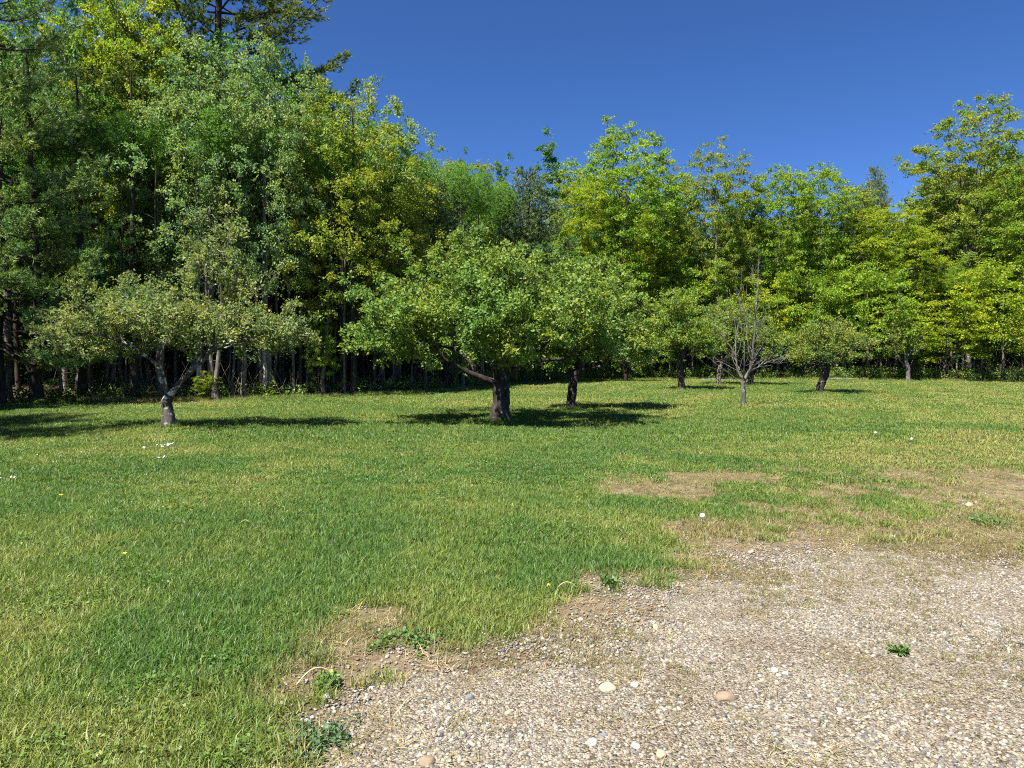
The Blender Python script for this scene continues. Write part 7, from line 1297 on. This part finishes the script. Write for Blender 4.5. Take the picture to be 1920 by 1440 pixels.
STONE = 0.50*np.array([(0.56, 0.52, 0.45), (0.47, 0.42, 0.33), (0.45, 0.40, 0.31), (0.64, 0.62, 0.57), (0.34, 0.33, 0.33), (0.22, 0.225, 0.25), (0.42, 0.33, 0.24), (0.38, 0.36, 0.32), (0.55, 0.49, 0.37)])
px_, py_, ps_ = [], [], []
for (y0, y1, dens, smin, smax) in ((1.6, 3.0, 12000, 0.0035, 0.016), (3.0, 4.4, 10000, 0.004, 0.0155), (4.4, 7.8, 5200, 0.005, 0.015), (7.8, 11, 1500, 0.006, 0.02)):
    xm = 0.78*y1+1.2; n = int((y1-y0)*(xm+1.8)*dens); x = rg.uniform(-1.8, xm, n); y = rg.uniform(y0, y1, n)
    k = (x < 0.78*y+1.2); x, y = x[k], y[k]; sd = drive_sd(x, y) + 0.7*(fbm(x, y, 0.7, 95)-0.5); q = fbm(x, y, 0.5, 97)
    k = rg.random(len(x)) < np.maximum(sstep(sd, -0.25, 0.85)*(0.3+0.8*sstep(q, 0.3, 0.55)), 0.12*(bare_f(x, y) > 0.4)); x, y = x[k], y[k]
    s = smin + (smax-smin)*rg.random(len(x))**3.8; px_.append(x); py_.append(y); ps_.append(s)
x, y, s = map(np.concatenate, (px_, py_, ps_)); n = len(x); c = STONE[rg.choice(len(STONE), n, p=[.19, .15, .13, .1, .1, .08, .07, .1, .08])]*rg.uniform(0.5, 1.3, (n, 1))
scatter('gravel', rock_coll, np.stack([x, y, terr(x, y)+0.004+s*0.22], 1), np.stack([rg.normal(0, 0.25, n), rg.normal(0, 0.25, n), rg.uniform(0, 6.28, n)], 1), np.stack([s, s, s], 1), rg.integers(0, 8, n), c, 'loose pale gravel in cream, tan and grey', 'gravel')
# ------------------------------------------------------------------ single stones, weeds, flowers, ferns
def rock_mat(c, name):
    m, nt, out = new_mat(name); L = nt.links; tc = N(nt, 'ShaderNodeTexCoord'); n = N(nt, 'ShaderNodeTexNoise'); n.inputs['Scale'].default_value = 60; n.inputs['Detail'].default_value = 6; L.new(tc.outputs['Object'], n.inputs['Vector'])
    a = mixc(nt, n.outputs[0], tuple(0.65*q for q in c), tuple(min(1, 1.3*q) for q in c)); p = N(nt, 'ShaderNodeBsdfPrincipled'); L.new(a, p.inputs['Base Color']); p.inputs['Roughness'].default_value = 0.85; p.inputs['Specular IOR Level'].default_value = 0.2
    b = N(nt, 'ShaderNodeBump'); b.inputs['Strength'].default_value = 0.4; b.inputs['Distance'].default_value = 0.005; L.new(n.outputs[0], b.inputs['Height']); L.new(b.outputs[0], p.inputs['Normal']); L.new(p.outputs[0], out.inputs[0]); return m
RM = {'cream': rock_mat((0.35, 0.31, 0.21), 'rock_cream'), 'white': rock_mat((0.46, 0.44, 0.39), 'rock_white'), 'slate': rock_mat((0.15, 0.16, 0.18), 'rock_slate'), 'grey': rock_mat((0.29, 0.28, 0.27), 'rock_grey'), 'tan': rock_mat((0.35, 0.29, 0.19), 'rock_tan'), 'rust': rock_mat((0.22, 0.17, 0.12), 'rock_rust')}
STONES = [
    (0.468, 3.413, 0.0436, 'cream', 'rounded cream-yellow stone in the gravel, largest of the pale ones'),
    (1.355, 3.627, 0.0245, 'white', 'white rounded pebble alone in the middle of the gravel'),
    (1.399, 3.591, 0.0175, 'white', 'smaller white pebble beside the white rounded one'),
    (0.606, 3.458, 0.0234, 'white', 'flat white stone right of the cream-yellow one'),
    (-0.2, 3.326, 0.025, 'slate', 'dark slate-blue stone in the gravel near the lawn edge'),
    (-0.882, 3.326, 0.0325, 'grey', 'flat grey stone by the weed tuft at the ragged lawn edge'),
    (-0.017, 3.182, 0.0215, 'cream', 'oval cream stone below the slate-blue one'),
    (-0.691, 3.436, 0.0142, 'white', 'small white pebble on the brown soil near the grey flat stone'),
    (0.083, 3.033, 0.0137, 'slate', 'small dark slate pebble in the dense lower gravel'),
    (0.39, 2.988, 0.0202, 'slate', 'slate-grey stone at the lower middle of the gravel'),
    (0.335, 2.925, 0.0264, 'white', 'white angular stone beside the slate-grey one at the bottom'),
    (0.513, 2.897, 0.0218, 'white', 'white stone near the bottom edge, centre of the gravel'),
    (0.864, 4.215, 0.0348, 'tan', 'flat tan stone at the upper edge of the gravel'),
    (1.014, 3.326, 0.05, 'rust', 'low rusty-tan flat rock sunk in the gravel'),
    (-0.515, 9.103, 0.041, 'tan', 'lone tan stone lying out in the grass'),
    (5.064, 7.821, 0.0529, 'cream', 'cream stone on the bare patch at the far right'),
    (3.491, 6.453, 0.0291, 'white', 'small white stone on the thin turf near the right bare patch'),
    (2.009, 5.923, 0.0312, 'cream', 'small cream stone where turf gives way to gravel'),
    (-1.077, 3.273, 0.0172, 'grey', 'small grey stone half buried in the lawn edge, lower left'),
    (-0.341, 2.787, 0.0398, 'rust', 'reddish-brown rock cut by the bottom edge of the picture'),
    (-0.163, 4.133, 0.0217, 'white', 'white stone at the gravel edge just below the long grass'),
    (0.423, 4.347, 0.0229, 'white', 'pale stone beside the curved dry stem by the drive'),
    (1.644, 3.294, 0.0173, 'slate', 'dark slate pebble in the right half of the gravel'),
    (0.606, 2.833, 0.0277, 'tan', 'tan stone near the bottom edge, right of the white one'),
    (-0.488, 2.976, 0.0224, 'rust', 'rusty stone in the brown soil right of the clover patch'),
]
for i, (x, y, r, c, lab) in enumerate(STONES):
    me = ico_rock(400+i, 3, 0.6, 0.03); me.materials.clear(); me.materials.append(RM[c])
    o = link('stone', me); o.location = (x, y, float(terr(x, y)) + 0.004 + r*(0.05 if c == 'rust' else 0.2)); o.scale = (r, r, r); o.rotation_euler = (0.1, 0.05, i*1.7); tag(o, lab, 'stone', 'larger stones lying in the gravel and grass')
M['weed'] = leaf_mat('weed', 0.3, 0.3, 0.5); M['straw'] = bark_mat('straw', (0.42, 0.34, 0.2), (0.6, 0.5, 0.32), None, 0, 30)
M['stem'] = bark_mat('stem', (0.10, 0.13, 0.04), (0.16, 0.18, 0.06), None, 0, 30)
def simple_mat(name, c, rough=0.7, trans=0):
    m, nt, out = new_mat(name); p = N(nt, 'ShaderNodeBsdfPrincipled'); p.inputs['Base Color'].default_value = (*c, 1); p.inputs['Roughness'].default_value = rough
    n = N(nt, 'ShaderNodeTexNoise'); n.inputs['Scale'].default_value = 80; c2 = mixc(nt, n.outputs[0], tuple(q*0.8 for q in c), tuple(min(1, q*1.15) for q in c)); nt.links.new(c2, p.inputs['Base Color']); nt.links.new(p.outputs[0], out.inputs[0]); return m
M['fluff'] = simple_mat('seed_fluff', (0.78, 0.77, 0.72)); M['paper'] = simple_mat('petal_white', (0.8, 0.82, 0.82)); M['yellow'] = simple_mat('petal_yellow', (0.75, 0.65, 0.05))
def rosette(name, seed, x, y, R, n, label, color, h=0.5, ll=0.05, lw=0.03, stems=True):
    """low weed: short stems carrying leaves"""
    rng = np.random.default_rng(seed); e = empty(name, (x, y, float(terr(x, y))+0.004)); B = []; sk = Skin()
    for k in range(n):
        a = rng.uniform(0, 6.28); l = R*rng.uniform(0.3, 1.0); p = np.array([[0, 0, 0], [math.cos(a)*l*0.5, math.sin(a)*l*0.5, h*R*0.5], [math.cos(a)*l, math.sin(a)*l, h*R*rng.uniform(0.2, 1.0)]])
        p[:, :2] += rng.standard_normal(2)*R*0.15; sk.add(*tube(p, [0.0025, 0.002, 0.001], 3, rng)); B += [p[1], p[2], (p[1]+p[2])/2]
    B = np.array(B); V, Fq, v = leaf_cloud(rng, B, nrm(B+np.array([0, 0, .02])), nt=2, tl=R*0.22, nl=3, ll=ll, lw=lw, up=1.4, droop=0.1, flat=0.3)
    V[:, 2] = np.maximum(V[:, 2], 0.004)
    link('stems', sk.mesh('weed_stems', M['stem']), e); link('leaves', np_mesh('weed_leaves', V, Fq, M['weed'], False, {'v': v}), e, color); tag(e, label, 'weed', 'low weeds in the gravel'); return e
for w_ in [
    ('weed', 501, 2.129, 3.856, 0.05, 12, 'small dark green weed alone on the gravel', (0.05, 0.085, 0.02), 0.5, 0.022, 0.014),
    ('clover_patch', 502, -0.818, 2.976, 0.17, 26, 'dark green leafy clover patch at the lower gravel edge', (0.05, 0.085, 0.04), 0.12, 0.02, 0.016),
    ('clover_patch', 503, -0.839, 2.853, 0.13, 22, 'dark green leafy clover patch touching the bottom of the picture', (0.05, 0.085, 0.04), 0.12, 0.02, 0.016),
    ('weed', 504, -0.913, 3.446, 0.07, 16, 'green weed tuft with small yellow buds by the curved dry stem', (0.06, 0.1, 0.025), 0.7, 0.03, 0.012),
    ('weed', 505, 0.694, 5.089, 0.1, 12, 'dark green broad-leaved weed at the top of the drive edge', (0.05, 0.09, 0.025), 0.3, 0.035, 0.018),
    ('weed', 506, -0.604, 3.975, 0.2, 26, 'low green creeping weed along the lawn edge beside the soil', (0.06, 0.1, 0.025), 0.15, 0.024, 0.016),
    ('weed', 509, 4.724, 6.942, 0.3, 24, 'spreading green weed on the bare patch at the right edge', (0.06, 0.1, 0.025), 0.2, 0.04, 0.012),
]: rosette(*w_)
def dandelion(x, y, h, label, clock=True, s=1.0):
    rng = np.random.default_rng(int(abs(x*100)+y*10)); e = empty('dandelion', (x, y, float(terr(x, y)))); p = np.array([[0, 0, -0.01], [0.006, 0, h*0.5], [0.012, 0.004, h]])
    sk = Skin(); sk.add(*tube(p, [0.003, 0.0026, 0.002], 5, rng)); link('stem', sk.mesh('dandelion_stem', M['stem']), e)
    if clock:
        d = nrm(rng.standard_normal((230, 3))); c = p[-1] + np.array([0, 0, 0.02*s]); tip = c + d*0.026*s; sd_ = nrm(np.cross(d, rng.standard_normal(d.shape))); q = nrm(np.cross(d, sd_))*0.007*s; sd_ = sd_*0.007*s
        V = np.concatenate([np.stack([c+d*0.004, tip-sd_*0.12, tip+sd_*0.12], 1).reshape(-1, 3), np.stack([tip-sd_, tip-q, tip+sd_, tip+q], 1).reshape(-1, 3)]); nT = 690
        link('seed_head', np_mesh('seed_head', V, [np.arange(nT).reshape(-1, 3), nT+np.arange(920).reshape(-1, 4)], M['fluff']), e)
    else:
        V = []; 
        for k in range(40):
            a = rng.uniform(0, 6.28); r = rng.uniform(0.4, 1)*0.018*s; c = p[-1]; t = np.array([-math.sin(a), math.cos(a), 0])*0.003*s; o_ = np.array([math.cos(a)*r, math.sin(a)*r, rng.uniform(0.0, 0.012)]); V += [c-t, c+o_-t, c+o_+t, c+t]
        link('flower_head', np_mesh('flower_head', np.array(V), np.arange(160).reshape(-1, 4), M['yellow']), e)
    tag(e, label, 'dandelion', 'dandelions in the grass')
for d_ in [
    (1.863, 6.942, 0.075, 'white dandelion clock standing by the bare patch'),
    (7.666, 14.963, 0.1, 'white dandelion clock out in the right half of the lawn'),
    (7.726, 13.705, 0.1, 'white dandelion clock on the far right lawn below the other'),
    (0.237, 4.797, 0.08, 'small orange-yellow dandelion by the curved dry stem', False, 0.7),
    (-3.071, 5.562, 0.09, 'yellow dandelion flower in the left lawn', False, 1.3),
    (-5.123, 7.996, 0.1, 'yellow dandelion flower farther back in the left lawn', False, 1.5),
    (-0.908, 3.476, 0.06, 'tiny yellow dandelion in the weed tuft at the drive edge', False, 0.6),
]: dandelion(*d_)
def petal_patch(x, y, rx, ry, n, label, seed, s=0.035):
    rng = np.random.default_rng(seed); e = rng.standard_normal((n, 2))*0.5; c = np.column_stack([e[:, 0]*rx, e[:, 1]*ry, 0.05+0.03*rng.random(n)]); a = rng.uniform(0, 6.28, n); nm = nrm(np.column_stack([rng.standard_normal((n, 2))*0.4, np.ones(n)])); t = nrm(np.cross(nm, np.column_stack([np.cos(a), np.sin(a), np.zeros(n)]))); b = np.cross(nm, t); w = s*rng.uniform(0.5, 1.2, (n, 1))
    V = np.stack([c-t*w, c-b*w*0.7, c+t*w, c+b*w*0.7], 1).reshape(-1, 3); o = link('fallen_petals', np_mesh('fallen_petals', V, np.arange(len(V)).reshape(-1, 4), M['paper'])); o.location = (x, y, float(terr(x, y))); tag(o, label, 'petals', kind='stuff')
for p_ in [
    (-6.443, 13.193, 0.2, 0.3, 24, 'white fallen blossom in the grass in front of the grey-green apple tree', 1),
    (-5.704, 11.602, 0.08, 0.12, 7, 'small white blossom scrap nearest below the larger white patch', 2),
    (-6.679, 9.515, 0.18, 0.3, 8, 'pale scattered blossom at the left edge of the lawn', 3, 0.02),
    (-8.005, 11.796, 0.7, 1.2, 12, 'thin scatter of tiny white blossoms on the far-left lawn', 4, 0.015),
]: petal_patch(*p_)
def fern_mesh(seed, nf=9, L=0.55):
    rng = np.random.default_rng(seed); V = []; n = 0; st = Skin()
    for f in range(nf):
        a = f*6.28/nf + rng.normal(0, 0.2); d = np.array([math.cos(a), math.sin(a), 0]); sd_ = np.array([-d[1], d[0], 0]); l = L*rng.uniform(0.7, 1.15); s = np.linspace(0, 1, 9)
        mid = d*(s*l)[:, None]*0.85 + np.array([0, 0, 1])*(l*(0.95*s - 0.75*s**2.2))[:, None]; st.add(*tube(mid, 0.004*(1-s*0.8), 3, rng))
        for k in np.linspace(0.18, 0.98, 16):
            p = np.array([np.interp(k, s, mid[:, q]) for q in range(3)]); w = 0.15*l/0.55*math.sin(min(1, (1-k)*1.5+0.08)*1.57)
            for g_ in (-1, 1):
                t = p + sd_*g_*w + d*w*0.35 + np.array([0, 0, -0.02]); h_ = d*0.018; V += [p-h_, (p+t)/2-h_*1.2, t, (p+t)/2+h_*1.2]
    V = np.array(V); return np_mesh('fern_fronds', V, np.arange(len(V)).reshape(-1, 4), M['fern_leaf'], False, {'v': rng.random(len(V)//4)}), st.mesh('fern_stalks', M['stem'])
FERN = [fern_mesh(1), fern_mesh(2, 7, 0.65)]
for i, (x, y, s, lab) in enumerate([
    (-18.196, 26.177, 0.9, 'fern at the far left beyond the shade on the lawn'),
    (-17.99, 26.454, 0.9, 'fern below the thick dark trunk at the far left'),
    (-17.353, 26.454, 1.0, 'fern right of the thick dark trunk'),
    (-16.522, 27.016, 0.9, 'fern in front of the dark straight trunk'),
    (-16.586, 28.489, 0.8, 'fern left of the pale trunk with a reddish foot'),
    (-14.639, 27.882, 0.9, 'bright fern just left of the grey-green apple trunk'),
    (-13.842, 27.882, 0.8, 'fern directly behind the grey-green apple trunk'),
]):
    e = empty('fern', (x, y, float(terr(x, y))), i*1.3, (s, s, s)); link('fronds', FERN[i % 2][0], e, (0.11, 0.15, 0.03)); link('stalks', FERN[i % 2][1], e); tag(e, lab, 'fern', 'ferns at the foot of the wood')
def log(x, y, L, r, rz, label, mat='bark_dead', name='fallen_log'):
    rng = np.random.default_rng(int(abs(x*31)+L*7)); s = np.linspace(-0.5, 0.5, 8); pts = np.column_stack([s*L, rng.standard_normal(8)*0.04, r*0.7+rng.standard_normal(8)*0.03]); sk = Skin(); ra = r*(1-0.4*(s+0.5))
    pts = np.vstack([pts[0]-[0.01, 0, 0], pts, pts[-1]+[0.01, 0, 0]]); ra = np.concatenate([[0.002], ra, [0.002]]); sk.add(*tube(pts, ra, 8, rng, 0.05)); o = link(name, sk.mesh(name, M[mat])); o.location = (x, y, float(terr(x, y))); o.rotation_euler = (0, 0, rz); tag(o, label, 'log' if name == 'fallen_log' else 'stem')
for l_ in [
    (-18.13, 28.191, 2.6, 0.07, 0.2, 'pale fallen log on the ground at the far left of the wood'),
    (-15.214, 28.489, 1.8, 0.06, -0.1, 'short fallen log behind the bright fern'),
    (-11.61, 29.124, 1.6, 0.05, 0.5, 'thin fallen branch at the lawn edge near the twin pale trunks'),
    (22.682, 47.905, 3.0, 0.1, 0.1, 'brown fallen log behind the round-topped apple tree'),
    (13.861, 47.905, 2.2, 0.08, 0.1, 'grey fallen log at the wood edge behind the dead tree'),
]: log(*l_)
def straw(x, y, L, rz, label):
    rng = np.random.default_rng(int(L*1000)); s = np.linspace(0, 1, 9); pts = np.column_stack([s*L, 0.12*L*np.sin(s*3), 0.012+0.32*L*np.sin(s*np.pi*0.95)]); sk = Skin(); sk.add(*tube(pts, 0.0045*(1-0.7*s), 5, rng)); o = link('dry_stem', sk.mesh('dry_stem', M['straw'])); o.location = (x, y, float(terr(x, y))); o.rotation_euler = (0, 0, rz); tag(o, label, 'dry stem')
for s_ in [
    (0.297, 4.888, 0.17, 0.2, 'pale curved dry stem arching at the top of the drive edge'),
    (-1.063, 3.446, 0.2, 0.4, 'pale curved dry stem at the lower left edge of the gravel'),
    (-2.688, 6.942, 0.12, -0.1, 'long pale dry blade lying in the middle of the lawn'),
]: straw(*s_)
# stump, brush and undergrowth of the wood
rng = np.random.default_rng(55)
zz = np.array([-0.1, 0.05, 0.3, 0.8, 1.25, 1.3]); sk = Skin(); sk.add(*tube(np.column_stack([zz*0.04, zz*0.02, zz]), [0.30, 0.25, 0.2, 0.17, 0.13, 0.01], 12, rng, 0.08)); o = link('tree_stump', sk.mesh('tree_stump', M['bark_dead'])); o.location = (-21.13, 31.62, 0); o.location.z = float(terr(o.location.x, o.location.y)); tag(o, 'pale broken stump standing among dark trunks at the far left', 'stump')
def undergrowth():
    n = 1500; x = rng.uniform(-24, 40, n); dpt = rng.exponential(1.6, n) + 0.25; y = edge_y(x) + dpt; k = rng.random(n) < np.where(x < -2, 0.4, 1.0); x, y = x[k], y[k]; n = len(x)
    hgt = rng.uniform(0.15, 0.75, n)*np.where(x < -2, 0.75, 1.15); B = np.concatenate([np.stack([x+rng.normal(0, 0.2, n), y+rng.normal(0, 0.2, n), terr(x, y)+hgt*q], 1) for q in (0.35, 0.7, 1.0)])
    V, Fq, v = leaf_cloud(rng, B, nrm(rng.standard_normal(B.shape)+np.array([0, 0, 0.5])), nt=4, tl=0.28, nl=6, ll=0.11, lw=0.07, up=1.0, droop=0.1, flat=0.5)
    o = link('undergrowth', np_mesh('undergrowth', V, Fq, M['weed'], False, {'v': v}), None, (0.07, 0.105, 0.022)); tag(o, 'low leafy undergrowth along the foot of the wood', 'undergrowth', kind='stuff')
    n = 2600; x = rng.uniform(-26, 42, n); y = edge_y(x) + rng.exponential(4.0, n) + 0.3; z = terr(x, y) - 0.02; a = rng.uniform(0, 6.28, n); tl = rng.uniform(0.1, 0.9, n)[:, None]; L = rng.uniform(0.4, 2.4, (n, 1)); B = np.stack([x, y, z], 1)
    D = nrm(np.column_stack([np.cos(a), np.sin(a), np.zeros(n)])*tl + np.array([0, 0, 0.8])); s1 = nrm(np.cross(D, rng.standard_normal((n, 3))))*0.011; m_ = B + D*L*0.5 + rng.standard_normal((n, 3))*0.06; e = B + D*L + rng.standard_normal((n, 3))*0.12; s2 = np.cross(nrm(D), s1)
    V = np.stack([B-s1, B+s1, B+s2, m_-s1*0.7, m_+s1*0.7, m_+s2*0.7, e], 1).reshape(-1, 3); b = np.arange(n)[:, None]*7; Q = np.concatenate([b+np.array(q) for q in ((0, 1, 4, 3), (1, 2, 5, 4), (2, 0, 3, 5))]); T3 = np.concatenate([b+np.array(q) for q in ((3, 4, 6), (4, 5, 6), (5, 3, 6))])
    o = link('brush', np_mesh('brush', V, [Q, T3], M['twig'])); tag(o, 'thin brown dead sticks and brush in the shade of the wood', 'brush', kind='stuff')
undergrowth()
